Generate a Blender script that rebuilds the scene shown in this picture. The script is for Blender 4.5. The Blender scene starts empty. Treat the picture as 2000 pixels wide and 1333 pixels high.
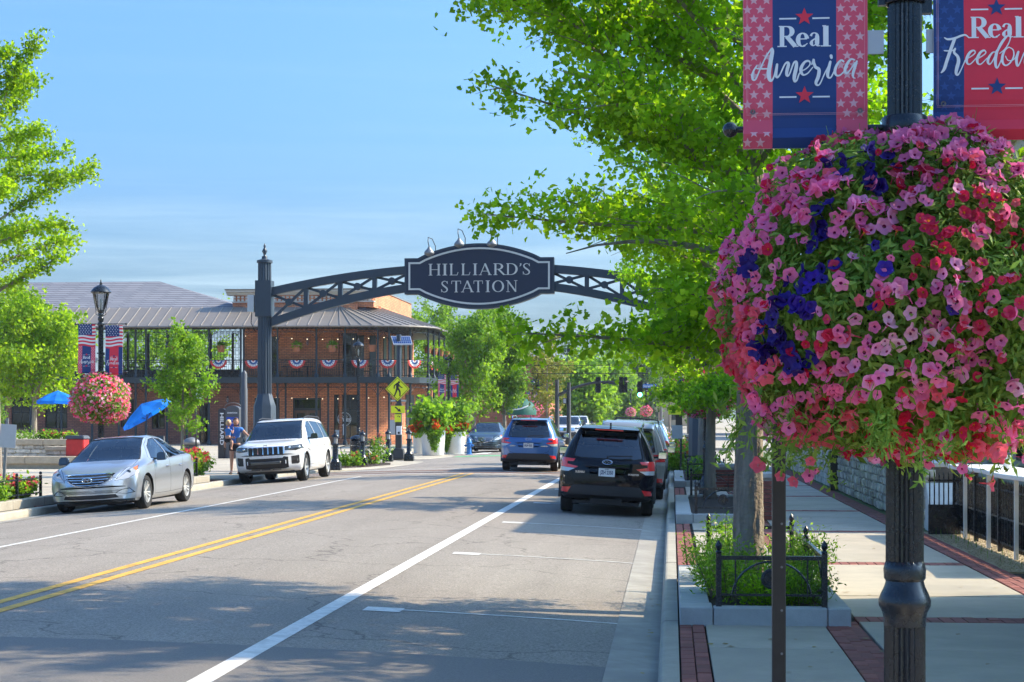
import bpy, bmesh, math, random
import numpy as np
from mathutils import Vector, Matrix, noise as mnoise
R = math.radians
PI = math.pi
random.seed(7)
rng = np.random.default_rng(7)
scene = bpy.context.scene
C = scene.collection

# camera
YAW = math.atan(312 / 3400)
cam_d = bpy.data.cameras.new('camera')
cam = bpy.data.objects.new('camera', cam_d)
C.objects.link(cam)
cam.location = (0, 0, 1.95)
cam.rotation_euler = (R(90), 0, YAW)
cam_d.sensor_width = 36
cam_d.lens = 61.2
cam_d.shift_y = 0.0728
cam_d.clip_start = 0.1
cam_d.clip_end = 6000
scene.camera = cam

# sky and sun
SUN_EL, SUN_TH = 38, 17
sun_dir = Vector((math.cos(R(SUN_TH)) * math.cos(R(SUN_EL)), math.sin(R(SUN_TH)) * math.cos(R(SUN_EL)), math.sin(R(SUN_EL))))
world = bpy.data.worlds.new('World')
scene.world = world
world.use_nodes = True
wn, wl = world.node_tree.nodes, world.node_tree.links
wn.clear()
wo = wn.new('ShaderNodeOutputWorld')
bg = wn.new('ShaderNodeBackground')
sky = wn.new('ShaderNodeTexSky')
sky.sky_type = 'NISHITA'
sky.sun_disc = False
sky.sun_elevation = R(SUN_EL)
sky.sun_rotation = R(90 - SUN_TH)
sky.altitude = 0
sky.air_density = 1.0
sky.dust_density = 4.8
sky.ozone_density = 8.0
bg.inputs['Strength'].default_value = 0.14
tc = wn.new('ShaderNodeTexCoord')
mp = wn.new('ShaderNodeMapping')
mp.inputs['Scale'].default_value = (1.6, 1.6, 34)
mp.inputs['Rotation'].default_value = (0, R(1.5), 0)
nz = wn.new('ShaderNodeTexNoise')
nz.inputs['Scale'].default_value = 2.2
nz.inputs['Detail'].default_value = 9
nz.inputs['Roughness'].default_value = 0.62
nz.inputs['Distortion'].default_value = 0.4
cr = wn.new('ShaderNodeValToRGB')
cr.color_ramp.elements[0].position = 0.44
cr.color_ramp.elements[1].position = 0.66
sep = wn.new('ShaderNodeSeparateXYZ')
mr = wn.new('ShaderNodeMapRange')
mr.inputs['From Min'].default_value = 0.14
mr.inputs['From Max'].default_value = 0.02
mr.inputs['To Min'].default_value = 0.06
mr.inputs['To Max'].default_value = 0.9
mu = wn.new('ShaderNodeMath')
mu.operation = 'MULTIPLY'
hsv = wn.new('ShaderNodeHueSaturation')
hsv.inputs['Saturation'].default_value = 1.0
hsv.inputs['Value'].default_value = 1.0
mx = wn.new('ShaderNodeMixRGB')
mx.inputs['Color2'].default_value = (2.35, 3.05, 3.5, 1)
wl.new(tc.outputs['Generated'], mp.inputs['Vector'])
wl.new(mp.outputs['Vector'], nz.inputs['Vector'])
wl.new(nz.outputs['Fac'], cr.inputs['Fac'])
wl.new(tc.outputs['Generated'], sep.inputs['Vector'])
wl.new(sep.outputs['Z'], mr.inputs['Value'])
ad = wn.new('ShaderNodeMapRange')
ad.inputs['To Min'].default_value = 0.34
ad.inputs['To Max'].default_value = 1.0
wl.new(cr.outputs['Color'], ad.inputs['Value'])
wl.new(ad.outputs['Result'], mu.inputs[0])
wl.new(mr.outputs['Result'], mu.inputs[1])
wl.new(mu.outputs['Value'], mx.inputs['Fac'])
wl.new(sky.outputs['Color'], hsv.inputs['Color'])
tn = wn.new('ShaderNodeMixRGB')
tn.blend_type = 'MULTIPLY'
tn.inputs['Fac'].default_value = 1
tn.inputs['Color2'].default_value = (0.61, 0.85, 1.0, 1)
wl.new(hsv.outputs['Color'], tn.inputs['Color1'])
wl.new(tn.outputs['Color'], mx.inputs['Color1'])
wl.new(mx.outputs['Color'], bg.inputs['Color'])
wl.new(bg.outputs['Background'], wo.inputs['Surface'])
sd = bpy.data.lights.new('sun', 'SUN')
sd.energy = 3.15
sd.angle = R(0.5)
sd.color = (1.0, 0.83, 0.57)
so = bpy.data.objects.new('sun', sd)
C.objects.link(so)
so.location = (30, 20, 40)
so.rotation_euler = sun_dir.to_track_quat('Z', 'Y').to_euler()
vs = scene.view_settings
scene.display_settings.display_device = 'sRGB'
vs.view_transform = 'Standard'
vs.look = 'None'
vs.gamma = 1
vs.use_curve_mapping = False
vs.exposure = 1.36
scene.cycles.max_bounces = 8
scene.cycles.transparent_max_bounces = 12
scene.cycles.caustics_reflective = False
scene.cycles.caustics_refractive = False
scene.cycles.use_denoising = True

# helpers
def at(px, s, py=None):
 """real place on the street seen at photo column px at street distance s (and height at row py)"""
 t = (px - 1000) / 3400
 r = s * (t * math.cos(YAW) - math.sin(YAW)) / (math.cos(YAW) + t * math.sin(YAW))
 if py is None:
  return r
 D = s * math.cos(YAW) - r * math.sin(YAW)
 return r, 1.95 + (812 - py) * D / 3400

def gz(x):
 """crowned road surface"""
 return 0.21 * (1 - ((x + 6.2) / 6.1) ** 2) if -12.3 < x < -0.1 else 0.0
WALK = 0.15

def tag(o, label=None, cat=None, group=None, kind=None):
 if label: o['label'] = label
 if cat: o['category'] = cat
 if group: o['group'] = group
 if kind: o['kind'] = kind
 return o

def thing(name, label, cat, loc=(0, 0, 0), rz=0, group=None):
 o = bpy.data.objects.new(name, None)
 C.objects.link(o)
 o.empty_display_size = 0.2
 o.location = loc
 o.rotation_euler = (0, 0, rz)
 return tag(o, label, cat, group)

def link(name, me, parent=None, loc=None, rot=None):
 o = bpy.data.objects.new(name, me)
 C.objects.link(o)
 if parent: o.parent = parent
 if loc is not None: o.location = loc
 if rot is not None: o.rotation_euler = rot
 return o

def copy_tree(o, parent=None, depth=0):
 c = o.copy()
 C.objects.link(c)
 if parent: c.parent = parent
 for ch in list(o.children):
  copy_tree(ch, c, depth + 1)
 return c

class MB:
 """collects shapes into one mesh"""
 def __init__(s):
  s.v, s.f, s.m, s.c = [], [], [], 0
 def mat(s, i):
  s.c = i
  return s
 def add(s, vs_, fs_):
  b = len(s.v)
  s.v.extend([tuple(p) for p in vs_])
  for f in fs_:
   s.f.append([b + i for i in f])
   s.m.append(s.c)
  return s
 def box(s, x0, x1, y0, y1, z0, z1, top=None):
  """top=(dx,dy) pulls the upper face in"""
  a, b = top or (0, 0)
  return s.add([(x0, y0, z0), (x1, y0, z0), (x1, y1, z0), (x0, y1, z0),
                      (x0 + a, y0 + b, z1), (x1 - a, y0 + b, z1), (x1 - a, y1 - b, z1), (x0 + a, y1 - b, z1)],
                     [(0, 3, 2, 1), (4, 5, 6, 7), (0, 1, 5, 4), (1, 2, 6, 5), (2, 3, 7, 6), (3, 0, 4, 7)])
 def bar(s, p0, p1, w, h=None, up=(0, 0, 1)):
  p0, p1 = Vector(p0), Vector(p1)
  h = h or w
  d = (p1 - p0).normalized()
  u = Vector(up)
  if abs(d.dot(u)) > 0.99: u = Vector((0, 1, 0))
  sx = d.cross(u).normalized() * w / 2
  su = sx.cross(d).normalized() * h / 2
  vs_ = [p + a * sx + b * su for p in (p0, p1) for a, b in ((-1, -1), (1, -1), (1, 1), (-1, 1))]
  return s.add(vs_, [(0, 1, 2, 3), (7, 6, 5, 4), (0, 4, 5, 1), (1, 5, 6, 2), (2, 6, 7, 3), (3, 7, 4, 0)])
 def tube(s, pts, rad, n=8, caps=True, closed=False):
  pts = [Vector(p) for p in pts]
  m = len(pts)
  rads = rad if isinstance(rad, (list, tuple)) else [rad] * m
  vs_, fs_ = [], []
  ref = None
  for i, p in enumerate(pts):
   if closed:
    d = pts[(i + 1) % m] - pts[i - 1]
   else:
    d = pts[min(i + 1, m - 1)] - pts[max(i - 1, 0)]
   if d.length < 1e-9: d = Vector((0, 0, 1))
   d.normalize()
   if ref is None:
    ref = d.orthogonal().normalized()
   ref = (ref - d * ref.dot(d))
   if ref.length < 1e-6: ref = d.orthogonal()
   ref.normalize()
   bi = d.cross(ref)
   for k in range(n):
    a = 2 * PI * k / n
    vs_.append(p + (ref * math.cos(a) + bi * math.sin(a)) * rads[i])
  rng_ = range(m) if closed else range(m - 1)
  for i in rng_:
   j = (i + 1) % m
   for k in range(n):
    l = (k + 1) % n
    fs_.append((i * n + k, i * n + l, j * n + l, j * n + k))
  if caps and not closed:
   fs_.append(tuple(range(n - 1, -1, -1)))
   fs_.append(tuple((m - 1) * n + k for k in range(n)))
  return s.add(vs_, fs_)
 def lathe(s, prof, c=(0, 0, 0), n=16, flute=0, caps=True, ax='z'):
  """prof: (radius, height[, fluted])"""
  vs_, fs_ = [], []
  for q in prof:
   r, z = q[0], q[1]
   fl = flute if len(q) > 2 and q[2] else 0
   for k in range(n):
    a = 2 * PI * k / n
    rr = r * (1 - fl) if (fl and k % 2) else r
    x, y = rr * math.cos(a), rr * math.sin(a)
    if ax == 'z': vs_.append((c[0] + x, c[1] + y, c[2] + z))
    elif ax == 'x': vs_.append((c[0] + z, c[1] + x, c[2] + y))
    else: vs_.append((c[0] + y, c[1] + z, c[2] + x))
  for i in range(len(prof) - 1):
   for k in range(n):
    l = (k + 1) % n
    fs_.append((i * n + k, i * n + l, (i + 1) * n + l, (i + 1) * n + k))
  if caps:
   fs_.append(tuple(range(n - 1, -1, -1)))
   fs_.append(tuple((len(prof) - 1) * n + k for k in range(n)))
  return s.add(vs_, fs_)
 def ball(s, c, r, n=10, m=6, sc=(1, 1, 1)):
  pr = []
  vs_, fs_ = [], []
  for i in range(1, m):
   a = PI * i / m
   for k in range(n):
    b = 2 * PI * k / n
    vs_.append((c[0] + r * sc[0] * math.sin(a) * math.cos(b), c[1] + r * sc[1] * math.sin(a) * math.sin(b), c[2] - r * sc[2] * math.cos(a)))
  for i in range(m - 2):
   for k in range(n):
    l = (k + 1) % n
    fs_.append((i * n + k, i * n + l, (i + 1) * n + l, (i + 1) * n + k))
  b0 = len(vs_)
  vs_ += [(c[0], c[1], c[2] - r * sc[2]), (c[0], c[1], c[2] + r * sc[2])]
  for k in range(n):
   l = (k + 1) % n
   fs_.append((b0, l, k))
   fs_.append((b0 + 1, (m - 2) * n + k, (m - 2) * n + l))
  return s.add(vs_, fs_)
 def prism(s, poly, y0, y1, plane='xz'):
  """2-D outline extruded; plane xz -> along y, xy -> along z, yz -> along x"""
  n = len(poly)
  def P(a, b, t):
   return {'xz': (a, t, b), 'xy': (a, b, t), 'yz': (t, a, b)}[plane]
  vs_ = [P(a, b, y0) for a, b in poly] + [P(a, b, y1) for a, b in poly]
  fs_ = [tuple(range(n)), tuple(range(2 * n - 1, n - 1, -1))]
  fs_ += [(i, i + n, (i + 1) % n + n, (i + 1) % n) for i in range(n)]
  return s.add(vs_, fs_)
 def quad(s, *p):
  return s.add(p, [tuple(range(len(p)))])
 def mesh(s, name, mats, smooth=False, bevel=0, fix=True):
  me = bpy.data.meshes.new(name)
  me.from_pydata(s.v, [], s.f)
  for m_ in (mats if isinstance(mats, (list, tuple)) else [mats]):
   me.materials.append(m_)
  me.polygons.foreach_set('material_index', s.m)
  if fix or bevel:
   bm = bmesh.new()
   bm.from_mesh(me)
   if bevel:
    es = [e for e in bm.edges if len(e.link_faces) == 2 and e.calc_face_angle(0) > 0.5]
    bmesh.ops.bevel(bm, geom=es, offset=bevel, segments=2 if bevel > 0.01 else 1, affect='EDGES', clamp_overlap=True)
   bmesh.ops.recalc_face_normals(bm, faces=bm.faces)
   bm.to_mesh(me)
   bm.free()
  if smooth:
   me.polygons.foreach_set('use_smooth', [True] * len(me.polygons))
   if smooth is not True:
    me.set_sharp_from_angle(angle=R(smooth))
  me.update()
  return me
 def build(s, name, mats, parent=None, smooth=False, bevel=0, loc=None, rot=None, fix=True, **kw):
  o = link(name, s.mesh(name, mats, smooth, bevel, fix), parent, loc, rot)
  return tag(o, **kw)

# materials
def srgb(r, g, b):
 f = lambda c: (c / 255 / 12.92) if c <= 10 else ((c / 255 + 0.055) / 1.055) ** 2.4
 return (f(r), f(g), f(b))

def nodes(name):
 m = bpy.data.materials.new(name)
 m.use_nodes = True
 n, l = m.node_tree.nodes, m.node_tree.links
 p = n.get('Principled BSDF')
 return m, n, l, p

def mat(name, col, rough=0.6, metal=0.0, var=0.12, scale=6.0, bump=0.0, bscale=60.0, coat=0.0, spec=0.5, obj=0.0, stretch=(1, 1, 1), dark=None, streak=0.0):
 """painted / stone / metal surface: base colour broken up by noise at two sizes, roughness variation, fine relief"""
 m, n, l, p = nodes(name)
 p.inputs['Metallic'].default_value = metal
 p.inputs['Coat Weight'].default_value = coat
 p.inputs['Coat Roughness'].default_value = 0.03
 p.inputs['Specular IOR Level'].default_value = spec
 g = n.new('ShaderNodeNewGeometry')
 mp_ = n.new('ShaderNodeMapping')
 mp_.inputs['Scale'].default_value = stretch
 l.new(g.outputs['Position'], mp_.inputs['Vector'])
 a = n.new('ShaderNodeTexNoise')
 a.inputs['Scale'].default_value = scale
 a.inputs['Detail'].default_value = 6
 a.inputs['Roughness'].default_value = 0.65
 l.new(mp_.outputs['Vector'], a.inputs['Vector'])
 r_ = n.new('ShaderNodeMapRange')
 r_.inputs['From Min'].default_value = 0.3
 r_.inputs['From Max'].default_value = 0.7
 r_.inputs['To Min'].default_value = 1 - var
 r_.inputs['To Max'].default_value = 1 + var
 l.new(a.outputs['Fac'], r_.inputs['Value'])
 h = n.new('ShaderNodeHueSaturation')
 h.inputs['Color'].default_value = (*col, 1)
 fac = r_.outputs['Result']
 if obj:
  oi = n.new('ShaderNodeObjectInfo')
  q = n.new('ShaderNodeMapRange')
  q.inputs['To Min'].default_value = 1 - obj
  q.inputs['To Max'].default_value = 1 + obj
  l.new(oi.outputs['Random'], q.inputs['Value'])
  mm = n.new('ShaderNodeMath')
  mm.operation = 'MULTIPLY'
  l.new(fac, mm.inputs[0])
  l.new(q.outputs['Result'], mm.inputs[1])
  fac = mm.outputs['Value']
 l.new(fac, h.inputs['Value'])
 out = h.outputs['Color']
 if dark is not None:
  d = n.new('ShaderNodeTexNoise')
  d.inputs['Scale'].default_value = scale * 0.35
  d.inputs['Detail'].default_value = 4
  l.new(g.outputs['Position'], d.inputs['Vector'])
  rr = n.new('ShaderNodeValToRGB')
  rr.color_ramp.elements[0].position = 0.45
  rr.color_ramp.elements[1].position = 0.7
  l.new(d.outputs['Fac'], rr.inputs['Fac'])
  mx_ = n.new('ShaderNodeMixRGB')
  mx_.inputs['Color2'].default_value = (*dark, 1)
  l.new(rr.outputs['Color'], mx_.inputs['Fac'])
  l.new(out, mx_.inputs['Color1'])
  out = mx_.outputs['Color']
 l.new(out, p.inputs['Base Color'])
 rq = n.new('ShaderNodeMapRange')
 rq.inputs['To Min'].default_value = max(0.0, rough - 0.08)
 rq.inputs['To Max'].default_value = min(1.0, rough + 0.08)
 l.new(a.outputs['Fac'], rq.inputs['Value'])
 if coat or rough < 0.15:
  p.inputs['Roughness'].default_value = rough
 else:
  l.new(rq.outputs['Result'], p.inputs['Roughness'])
 if bump:
  b_ = n.new('ShaderNodeTexNoise')
  b_.inputs['Scale'].default_value = bscale
  b_.inputs['Detail'].default_value = 5
  l.new(g.outputs['Position'], b_.inputs['Vector'])
  bu = n.new('ShaderNodeBump')
  bu.inputs['Strength'].default_value = bump
  bu.inputs['Distance'].default_value = 0.02
  l.new(b_.outputs['Fac'], bu.inputs['Height'])
  l.new(bu.outputs['Normal'], p.inputs['Normal'])
 return m

def brick_mat(name, c1, c2, mortar, w=0.30, h=0.105, bw=0.013):
 m, n, l, p = nodes(name)
 g = n.new('ShaderNodeNewGeometry')
 sp = n.new('ShaderNodeSeparateXYZ')
 l.new(g.outputs['Position'], sp.inputs['Vector'])
 sn = n.new('ShaderNodeSeparateXYZ')
 l.new(g.outputs['True Normal'], sn.inputs['Vector'])
 ab = n.new('ShaderNodeMath'); ab.operation = 'ABSOLUTE'
 l.new(sn.outputs['X'], ab.inputs[0])
 gt = n.new('ShaderNodeMath'); gt.operation = 'GREATER_THAN'; gt.inputs[1].default_value = 0.7
 l.new(ab.outputs[0], gt.inputs[0])
 mx_ = n.new('ShaderNodeMix')
 l.new(gt.outputs[0], mx_.inputs[0])
 l.new(sp.outputs['X'], mx_.inputs[2])
 l.new(sp.outputs['Y'], mx_.inputs[3])
 cb = n.new('ShaderNodeCombineXYZ')
 l.new(mx_.outputs[0], cb.inputs['X'])
 l.new(sp.outputs['Z'], cb.inputs['Y'])
 b = n.new('ShaderNodeTexBrick')
 b.inputs['Scale'].default_value = 1
 b.inputs['Brick Width'].default_value = w
 b.inputs['Row Height'].default_value = h
 b.inputs['Mortar Size'].default_value = bw
 b.inputs['Color1'].default_value = (*c1, 1)
 b.inputs['Color2'].default_value = (*c2, 1)
 b.inputs['Mortar'].default_value = (*mortar, 1)
 l.new(cb.outputs['Vector'], b.inputs['Vector'])
 nn = n.new('ShaderNodeTexNoise')
 nn.inputs['Scale'].default_value = 0.9
 nn.inputs['Detail'].default_value = 7
 l.new(g.outputs['Position'], nn.inputs['Vector'])
 q = n.new('ShaderNodeMapRange')
 q.inputs['To Min'].default_value = 0.6
 q.inputs['To Max'].default_value = 1.4
 l.new(nn.outputs['Fac'], q.inputs['Value'])
 h_ = n.new('ShaderNodeHueSaturation')
 l.new(q.outputs['Result'], h_.inputs['Value'])
 l.new(b.outputs['Color'], h_.inputs['Color'])
 l.new(h_.outputs['Color'], p.inputs['Base Color'])
 p.inputs['Roughness'].default_value = 0.85
 bu = n.new('ShaderNodeBump')
 bu.inputs['Strength'].default_value = 0.6
 bu.inputs['Distance'].default_value = 0.01
 bu.invert = True
 l.new(b.outputs['Fac'], bu.inputs['Height'])
 l.new(bu.outputs['Normal'], p.inputs['Normal'])
 return m

def leaf_mat(name, c_lo, c_hi, trans=0.45, c_tr=None, rough=0.5, isl=True):
 """leaf: each leaf its own shade, light passes through"""
 m, n, l, p = nodes(name)
 n.remove(p)
 out = n['Material Output']
 g = n.new('ShaderNodeNewGeometry')
 rmp = n.new('ShaderNodeValToRGB')
 rmp.color_ramp.elements[0].color = (*c_lo, 1)
 rmp.color_ramp.elements[1].color = (*c_hi, 1)
 if isl:
  l.new(g.outputs['Random Per Island'], rmp.inputs['Fac'])
 else:
  oi = n.new('ShaderNodeObjectInfo')
  l.new(oi.outputs['Random'], rmp.inputs['Fac'])
 nn = n.new('ShaderNodeTexNoise')
 nn.inputs['Scale'].default_value = 1.6
 l.new(g.outputs['Position'], nn.inputs['Vector'])
 q = n.new('ShaderNodeMapRange')
 q.inputs['From Min'].default_value = 0.3
 q.inputs['From Max'].default_value = 0.7
 q.inputs['To Min'].default_value = 0.75
 q.inputs['To Max'].default_value = 1.25
 l.new(nn.outputs['Fac'], q.inputs['Value'])
 h = n.new('ShaderNodeHueSaturation')
 l.new(q.outputs['Result'], h.inputs['Value'])
 l.new(rmp.outputs['Color'], h.inputs['Color'])
 d = n.new('ShaderNodeBsdfPrincipled')
 d.inputs['Roughness'].default_value = rough
 d.inputs['Specular IOR Level'].default_value = 0.35
 t = n.new('ShaderNodeBsdfTranslucent')
 l.new(h.outputs['Color'], d.inputs['Base Color'])
 if c_tr:
  mxt = n.new('ShaderNodeMixRGB')
  mxt.blend_type = 'MULTIPLY'
  mxt.inputs['Fac'].default_value = 1
  mxt.inputs['Color2'].default_value = (*c_tr, 1)
  l.new(h.outputs['Color'], mxt.inputs['Color1'])
  l.new(mxt.outputs['Color'], t.inputs['Color'])
 else:
  l.new(h.outputs['Color'], t.inputs['Color'])
 ms = n.new('ShaderNodeMixShader')
 ms.inputs['Fac'].default_value = trans
 l.new(d.outputs['BSDF'], ms.inputs[1])
 l.new(t.outputs['BSDF'], ms.inputs[2])
 l.new(ms.outputs['Shader'], out.inputs['Surface'])
 return m

def glass_mat(name, tint=(0.3, 0.36, 0.4), ior=1.45, gl=(1, 1, 1)):
 m, n, l, p = nodes(name)
 n.remove(p)
 fr = n.new('ShaderNodeFresnel')
 fr.inputs['IOR'].default_value = ior
 tr = n.new('ShaderNodeBsdfTransparent')
 tr.inputs['Color'].default_value = (*tint, 1)
 gs = n.new('ShaderNodeBsdfGlossy')
 gs.inputs['Roughness'].default_value = 0.02
 gs.inputs['Color'].default_value = (*gl, 1)
 ms = n.new('ShaderNodeMixShader')
 l.new(fr.outputs['Fac'], ms.inputs['Fac'])
 l.new(tr.outputs['BSDF'], ms.inputs[1])
 l.new(gs.outputs['BSDF'], ms.inputs[2])
 l.new(ms.outputs['Shader'], n['Material Output'].inputs['Surface'])
 return m

def emit_mat(name, col, s):
 m, n, l, p = nodes(name)
 p.inputs['Base Color'].default_value = (*col, 1)
 p.inputs['Emission Color'].default_value = (*col, 1)
 p.inputs['Emission Strength'].default_value = s
 return m

def asphalt():
 m, n, l, p = nodes('asphalt')
 g = n.new('ShaderNodeNewGeometry')
 def noise_(sc, det, st=(1, 1, 1)):
  mp_ = n.new('ShaderNodeMapping'); mp_.inputs['Scale'].default_value = st
  l.new(g.outputs['Position'], mp_.inputs['Vector'])
  t = n.new('ShaderNodeTexNoise'); t.inputs['Scale'].default_value = sc; t.inputs['Detail'].default_value = det
  t.inputs['Roughness'].default_value = 0.7
  l.new(mp_.outputs['Vector'], t.inputs['Vector'])
  return t.outputs['Fac']
 def rng_(v, a, b, lo=0.3, hi=0.7):
  q = n.new('ShaderNodeMapRange')
  q.inputs['From Min'].default_value = lo; q.inputs['From Max'].default_value = hi
  q.inputs['To Min'].default_value = a; q.inputs['To Max'].default_value = b
  l.new(v, q.inputs['Value'])
  return q.outputs['Result']
 def mul(a, b):
  q = n.new('ShaderNodeMath'); q.operation = 'MULTIPLY'
  l.new(a, q.inputs[0]); l.new(b, q.inputs[1])
  return q.outputs[0]
 grain = rng_(noise_(42, 5), 0.5, 1.5)
 fine = rng_(noise_(150, 2), 0.62, 1.38)
 patch = rng_(noise_(0.35, 5, (1.6, 0.35, 1)), 0.86, 1.12)
 track = rng_(noise_(0.9, 2, (1.0, 0.03, 1)), 0.92, 1.07)
 spots = rng_(noise_(2.6, 4), 1.0, 0.80, 0.62, 0.72)
 v = mul(mul(mul(grain, fine), mul(patch, track)), spots)
 h = n.new('ShaderNodeHueSaturation')
 h.inputs['Color'].default_value = (*ASPH, 1)
 l.new(v, h.inputs['Value'])
 vo = n.new('ShaderNodeTexVoronoi'); vo.feature = 'DISTANCE_TO_EDGE'; vo.inputs['Scale'].default_value = 0.33
 dn = n.new('ShaderNodeTexNoise'); dn.inputs['Scale'].default_value = 1.3; dn.inputs['Detail'].default_value = 6
 l.new(g.outputs['Position'], dn.inputs['Vector'])
 vm = n.new('ShaderNodeVectorMath'); vm.operation = 'ADD'
 l.new(g.outputs['Position'], vm.inputs[0]); l.new(dn.outputs['Color'], vm.inputs[1])
 l.new(vm.outputs[0], vo.inputs['Vector'])
 lt = n.new('ShaderNodeMapRange'); lt.inputs['From Min'].default_value = 0.0; lt.inputs['From Max'].default_value = 0.009
 lt.inputs['To Min'].default_value = 0.55; lt.inputs['To Max'].default_value = 1
 l.new(vo.outputs['Distance'], lt.inputs['Value'])
 h2 = n.new('ShaderNodeHueSaturation')
 l.new(h.outputs['Color'], h2.inputs['Color']); l.new(lt.outputs['Result'], h2.inputs['Value'])
 l.new(h2.outputs['Color'], p.inputs['Base Color'])
 p.inputs['Roughness'].default_value = 0.9
 p.inputs['Specular IOR Level'].default_value = 0.3
 bu = n.new('ShaderNodeBump'); bu.inputs['Strength'].default_value = 0.55; bu.inputs['Distance'].default_value = 0.006
 l.new(noise_(150, 3), bu.inputs['Height'])
 l.new(bu.outputs['Normal'], p.inputs['Normal'])
 return m
ASPH = (0.27, 0.238, 0.205)
M = {}
M['asphalt'] = asphalt()
M['concrete'] = mat('concrete_slab', (0.43, 0.375, 0.29), 0.85, var=0.12, scale=2.3, bump=0.25, bscale=120, obj=0.07, dark=(0.34, 0.30, 0.24))
M['kerb'] = mat('kerb_concrete', (0.38, 0.345, 0.28), 0.85, var=0.16, scale=4, bump=0.3, bscale=90, obj=0.05, dark=(0.36, 0.32, 0.26))
M['block'] = mat('planter_block', (0.42, 0.42, 0.40), 0.85, var=0.12, scale=7, bump=0.3, bscale=90, obj=0.05)
M['paver'] = mat('brick_paver', (0.26, 0.085, 0.065), 0.85, var=0.2, scale=9, bump=0.3, bscale=120, obj=0.22)
M['soil'] = mat('mulch', (0.045, 0.03, 0.022), 0.95, var=0.5, scale=30, bump=1.0, bscale=60)
M['grass'] = mat('lawn', (0.09, 0.13, 0.035), 0.95, var=0.3, scale=3, bump=0.6, bscale=80)
M['gravel'] = mat('gravel', (0.46, 0.36, 0.22), 0.95, var=0.35, scale=40, bump=0.9, bscale=110)
M['white_line'] = mat('road_paint_white', (0.70, 0.68, 0.64), 0.7, var=0.16, scale=18, bump=0.3, bscale=150, dark=(0.52, 0.50, 0.46))
M['yellow_line'] = mat('road_paint_yellow', (0.72, 0.40, 0.06), 0.7, var=0.18, scale=18, bump=0.3, bscale=150, dark=(0.50, 0.28, 0.06))
M['green_line'] = mat('road_paint_green', (0.12, 0.38, 0.16), 0.7, var=0.2, scale=9)
M['iron'] = mat('black_iron', (0.012, 0.016, 0.022), 0.27, var=0.3, scale=14, bump=0.08, bscale=60, spec=0.6)
M['steel_blue'] = mat('slate_blue_steel', (0.03, 0.045, 0.065), 0.42, var=0.12, scale=6, spec=0.55)
M['bronze'] = mat('bronze_post', (0.035, 0.027, 0.022), 0.45, var=0.2, scale=12)
M['bark'] = mat('bark', (0.27, 0.225, 0.18), 0.95, var=0.45, scale=9, bump=1.0, bscale=28, stretch=(1, 1, 0.16))
M['twig'] = mat('twig_bark', (0.17, 0.13, 0.09), 0.9, var=0.3, scale=12)
M['white'] = mat('white_paint', (0.75, 0.75, 0.73), 0.5, var=0.05)
M['alu'] = mat('sign_back', (0.5, 0.51, 0.52), 0.45, metal=0.3, var=0.06)
M['galv'] = mat('galvanised', (0.25, 0.25, 0.25), 0.5, metal=0.6, var=0.15)

# ground, road, kerbs, pavements
def struct(o):
 o['kind'] = 'structure'
 return o
struct(MB().box(-1500, 1500, -300, 3000, -0.6, -0.12).build('ground', M['grass']))

def sheet(name, m, xs, ys, off=0.0, zf=gz, parent=None):
 b = MB()
 for j in range(len(ys) - 1):
  for i in range(len(xs) - 1):
   b.quad(*[(x, y, zf(x) + off) for x, y in ((xs[i], ys[j]), (xs[i + 1], ys[j]), (xs[i + 1], ys[j + 1]), (xs[i], ys[j + 1]))])
 me = b.mesh(name, m, fix=False)
 bm = bmesh.new(); bm.from_mesh(me); bmesh.ops.remove_doubles(bm, verts=bm.verts, dist=1e-4); bm.to_mesh(me); bm.free()
 me.polygons.foreach_set('use_smooth', [True] * len(me.polygons))
 return link(name, me, parent)
XS = [-12.3 + 12.2 * i / 24 for i in range(25)]
road = struct(sheet('road', M['asphalt'], XS, [-15, 0, 20, 50, 100, 200, 400, 900]))
struct(sheet('side_street', M['asphalt'], [-90, -60, -30, -12.3], [86, 98], 0.001, zf=lambda x: 0.0))
struct(sheet('side_street', M['asphalt'], [-0.1, 30, 60, 90], [86, 98], 0.001, zf=lambda x: 0.0))

def line(x0, x1, y0, y1, m, n=None):
 """painted stripe lying on the crowned road"""
 nx = max(1, int(abs(x1 - x0) / 0.5))
 xs = [x0 + (x1 - x0) * i / nx for i in range(nx + 1)]
 return struct(sheet('road_marking', m, xs, [y0, y1], 0.005))
line(-3.24, -3.08, -15, 52.2, M['white_line'])
line(-3.24, -3.08, 98, 300, M['white_line'])
line(-9.12, -9.02, -15, 50.4, M['white_line'])
line(-9.12, -9.02, 98, 300, M['white_line'])
for x in (-6.3, -6.02):
 line(x, x + 0.12, -15, 52.0, M['yellow_line'])
 line(x, x + 0.12, 98, 300, M['yellow_line'])
for y in (9.3, 16.05, 22.65, 29.3, 35.9, 42.5):
 line(-2.95 + 0.3, -0.3, y, y + 0.06, M['white_line'])
 line(-2.85, -2.5, y - 0.16, y + 0.16, M['white_line'])
M['paver_band'] = mat('street_paver', (0.20, 0.10, 0.08), 0.85, var=0.2, scale=5, bump=0.4)
for y in (52.6, 54.6):
 struct(sheet('crosswalk_band', M['paver_band'], XS, [y, y + 0.55], 0.006))
for y in (51.9, 56.4):
 line(-12.2, -0.2, y, y + 0.28, M['white_line'])
for k in range(9):
 line(-11.6 + 1.25 * k, -11.0 + 1.25 * k, 80.0, 83.0, M['white_line'])
line(-9.4, -4.5, 74.5, 76.4, M['green_line'])
M['patch'] = mat('asphalt_patch', (0.19, 0.178, 0.168), 0.92, var=0.22, scale=60, bump=0.5, bscale=160)
struct(sheet('road_patch', M['patch'], [-12.2 + 12 * i / 12 for i in range(13)], [8.0, 13.3], 0.003))

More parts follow.
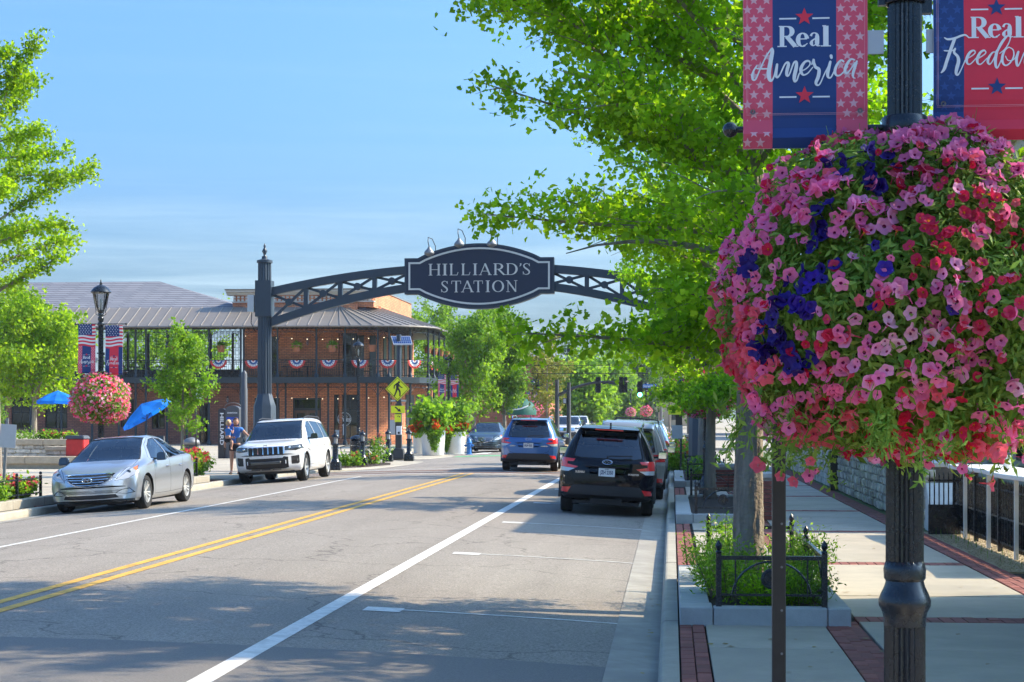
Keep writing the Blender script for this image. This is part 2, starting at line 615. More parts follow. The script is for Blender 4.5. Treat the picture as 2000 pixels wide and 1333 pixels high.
M['gutter'] = mat('gutter_concrete', (0.33, 0.305, 0.265), 0.9, var=0.18, scale=3.5, bump=0.3, bscale=100, dark=(0.27, 0.25, 0.22))
def zgut(x): return 0.0
def kerb_run(name, y0, y1, xg, side, L=3.05, w=0.155, group=None):
 """side=+1 pavement to the right; every length is its own piece"""
 root = struct(thing(name, None, None))
 prof = [(0, -0.1), (0.0, 0.05), (0.012, 0.125), (0.03, 0.146), (0.05, 0.152), (w, 0.152), (w, -0.1)]
 me = None
 y = y0
 while y < y1 - 0.1:
  l_ = min(L, y1 - y)
  if me is None or l_ != L:
   b = MB()
   b.prism([(xg0 * side, z) for xg0, z in prof], 0.006, l_ - 0.006)
   mm = b.mesh('kerb_stone', M['kerb'])
   if l_ == L: me = mm
  else:
   mm = me
  link('kerb_stone', mm, root, (xg, y, random.uniform(-0.004, 0.004)))
  y += l_
 return root
kerb_run('right_kerb', -6, 86, -0.1, 1)
kerb_run('right_kerb_far', 98, 260, -0.1, 1, L=9)
kerb_run('left_kerb', 12, 55, -12.3, -1)
kerb_run('left_kerb_far', 98, 260, -12.3, -1, L=9)
struct(sheet('gutter', M['gutter'], [-0.5, -0.1], [-6, 30, 86], 0.006))
struct(sheet('gutter', M['gutter'], [-12.3, -11.9], [12, 40, 55], 0.006))

# right pavement: base + concrete slabs + brick bands
struct(MB().box(0.055, 40, -12, 86, -0.3, 0.118).build('pavement_base', M['soil']))
struct(MB().box(0.055, 60, 98, 900, -0.3, 0.14).build('far_pavement', M['concrete']))
struct(MB().box(-160, -12.455, 98, 900, -0.3, 0.14).build('far_pavement', M['concrete']))
slabs = struct(thing('right_pavement', None, None))
bands = [(y0, y0 + 0.4) for y0 in (3.6, 9.5, 15.42, 21.3, 27.2, 33.1, 39.0, 44.9, 50.8, 56.7)]
def slab(x0, x1, y0, y1, root=None, z=WALK, g=0.008, m='concrete'):
 o = MB().box(x0 + g, x1 - g, y0 + g, y1 - g, z - 0.05, z + random.uniform(-0.002, 0.002)).build('concrete_slab', M[m], root or slabs, bevel=0.004)
 return o
cuts = [-6] + [v for b_ in bands for v in b_] + [62.6, 68, 74, 80, 86]
seg = [(cuts[i], cuts[i + 1]) for i in range(0, len(cuts) - 1, 2)] + [(62.6, 68), (68, 74), (74, 80), (80, 86)]
seg = [(-6, 3.6)] + [(bands[i][1], bands[i + 1][0]) for i in range(len(bands) - 1)] + [(57.1, 62.6), (62.6, 68), (68, 74), (74, 80), (80, 86)]
for y0, y1 in seg:
 n = max(1, round((y1 - y0) / 1.85))
 for k in range(n):
  a, b_ = y0 + (y1 - y0) * k / n, y0 + (y1 - y0) * (k + 1) / n
  slab(1.62, 3.52, a, b_)
  if y0 < 15 or y0 > 46: slab(0.283, 1.313, a, b_)
  else: slab(0.33, 1.30, a, b_)
  if b_ < 20.6:
   slab(3.96, 6.0, a, b_)
def paver_mesh(l_, w_):
 return MB().box(-w_ / 2, w_ / 2, -l_ / 2, l_ / 2, -0.05, 0).mesh('brick', M['paver'], bevel=0.004)
PV = paver_mesh(0.2, 0.1)
def pavers(name, x0, x1, y0, y1, across, limit=1e9):
 """lay paver courses; across=True: bricks stand on end side by side"""
 root = struct(thing(name, None, None))
 cnt = 0
 pw, pl = 0.106, 0.207
 if across:
  nx = max(1, round((x1 - x0) / pw)); ny = max(1, round((y1 - y0) / pl))
 else:
  nx = max(1, round((x1 - x0) / pw)); ny = max(1, round((y1 - y0) / pl))
 rest = MB()
 for j in range(ny):
  for i in range(nx):
   off = 0.5 * (i % 2) * (0 if across else 1)
   x = x0 + (i + 0.5) * (x1 - x0) / nx
   y = y0 + (j + 0.5 + off) * (y1 - y0) / ny
   if y > y1: continue
   z = WALK + random.uniform(-0.003, 0.003)
   if cnt < limit:
    link('brick', PV, root, (x, y, z), (random.uniform(-.01, .01), random.uniform(-.01, .01), random.uniform(-.02, .02)))
    cnt += 1
   else:
    rest.box(x - 0.05, x + 0.05, y - 0.1, y + 0.1, z - 0.05, z)
 if rest.v:
  rest.build('brick_course', M['paver'], root, kind='stuff')
 return root
pavers('brick_band_by_kerb', 0.065, 0.28, 8, 15.05, False)
pavers('brick_band_by_kerb', 0.065, 0.30, 19.6, 29.0, False)
pavers('brick_band_by_kerb', 0.065, 0.30, 33.5, 43.5, False, 60)
pavers('brick_band_lengthwise', 1.32, 1.60, 8, 15.4, False)
pavers('brick_band_lengthwise', 1.32, 1.60, 19.6, 46, False, 60)
pavers('brick_band_by_wall', 3.54, 3.86, 12, 60, False, 300)
for i, (y0, y1) in enumerate(bands[1:8]):
 pavers('brick_band_across', 1.62, 3.52, y0, y1, True, 70 if y0 < 23 else 0)
 if i == 2:
  pass
pavers('brick_band_across', 0.33, 1.30, 9.5, 9.9, True)
struct(MB().box(3.88, 9, 20.6, 27.6, 0.0, WALK - 0.008).build('gravel_bed', M['gravel']))
b = MB()
for _ in range(2600):
 x, y = random.uniform(3.9, 5.2), random.uniform(20.7, 27.4)
 r_ = random.uniform(0.006, 0.02)
 b.ball((x, y, WALK - 0.006), r_, 5, 3, (1, random.uniform(.6, 1.2), .6))
b.build('gravel_stones', M['gravel'], kind='stuff')
struct(MB().box(3.88, 40, 27.6, 86, 0.0, WALK - 0.01).build('lawn', M['grass']))
struct(MB().box(6.0, 40, -6, 20.6, 0.0, WALK - 0.01).build('lawn', M['grass']))

# left side: pavement, bulb-out island, plaza
struct(MB().box(-160, -12.455, -12, 60, -0.3, 0.118).build('left_pavement_base', M['soil']))
lp = struct(thing('left_pavement', None, None))
for y0 in np.arange(24, 60, 1.9):
 for x0, x1 in ((-14.2, -12.47), (-16.2, -14.22), (-18.6, -16.22), (-21, -18.62)):
  if x1 > -14 and (28.9 < y0 < 35 or 38.2 < y0 < 46.8): continue
  slab(x0, x1, y0, y0 + 1.88, lp)
for y0 in (26.3, 33.6, 36.0, 47.5):
 pavers('brick_band_across', -16.2, -12.5, y0 - 0.02, y0 + 0.2, True, 0)
struct(MB().box(-160, -21, -12, 60, 0, WALK).build('plaza_paving', M['concrete']))
def smooth_pts(pts, n=6):
 out = []
 for i in range(len(pts) - 1):
  p0, p1, p2, p3 = pts[max(i - 1, 0)], pts[i], pts[i + 1], pts[min(i + 2, len(pts) - 1)]
  for k in range(n):
   t = k / n
   out.append(tuple(0.5 * (2 * p1[a] + (p2[a] - p0[a]) * t + (2 * p0[a] - 5 * p1[a] + 4 * p2[a] - p3[a]) * t * t + (3 * p1[a] - p0[a] - 3 * p2[a] + p3[a]) * t ** 3) for a in range(len(p1))))
 out.append(tuple(pts[-1]))
 return out
def kerb_curve(name, pts, w=0.16, h=WALK):
 """pavement lies to the left of the walking direction"""
 pts = smooth_pts(pts, 5)
 root = struct(thing(name, None, None))
 off = []
 for i, p in enumerate(pts):
  a, c = pts[max(i - 1, 0)], pts[min(i + 1, len(pts) - 1)]
  d = Vector((c[0] - a[0], c[1] - a[1], 0)).normalized()
  off.append(Vector((-d.y, d.x, 0)))
 i = 0
 while i < len(pts) - 1:
  j = min(i + 3, len(pts) - 1)
  b = MB()
  for k in range(i, j):
   P0, P1 = Vector((*pts[k], 0)), Vector((*pts[k + 1], 0))
   o0, o1 = off[k], off[k + 1]
   if k == i: P0 = P0.lerp(P1, 0.01)
   if k == j - 1: P1 = P1.lerp(P0, 0.01)
   ring = lambda P, o: [P + Vector((0, 0, -.1)), P + Vector((0, 0, h - .03)), P + o * .03 + Vector((0, 0, h)), P + o * w + Vector((0, 0, h)), P + o * w + Vector((0, 0, -.1))]
   A, B = ring(P0, o0), ring(P1, o1)
   b.add(A + B, [(q, q + 1, q + 6, q + 5) for q in range(4)] + [(0, 1, 2, 3, 4), (9, 8, 7, 6, 5), (0, 5, 9, 4)])
  b.build('kerb_stone', M['kerb'], root)
  i = j
 return root, pts
kc, kpts = kerb_curve('bulb_out_kerb', [(-12.3, 55), (-12.0, 56.0), (-11.0, 57.6), (-10.1, 60), (-9.65, 63), (-9.55, 66.5), (-9.9, 68.2), (-10.8, 69.2)])
isl = [(x - 0.15, y + .02) for x, y in kpts if y > 55.2]
struct(MB().prism([(-160, 55.0)] + [(-12.4, 55.0)] + isl + [(-12.0, 70.2), (-14, 71.5), (-14, 104), (-160, 104)], 0, WALK - 0.004, 'xy').build('corner_pavement', M['concrete']))
kc2, kp2 = kerb_curve('corner_island_kerb', [(-12.6, 71.6), (-11.4, 72.0), (-10.2, 73.2), (-9.7, 75.5), (-9.8, 78.0), (-10.6, 80.2), (-12.4, 82)])
struct(MB().prism([(x - 0.12, y) for x, y in kp2] + [(-13.9, 82), (-13.9, 71.6)], 0.0, WALK - 0.006, 'xy').build('corner_island', M['concrete']))
struct(MB().prism([(-13.9, 56.4), (-12.9, 56.2), (-11.6, 57.8), (-10.6, 60.5), (-10.25, 63), (-10.6, 65.2), (-13.9, 65.6)], 0.02, WALK + 0.02, 'xy').build('mulch_bed', M['soil']))
b = MB()
for _ in range(900):
 x, y = random.uniform(-13.6, -10.6), random.uniform(57.5, 65)
 if x > -11.6 and y < 59: continue
 b.bar((x, y, WALK + .015), (x + random.uniform(-.05, .05), y + random.uniform(-.05, .05), WALK + random.uniform(.02, .05)), .02, .01)
b.build('mulch_chips', M['soil'], kind='stuff')

# lettering: pen strokes with a width at each point
def catmull(pts, n=5):
 return smooth_pts(pts, n)
def ribbon(b, pts, fn, smoothn=5, dz=0):
 """pts (x, y, w); fn maps plane coordinates + lift to 3-D"""
 P = catmull(pts, smoothn) if len(pts) > 2 and smoothn > 1 else [tuple(p) for p in pts]
 L, Rr = [], []
 for i, p in enumerate(P):
  a, c = P[max(i - 1, 0)], P[min(i + 1, len(P) - 1)]
  d = Vector((c[0] - a[0], c[1] - a[1]))
  if d.length < 1e-9: d = Vector((1, 0))
  d.normalize()
  nx, ny = -d.y * p[2] / 2, d.x * p[2] / 2
  L.append((p[0] + nx, p[1] + ny)); Rr.append((p[0] - nx, p[1] - ny))
 base = [fn(*q, dz) for q in L] + [fn(*q, dz) for q in Rr]
 n = len(P)
 b.add(base, [(i, i + 1, n + i + 1, n + i) for i in range(n - 1)])
def dot(b, x, y, r, fn, n=10, dz=0):
 b.add([fn(x + r * math.cos(2 * PI * k / n), y + r * math.sin(2 * PI * k / n), dz) for k in range(n)], [tuple(range(n))])
def script(b, strokes, fn, lift=0.0):
 for k, s_ in enumerate(strokes):
  dz = lift + 0.00008 * k
  ribbon(b, s_, fn, 5, dz)
  for q in (s_[0], s_[-1]):
   dot(b, q[0], q[1], q[2] / 2 * 0.96, fn, 8, dz + 0.00004)

T_, N_ = 0.155, 0.05
def arc(cx, cy, rx, ry, a0, a1, w, n=12, thick=0.0):
 """width swells on the vertical flanks"""
 out = []
 for i in range(n + 1):
  a = R(a0 + (a1 - a0) * i / n)
  out.append((cx + rx * math.cos(a), cy + ry * math.sin(a), w + thick * abs(math.cos(a)) ** 1.5))
 return out
def serif(x, y, l=0.27, w=0.045):
 return [(x - l / 2, y, w), (x + l / 2, y, w)]
def glyphs(bold=False):
 t = 0.2 if bold else 0.125
 n = 0.055 if bold else 0.045
 G = {}
 st = lambda x, y0=0.02, y1=0.98: [(x, y0, t), (x, y1, t)]
 sv = lambda x: [serif(x, 0.022, t * 2.1, n), serif(x, 0.978, t * 2.1, n)]
 G['H'] = (0.92, [st(.17), st(.75), [(.2, .5, n), (.72, .5, n)]] + sv(.17) + sv(.75))
 G['I'] = (0.36, [st(.18)] + sv(.18))
 G['L'] = (0.72, [st(.17), [(.05, .022, n), (.6, .022, n)], [(.58, .0, n), (.66, .28, n * .8)], serif(.17, .978, t * 2.1, n)])
 G['A'] = (0.9, [[(.1, .02, n * 1.2), (.45, 1.0, n * 1.2)], [(.44, 1.0, t), (.8, .02, t)], [(.25, .34, n), (.65, .34, n)], serif(.1, .022, .24, n), serif(.8, .022, .28, n)])
 G['R'] = (0.86, [st(.17), arc(.38, .735, .24, .235, 90, -90, n, thick=t * .85), [(.15, .975, n), (.39, .975, n)], [(.2, .5, n), (.39, .5, n)], [(.38, .5, t), (.76, .02, t)], serif(.17, .022, t * 2.1, n), serif(.8, .022, .2, n), serif(.1, .978, .14, n)])
 G['D'] = (0.9, [st(.17), arc(.38, .5, .42, .47, 90, -90, n, thick=t * .9), [(.05, .975, n), (.4, .975, n)], [(.05, .025, n), (.4, .025, n)]])
 G["'"] = (0.22, [[(.12, .98, t), (.14, .86, t * .8), (.05, .72, n * .6)]])
 G['S'] = (0.64, [[(.52, .80, n), (.44, .93, n), (.29, .97, n * 1.2), (.14, .88, n * 1.8), (.11, .75, t * .8), (.2, .6, t), (.36, .47, t * 1.05), (.49, .33, t), (.51, .2, t * .8), (.44, .08, n * 1.8), (.28, .025, n * 1.2), (.14, .07, n), (.07, .22, n)], [(.53, .74, n), (.53, .98, n * .6)], [(.06, .28, n), (.06, .02, n * .6)]])
 G['T'] = (0.8, [st(.4, .02, .97), [(.06, .972, n), (.74, .972, n)], [(.06, .98, n), (.05, .72, n * .7)], [(.74, .98, n), (.75, .72, n * .7)], serif(.4, .022, t * 2.1, n)])
 G['O'] = (0.92, [arc(.46, .5, .385, .475, 0, 360, n, 28, thick=t * .85)])
 G['N'] = (0.96, [[(.18, .02, n * 1.2), (.18, .98, n * 1.2)], [(.16, .97, t), (.78, .03, t)], [(.78, .02, n * 1.2), (.78, .98, n * 1.2)], serif(.18, .022, .26, n), serif(.78, .978, .26, n), serif(.1, .978, .16, n)])
 G['e'] = (0.6, [[(.1, .37, n), (.5, .37, n)], arc(.3, .33, .2, .31, 8, 300, n, 16, thick=t * .75), [(.4, .055, n), (.52, .16, n * .7)]])
 G['a'] = (0.6, [[(.12, .5, t * .6), (.18, .62, n * 1.4), (.3, .65, n), (.39, .58, t * .6), (.4, .45, t * .95), (.4, .12, t * .95), (.46, .03, n), (.54, .05, n)], [(.36, .4, n), (.2, .3, n * 1.4), (.14, .16, t * .8), (.22, .04, n), (.36, .12, n)]])
 G['l'] = (0.36, [st(.18), serif(.18, .022, t * 1.9, n), serif(.12, .978, .14, n)])
 return G
GL, GB = glyphs(), glyphs(True)
def put_letters(b, specs, y0, h, fn, G=GL, dz=0):
 """specs: (char, x0, x1)"""
 for k, (ch, x0, x1) in enumerate(specs):
  w, sts = G[ch]
  sx = (x1 - x0) / w
  for i, s_ in enumerate(sts):
   f2 = lambda x, y, q, x0=x0, sx=sx: fn(x0 + x * sx, y0 + y * h, q)
   ribbon(b, s_, f2, 3 if len(s_) > 2 else 1, dz + 0.0002 * i)

def text_mesh(b, txt, size, fn, bold=0.0, cx=0, cy=0, width=None):
 """plain sans lettering from the built-in font, centred"""
 cu = bpy.data.curves.new('t', 'FONT')
 cu.body = txt; cu.size = size; cu.offset = bold; cu.align_x = 'CENTER'; cu.align_y = 'CENTER'; cu.resolution_u = 2
 ob = bpy.data.objects.new('t', cu)
 me = ob.to_mesh()
 xs = [v.co.x for v in me.vertices]
 sx = 1 if not width or not xs else width / (max(xs) - min(xs))
 b.add([fn(cx + v.co.x * sx, cy + v.co.y, 0) for v in me.vertices], [tuple(p.vertices) for p in me.polygons])
 ob.to_mesh_clear()
 bpy.data.objects.remove(ob); bpy.data.curves.remove(cu)

# pole banners
M['cloth_red'] = mat('banner_red', (0.78, 0.035, 0.07), 0.7, var=0.05)
M['cloth_pink'] = mat('banner_pink', (0.75, 0.09, 0.15), 0.7, var=0.05)
M['cloth_blue'] = mat('banner_blue', (0.016, 0.052, 0.19), 0.7, var=0.06)
M['cloth_blue2'] = mat('banner_blue_star', (0.03, 0.085, 0.28), 0.7, var=0.06)
M['cloth_star'] = mat('banner_pale_star', (0.8, 0.42, 0.47), 0.7, var=0.05)
M['cloth_white'] = mat('banner_white', (0.82, 0.82, 0.82), 0.7, var=0.03)
BM_ = [M['cloth_red'], M['cloth_blue'], M['cloth_pink'], M['cloth_star'], M['cloth_white'], M['cloth_blue2'], M['iron']]
def star(b, x, y, r, fn, dz, rot=0):
 pts = []
 for k in range(10):
  a = PI / 2 + k * PI / 5 + rot
  q = r if k % 2 == 0 else r * 0.42
  pts.append(fn(x + q * math.cos(a), y + q * math.sin(a), dz))
 c = fn(x, y, dz)
 b.add([c] + pts, [(0, 1 + k, 1 + (k + 1) % 10) for k in range(10)])
def conv(seq, ox, oy, sc, w=1.0):
 return [(ox + p[0] / sc, oy - p[1] / sc, p[2] / sc * w) for p in seq]
AM = [[(255, 395, 22), (212, 465, 26), (190, 540, 36), (205, 598, 30), (245, 580, 22), (305, 440, 20), (390, 260, 20), (465, 150, 24)],
      [(478, 140, 26), (480, 190, 52), (455, 330, 60), (430, 480, 62), (435, 580, 56), (462, 615, 36), (500, 560, 22), (545, 390, 30)],
      [(248, 432, 18), (320, 440, 22), (420, 440, 20)],
      [(548, 378, 34), (535, 470, 44), (530, 535, 44), (552, 568, 30), (592, 520, 22), (655, 385, 24), (695, 352, 34), (712, 380, 46), (690, 470, 48), (685, 530, 40), (705, 548, 26), (735, 500, 22), (785, 365, 26), (825, 345, 36), (822, 430, 52), (795, 560, 52), (800, 628, 34), (832, 610, 24), (860, 530, 20), (885, 490, 18)],
      [(885, 482, 18), (960, 450, 18), (1020, 385, 20), (1005, 335, 28), (945, 350, 36), (895, 430, 48), (895, 500, 46), (930, 537, 26), (985, 515, 20), (1030, 465, 16), (1062, 425, 14)],
      [(1045, 385, 20), (1072, 308, 26), (1075, 360, 40), (1100, 425, 44), (1148, 460, 48), (1140, 560, 52), (1105, 650, 44), (1125, 688, 28), (1165, 665, 20), (1225, 530, 18), (1280, 420, 16)],
      [(1312, 350, 36), (1290, 440, 46), (1272, 530, 46), (1285, 578, 32), (1322, 575, 22), (1365, 490, 20)],
      [(1322, 262, 44), (1328, 292, 40)],
      [(1500, 350, 30), (1465, 330, 26), (1410, 390, 36), (1378, 480, 42), (1395, 545, 30), (1450, 548, 22), (1520, 480, 18), (1560, 425, 16)],
      [(1660, 330, 20), (1605, 320, 30), (1550, 390, 42), (1520, 480, 42), (1545, 522, 28), (1590, 480, 20), (1665, 370, 20)],
      [(1690, 350, 30), (1665, 430, 40), (1635, 530, 40), (1640, 580, 26), (1665, 595, 14)]]
FR = [[(352, 292, 20), (420, 322, 36), (560, 305, 40), (690, 262, 38), (780, 250, 30), (850, 300, 22)],
      [(560, 310, 56), (480, 500, 58), (400, 700, 58), (345, 850, 54), (285, 915, 26)],
      [(345, 525, 22), (420, 530, 26), (500, 530, 18), (565, 490, 20)],
      [(568, 492, 34), (545, 560, 44), (615, 630, 50), (635, 720, 62), (600, 840, 62), (585, 930, 50), (620, 962, 30), (680, 880, 22), (770, 700, 20)],
      [(790, 680, 20), (900, 630, 20), (975, 570, 22), (940, 528, 30), (860, 570, 44), (800, 680, 52), (815, 760, 36), (880, 768, 22), (990, 670, 18)],
      [(1000, 690, 20), (1110, 635, 20), (1190, 575, 22), (1155, 530, 30), (1075, 572, 44), (1015, 682, 52), (1030, 762, 36), (1095, 772, 22), (1215, 670, 18)],
      [(1400, 565, 20), (1330, 570, 26), (1250, 660, 44), (1230, 740, 44), (1270, 778, 26), (1340, 700, 20), (1480, 450, 48), (1590, 310, 40), (1660, 268, 26), (1692, 300, 22), (1660, 400, 20), (1580, 510, 20), (1470, 590, 16)],
      [(1420, 540, 48), (1385, 680, 56), (1390, 810, 44), (1425, 842, 28), (1480, 750, 20), (1540, 610, 16)],
      [(1660, 478, 20), (1580, 530, 30), (1525, 650, 48), (1535, 760, 40), (1600, 805, 28), (1690, 750, 26), (1755, 640, 26), (1745, 530, 22), (1660, 478, 18)],
      [(1590, 640, 18), (1640, 715, 18), (1740, 710, 18), (1800, 650, 16)],
      [(1850, 565, 40), (1810, 690, 50), (1825, 810, 40), (1870, 780, 22), (1960, 600, 26), (1995, 570, 36), (2000, 640, 50), (1985, 760, 44), (2015, 790, 24), (2085, 620, 24), (2125, 575, 36), (2130, 650, 50), (2110, 770, 44), (2150, 810, 26), (2215, 740, 16)]]
BW, BH = 232, 650
def banner(kind, root_name, label, loc, scale, group, detail=True, parent=None):
 """hangs from loc (foot, inner lower-left corner), faces -Y"""
 u = 0.00206 * scale
 t = thing(root_name, label, 'banner', loc, 0, group)
 H = BH
 def fn(x, y, dz):
  wave = 0.017 * scale * math.sin(y / H * 5.3 + 0.5) + 0.004 * scale * math.sin(x / BW * 3.1 + y / 90)
  fade = min(1, max(0, (y - 20) / 60)) * min(1, max(0, (H - 20 - y) / 60))
  bulge = 0
  if y < 40: bulge = 0.022 * scale * math.sin(min(1, y / 40) * PI)
  return (x * u, -wave * fade - bulge - dz - 0.004, y * u)
 def field(b, x0, x1, y0, y1, dz, nx=2, ny=14):
  vs_ = [fn(x0 + (x1 - x0) * i / nx, y0 + (y1 - y0) * j / ny, dz) for j in range(ny + 1) for i in range(nx + 1)]
  b.add(vs_, [(j * (nx + 1) + i, j * (nx + 1) + i + 1, (j + 1) * (nx + 1) + i + 1, (j + 1) * (nx + 1) + i) for j in range(ny) for i in range(nx)])
 am = kind == 'america'
 c = MB(); c.mat(4)
 field(c, 0, BW, 0, H, -0.006, 4, 30)
 cl = c.build('cloth', BM_, t, smooth=True, fix=False)
 so_ = cl.modifiers.new('thick', 'SOLIDIFY'); so_.thickness = 0.003; so_.offset = 0
 b = MB()
 z1 = 0.0012
 x0, x1 = (55, 174) if am else (56, 176)
 b.mat(2 if am else 1); field(b, 0, x0, 0, 372, z1); field(b, x1, BW, 0, 372, z1)
 b.mat(1 if am else 0); field(b, x0, x1, 0, 372, z1, 4, 20)
 for side in (0, 1):
  xa, xb = (0, x0) if side == 0 else (x1, BW)
  row = 0
  y = 10
  while y < 365:
   b.mat(3 if am else 5)
   for k in range(3):
    x = xa + 8 + k * 24 - (12 if row % 2 else 0)
    if xa + 7 < x < xb - 7: star(b, x, y, 9.5, fn, z1 * 2)
   y += 18; row += 1
 cx = (x0 + x1) / 2
 mc = 0 if am else 1
 for yy in (98, 247):
  b.mat(mc); star(b, cx, yy, 17.5, fn, z1 * 3)
  b.mat(4)
  for a0, a1 in ((cx - 47, cx - 15), (cx + 15, cx + 47)):
   ribbon(b, [(a0, yy - 3, 3), (a1, yy - 3, 3)], fn, 1, z1 * 2)
 b.mat(4)
 xw = cx - 49
 put_letters(b, [('R', xw, xw + 36), ('e', xw + 33, xw + 58), ('a', xw + 56, xw + 81), ('l', xw + 80, xw + 98)], 190, 40, fn, GB, z1 * 2)
 if am:
  script(b, [conv(s_, 232 * 0 - 8, 206, 7.692) for s_ in AM], fn, z1 * 3.2)
 else:
  k = 0.86
  script(b, [[(8 + p[0] / 9.52 * k - 20, 222 - p[1] / 9.52 * 1.0, p[2] / 9.52) for p in s_] for s_ in FR], fn, z1 * 3.2)
 yb = lambda x: 372 - (14 * math.sin(x / BW * PI * 1.1 + 0.2) if am else -10 + 22 * math.sin(x / BW * PI))
 for s_ in range(13):
  b.mat(0 if s_ % 2 == 0 else 4)
  hh = (H - 360) / 13 * 1.02
  P = []
  n = 10
  for i in range(n + 1):
   x = BW * i / n
   w_ = 10 * math.sin(i / n * PI * 1.6 + 0.5) * (1 if am else -1)
   P.append((x, w_ + 356 + hh * s_, w_ + 356 + hh * (s_ + 1)))
  cut = lambda y: min(y, H)
  vs_ = [fn(x, cut(a), z1 * 2.4) for x, a, c_ in P] + [fn(x, cut(c_), z1 * 2.4) for x, a, c_ in P]
  b.add(vs_, [(i, i + 1, n + 2 + i, n + 1 + i) for i in range(n)])
 b.mat(1)
 xa, xb = (0, BW * 0.8)
 yc = 356 + (H - 360) / 13 * 6.2
 field(b, xa, xb, yc + 8, H, z1 * 3.4, 4, 8)
 b.mat(4)
 for j in range(6):
  for i in range(5):
   x = 22 + i * 36 + (0 if j % 2 else 14)
   if x < xb - 8: star(b, x, yc + 24 + j * 24, 9, fn, z1 * 4.2)
 b.build('print', BM_, t, fix=False)
 if detail:
  for gx in (18, BW - 14):
   g = MB(); g.lathe([(5 * u, 0), (5 * u, 0.004), (2.2 * u, 0.005), (2.2 * u, 0.001)], n=12, caps=False, ax='y')
   p = fn(gx, 68, 0.008)
   g.build('grommet', M['galv'], t, loc=p)
  s_ = MB()
  for yy in (62, 64.5):
   ribbon(s_, [(6, yy, .5), (80, yy, .5), (160, yy, .5), (226, yy, .5)], fn, 3, z1 * 4.5)
  for xx in (6, 8.5, 226):
   ribbon(s_, [(xx, 66, .5), (xx, 200, .5), (xx, 360, .5)], fn, 4, z1 * 4.6)
  s_.build('stitching', M['cloth_star'], t, fix=False)
 return t

# flowers
def petal_flower(name, col_i, r=0.03, wav=0.1, lobes=5, seed=0):
 """open trumpet of five lobes, dark or yellow throat, facing +Z"""
 rr = random.Random(seed)
 b = MB()
 n = lobes * 4
 ring = lambda f, z, am: [(f * r * (1 + am * math.cos(lobes * 2 * PI * k / n) * 1) * math.cos(2 * PI * k / n), f * r * (1 + am * math.cos(lobes * 2 * PI * k / n)) * math.sin(2 * PI * k / n), z * r + rr.uniform(-.04, .04) * r * f + (0.10 * r * f * math.cos(lobes * 2 * PI * k / n))) for k in range(n)]
 r3 = ring(1.0, 0.0, wav); r2 = ring(0.62, -0.06, 0.03); r1 = ring(0.22, -0.32, 0)
 r0 = ring(0.10, -0.75, 0)
 rb = ring(0.05, -1.7, 0)
 b.mat(0).add(r3 + r2, [(k, (k + 1) % n, n + (k + 1) % n, n + k) for k in range(n)])
 b.add(r2 + r1, [(k, (k + 1) % n, n + (k + 1) % n, n + k) for k in range(n)])
 b.mat(1).add(r1 + r0, [(k, (k + 1) % n, n + (k + 1) % n, n + k) for k in range(n)])
 b.mat(0).add(r0[::4] + rb[::4], [(k, (k + 1) % 5, 5 + (k + 1) % 5, 5 + k) for k in range(5)])
 return b
def pet_mat(nm, c1, c2, tr=0.42):
 return leaf_mat(nm, c1, c2, tr, rough=0.6, isl=False)
PM = {
 'pink': (pet_mat('petal_pink', (1.0, 0.17, 0.42), (1.0, 0.38, 0.64)), pet_mat('throat_magenta', (0.30, 0.01, 0.12), (0.4, 0.02, 0.16))),
 'pale': (pet_mat('petal_pale_pink', (1.0, 0.38, 0.56), (1.0, 0.56, 0.70)), pet_mat('throat_rose', (0.4, 0.03, 0.15), (0.5, 0.06, 0.2))),
 'red': (pet_mat('petal_crimson', (0.72, 0.01, 0.07), (0.85, 0.05, 0.14)), pet_mat('throat_yellow', (0.8, 0.25, 0.01), (0.85, 0.4, 0.03))),
 'coral': (pet_mat('petal_coral', (0.95, 0.09, 0.16), (0.98, 0.20, 0.28)), pet_mat('throat_pale', (0.8, 0.25, 0.3), (0.85, 0.35, 0.4))),
 'navy': (pet_mat('petal_violet_blue', (0.018, 0.004, 0.16), (0.045, 0.009, 0.30), 0.15), pet_mat('throat_black', (0.005, 0.001, 0.02), (0.01, 0.002, 0.04))),
}
FM = {}
for k_, (nm, r_, wv) in {'pink': ('pink', .0315, .11), 'pale': ('pale', .030, .12), 'red': ('red', .026, .05), 'coral': ('coral', .034, .13), 'navy': ('navy', .037, .10)}.items():
 FM[k_] = []
 for sd_ in range(3):
  FM[k_].append(petal_flower('flower', 0, r_ * (0.92 + 0.1 * sd_), wv, seed=sd_))
FMESH = {k_: [b_.mesh('flower', list(PM[k_]), smooth=True, fix=False) for b_ in v] for k_, v in FM.items()}
M['petunia_leaf'] = leaf_mat('petunia_leaf', (0.12, 0.28, 0.025), (0.42, 0.60, 0.10), 0.5)

def np_mesh(name, V, F, mats, smooth=False, mi=None):
 """V (n,3) F (m,k) arrays -> mesh, fast"""
 me = bpy.data.meshes.new(name)
 V = np.asarray(V, dtype=np.float32); F = np.asarray(F, dtype=np.int32)
 k = F.shape[1]
 me.vertices.add(len(V)); me.vertices.foreach_set('co', V.ravel())
 me.loops.add(F.size); me.loops.foreach_set('vertex_index', F.ravel())
 me.polygons.add(len(F))
 me.polygons.foreach_set('loop_start', np.arange(0, F.size, k, dtype=np.int32))
 try:
  me.polygons.foreach_set('loop_total', np.full(len(F), k, dtype=np.int32))
 except Exception:
  pass
 for m_ in mats: me.materials.append(m_)
 if mi is not None: me.polygons.foreach_set('material_index', mi.astype(np.int32))
 me.update(calc_edges=True)
 me.validate()
 if smooth: me.polygons.foreach_set('use_smooth', [True] * len(me.polygons))
 return me

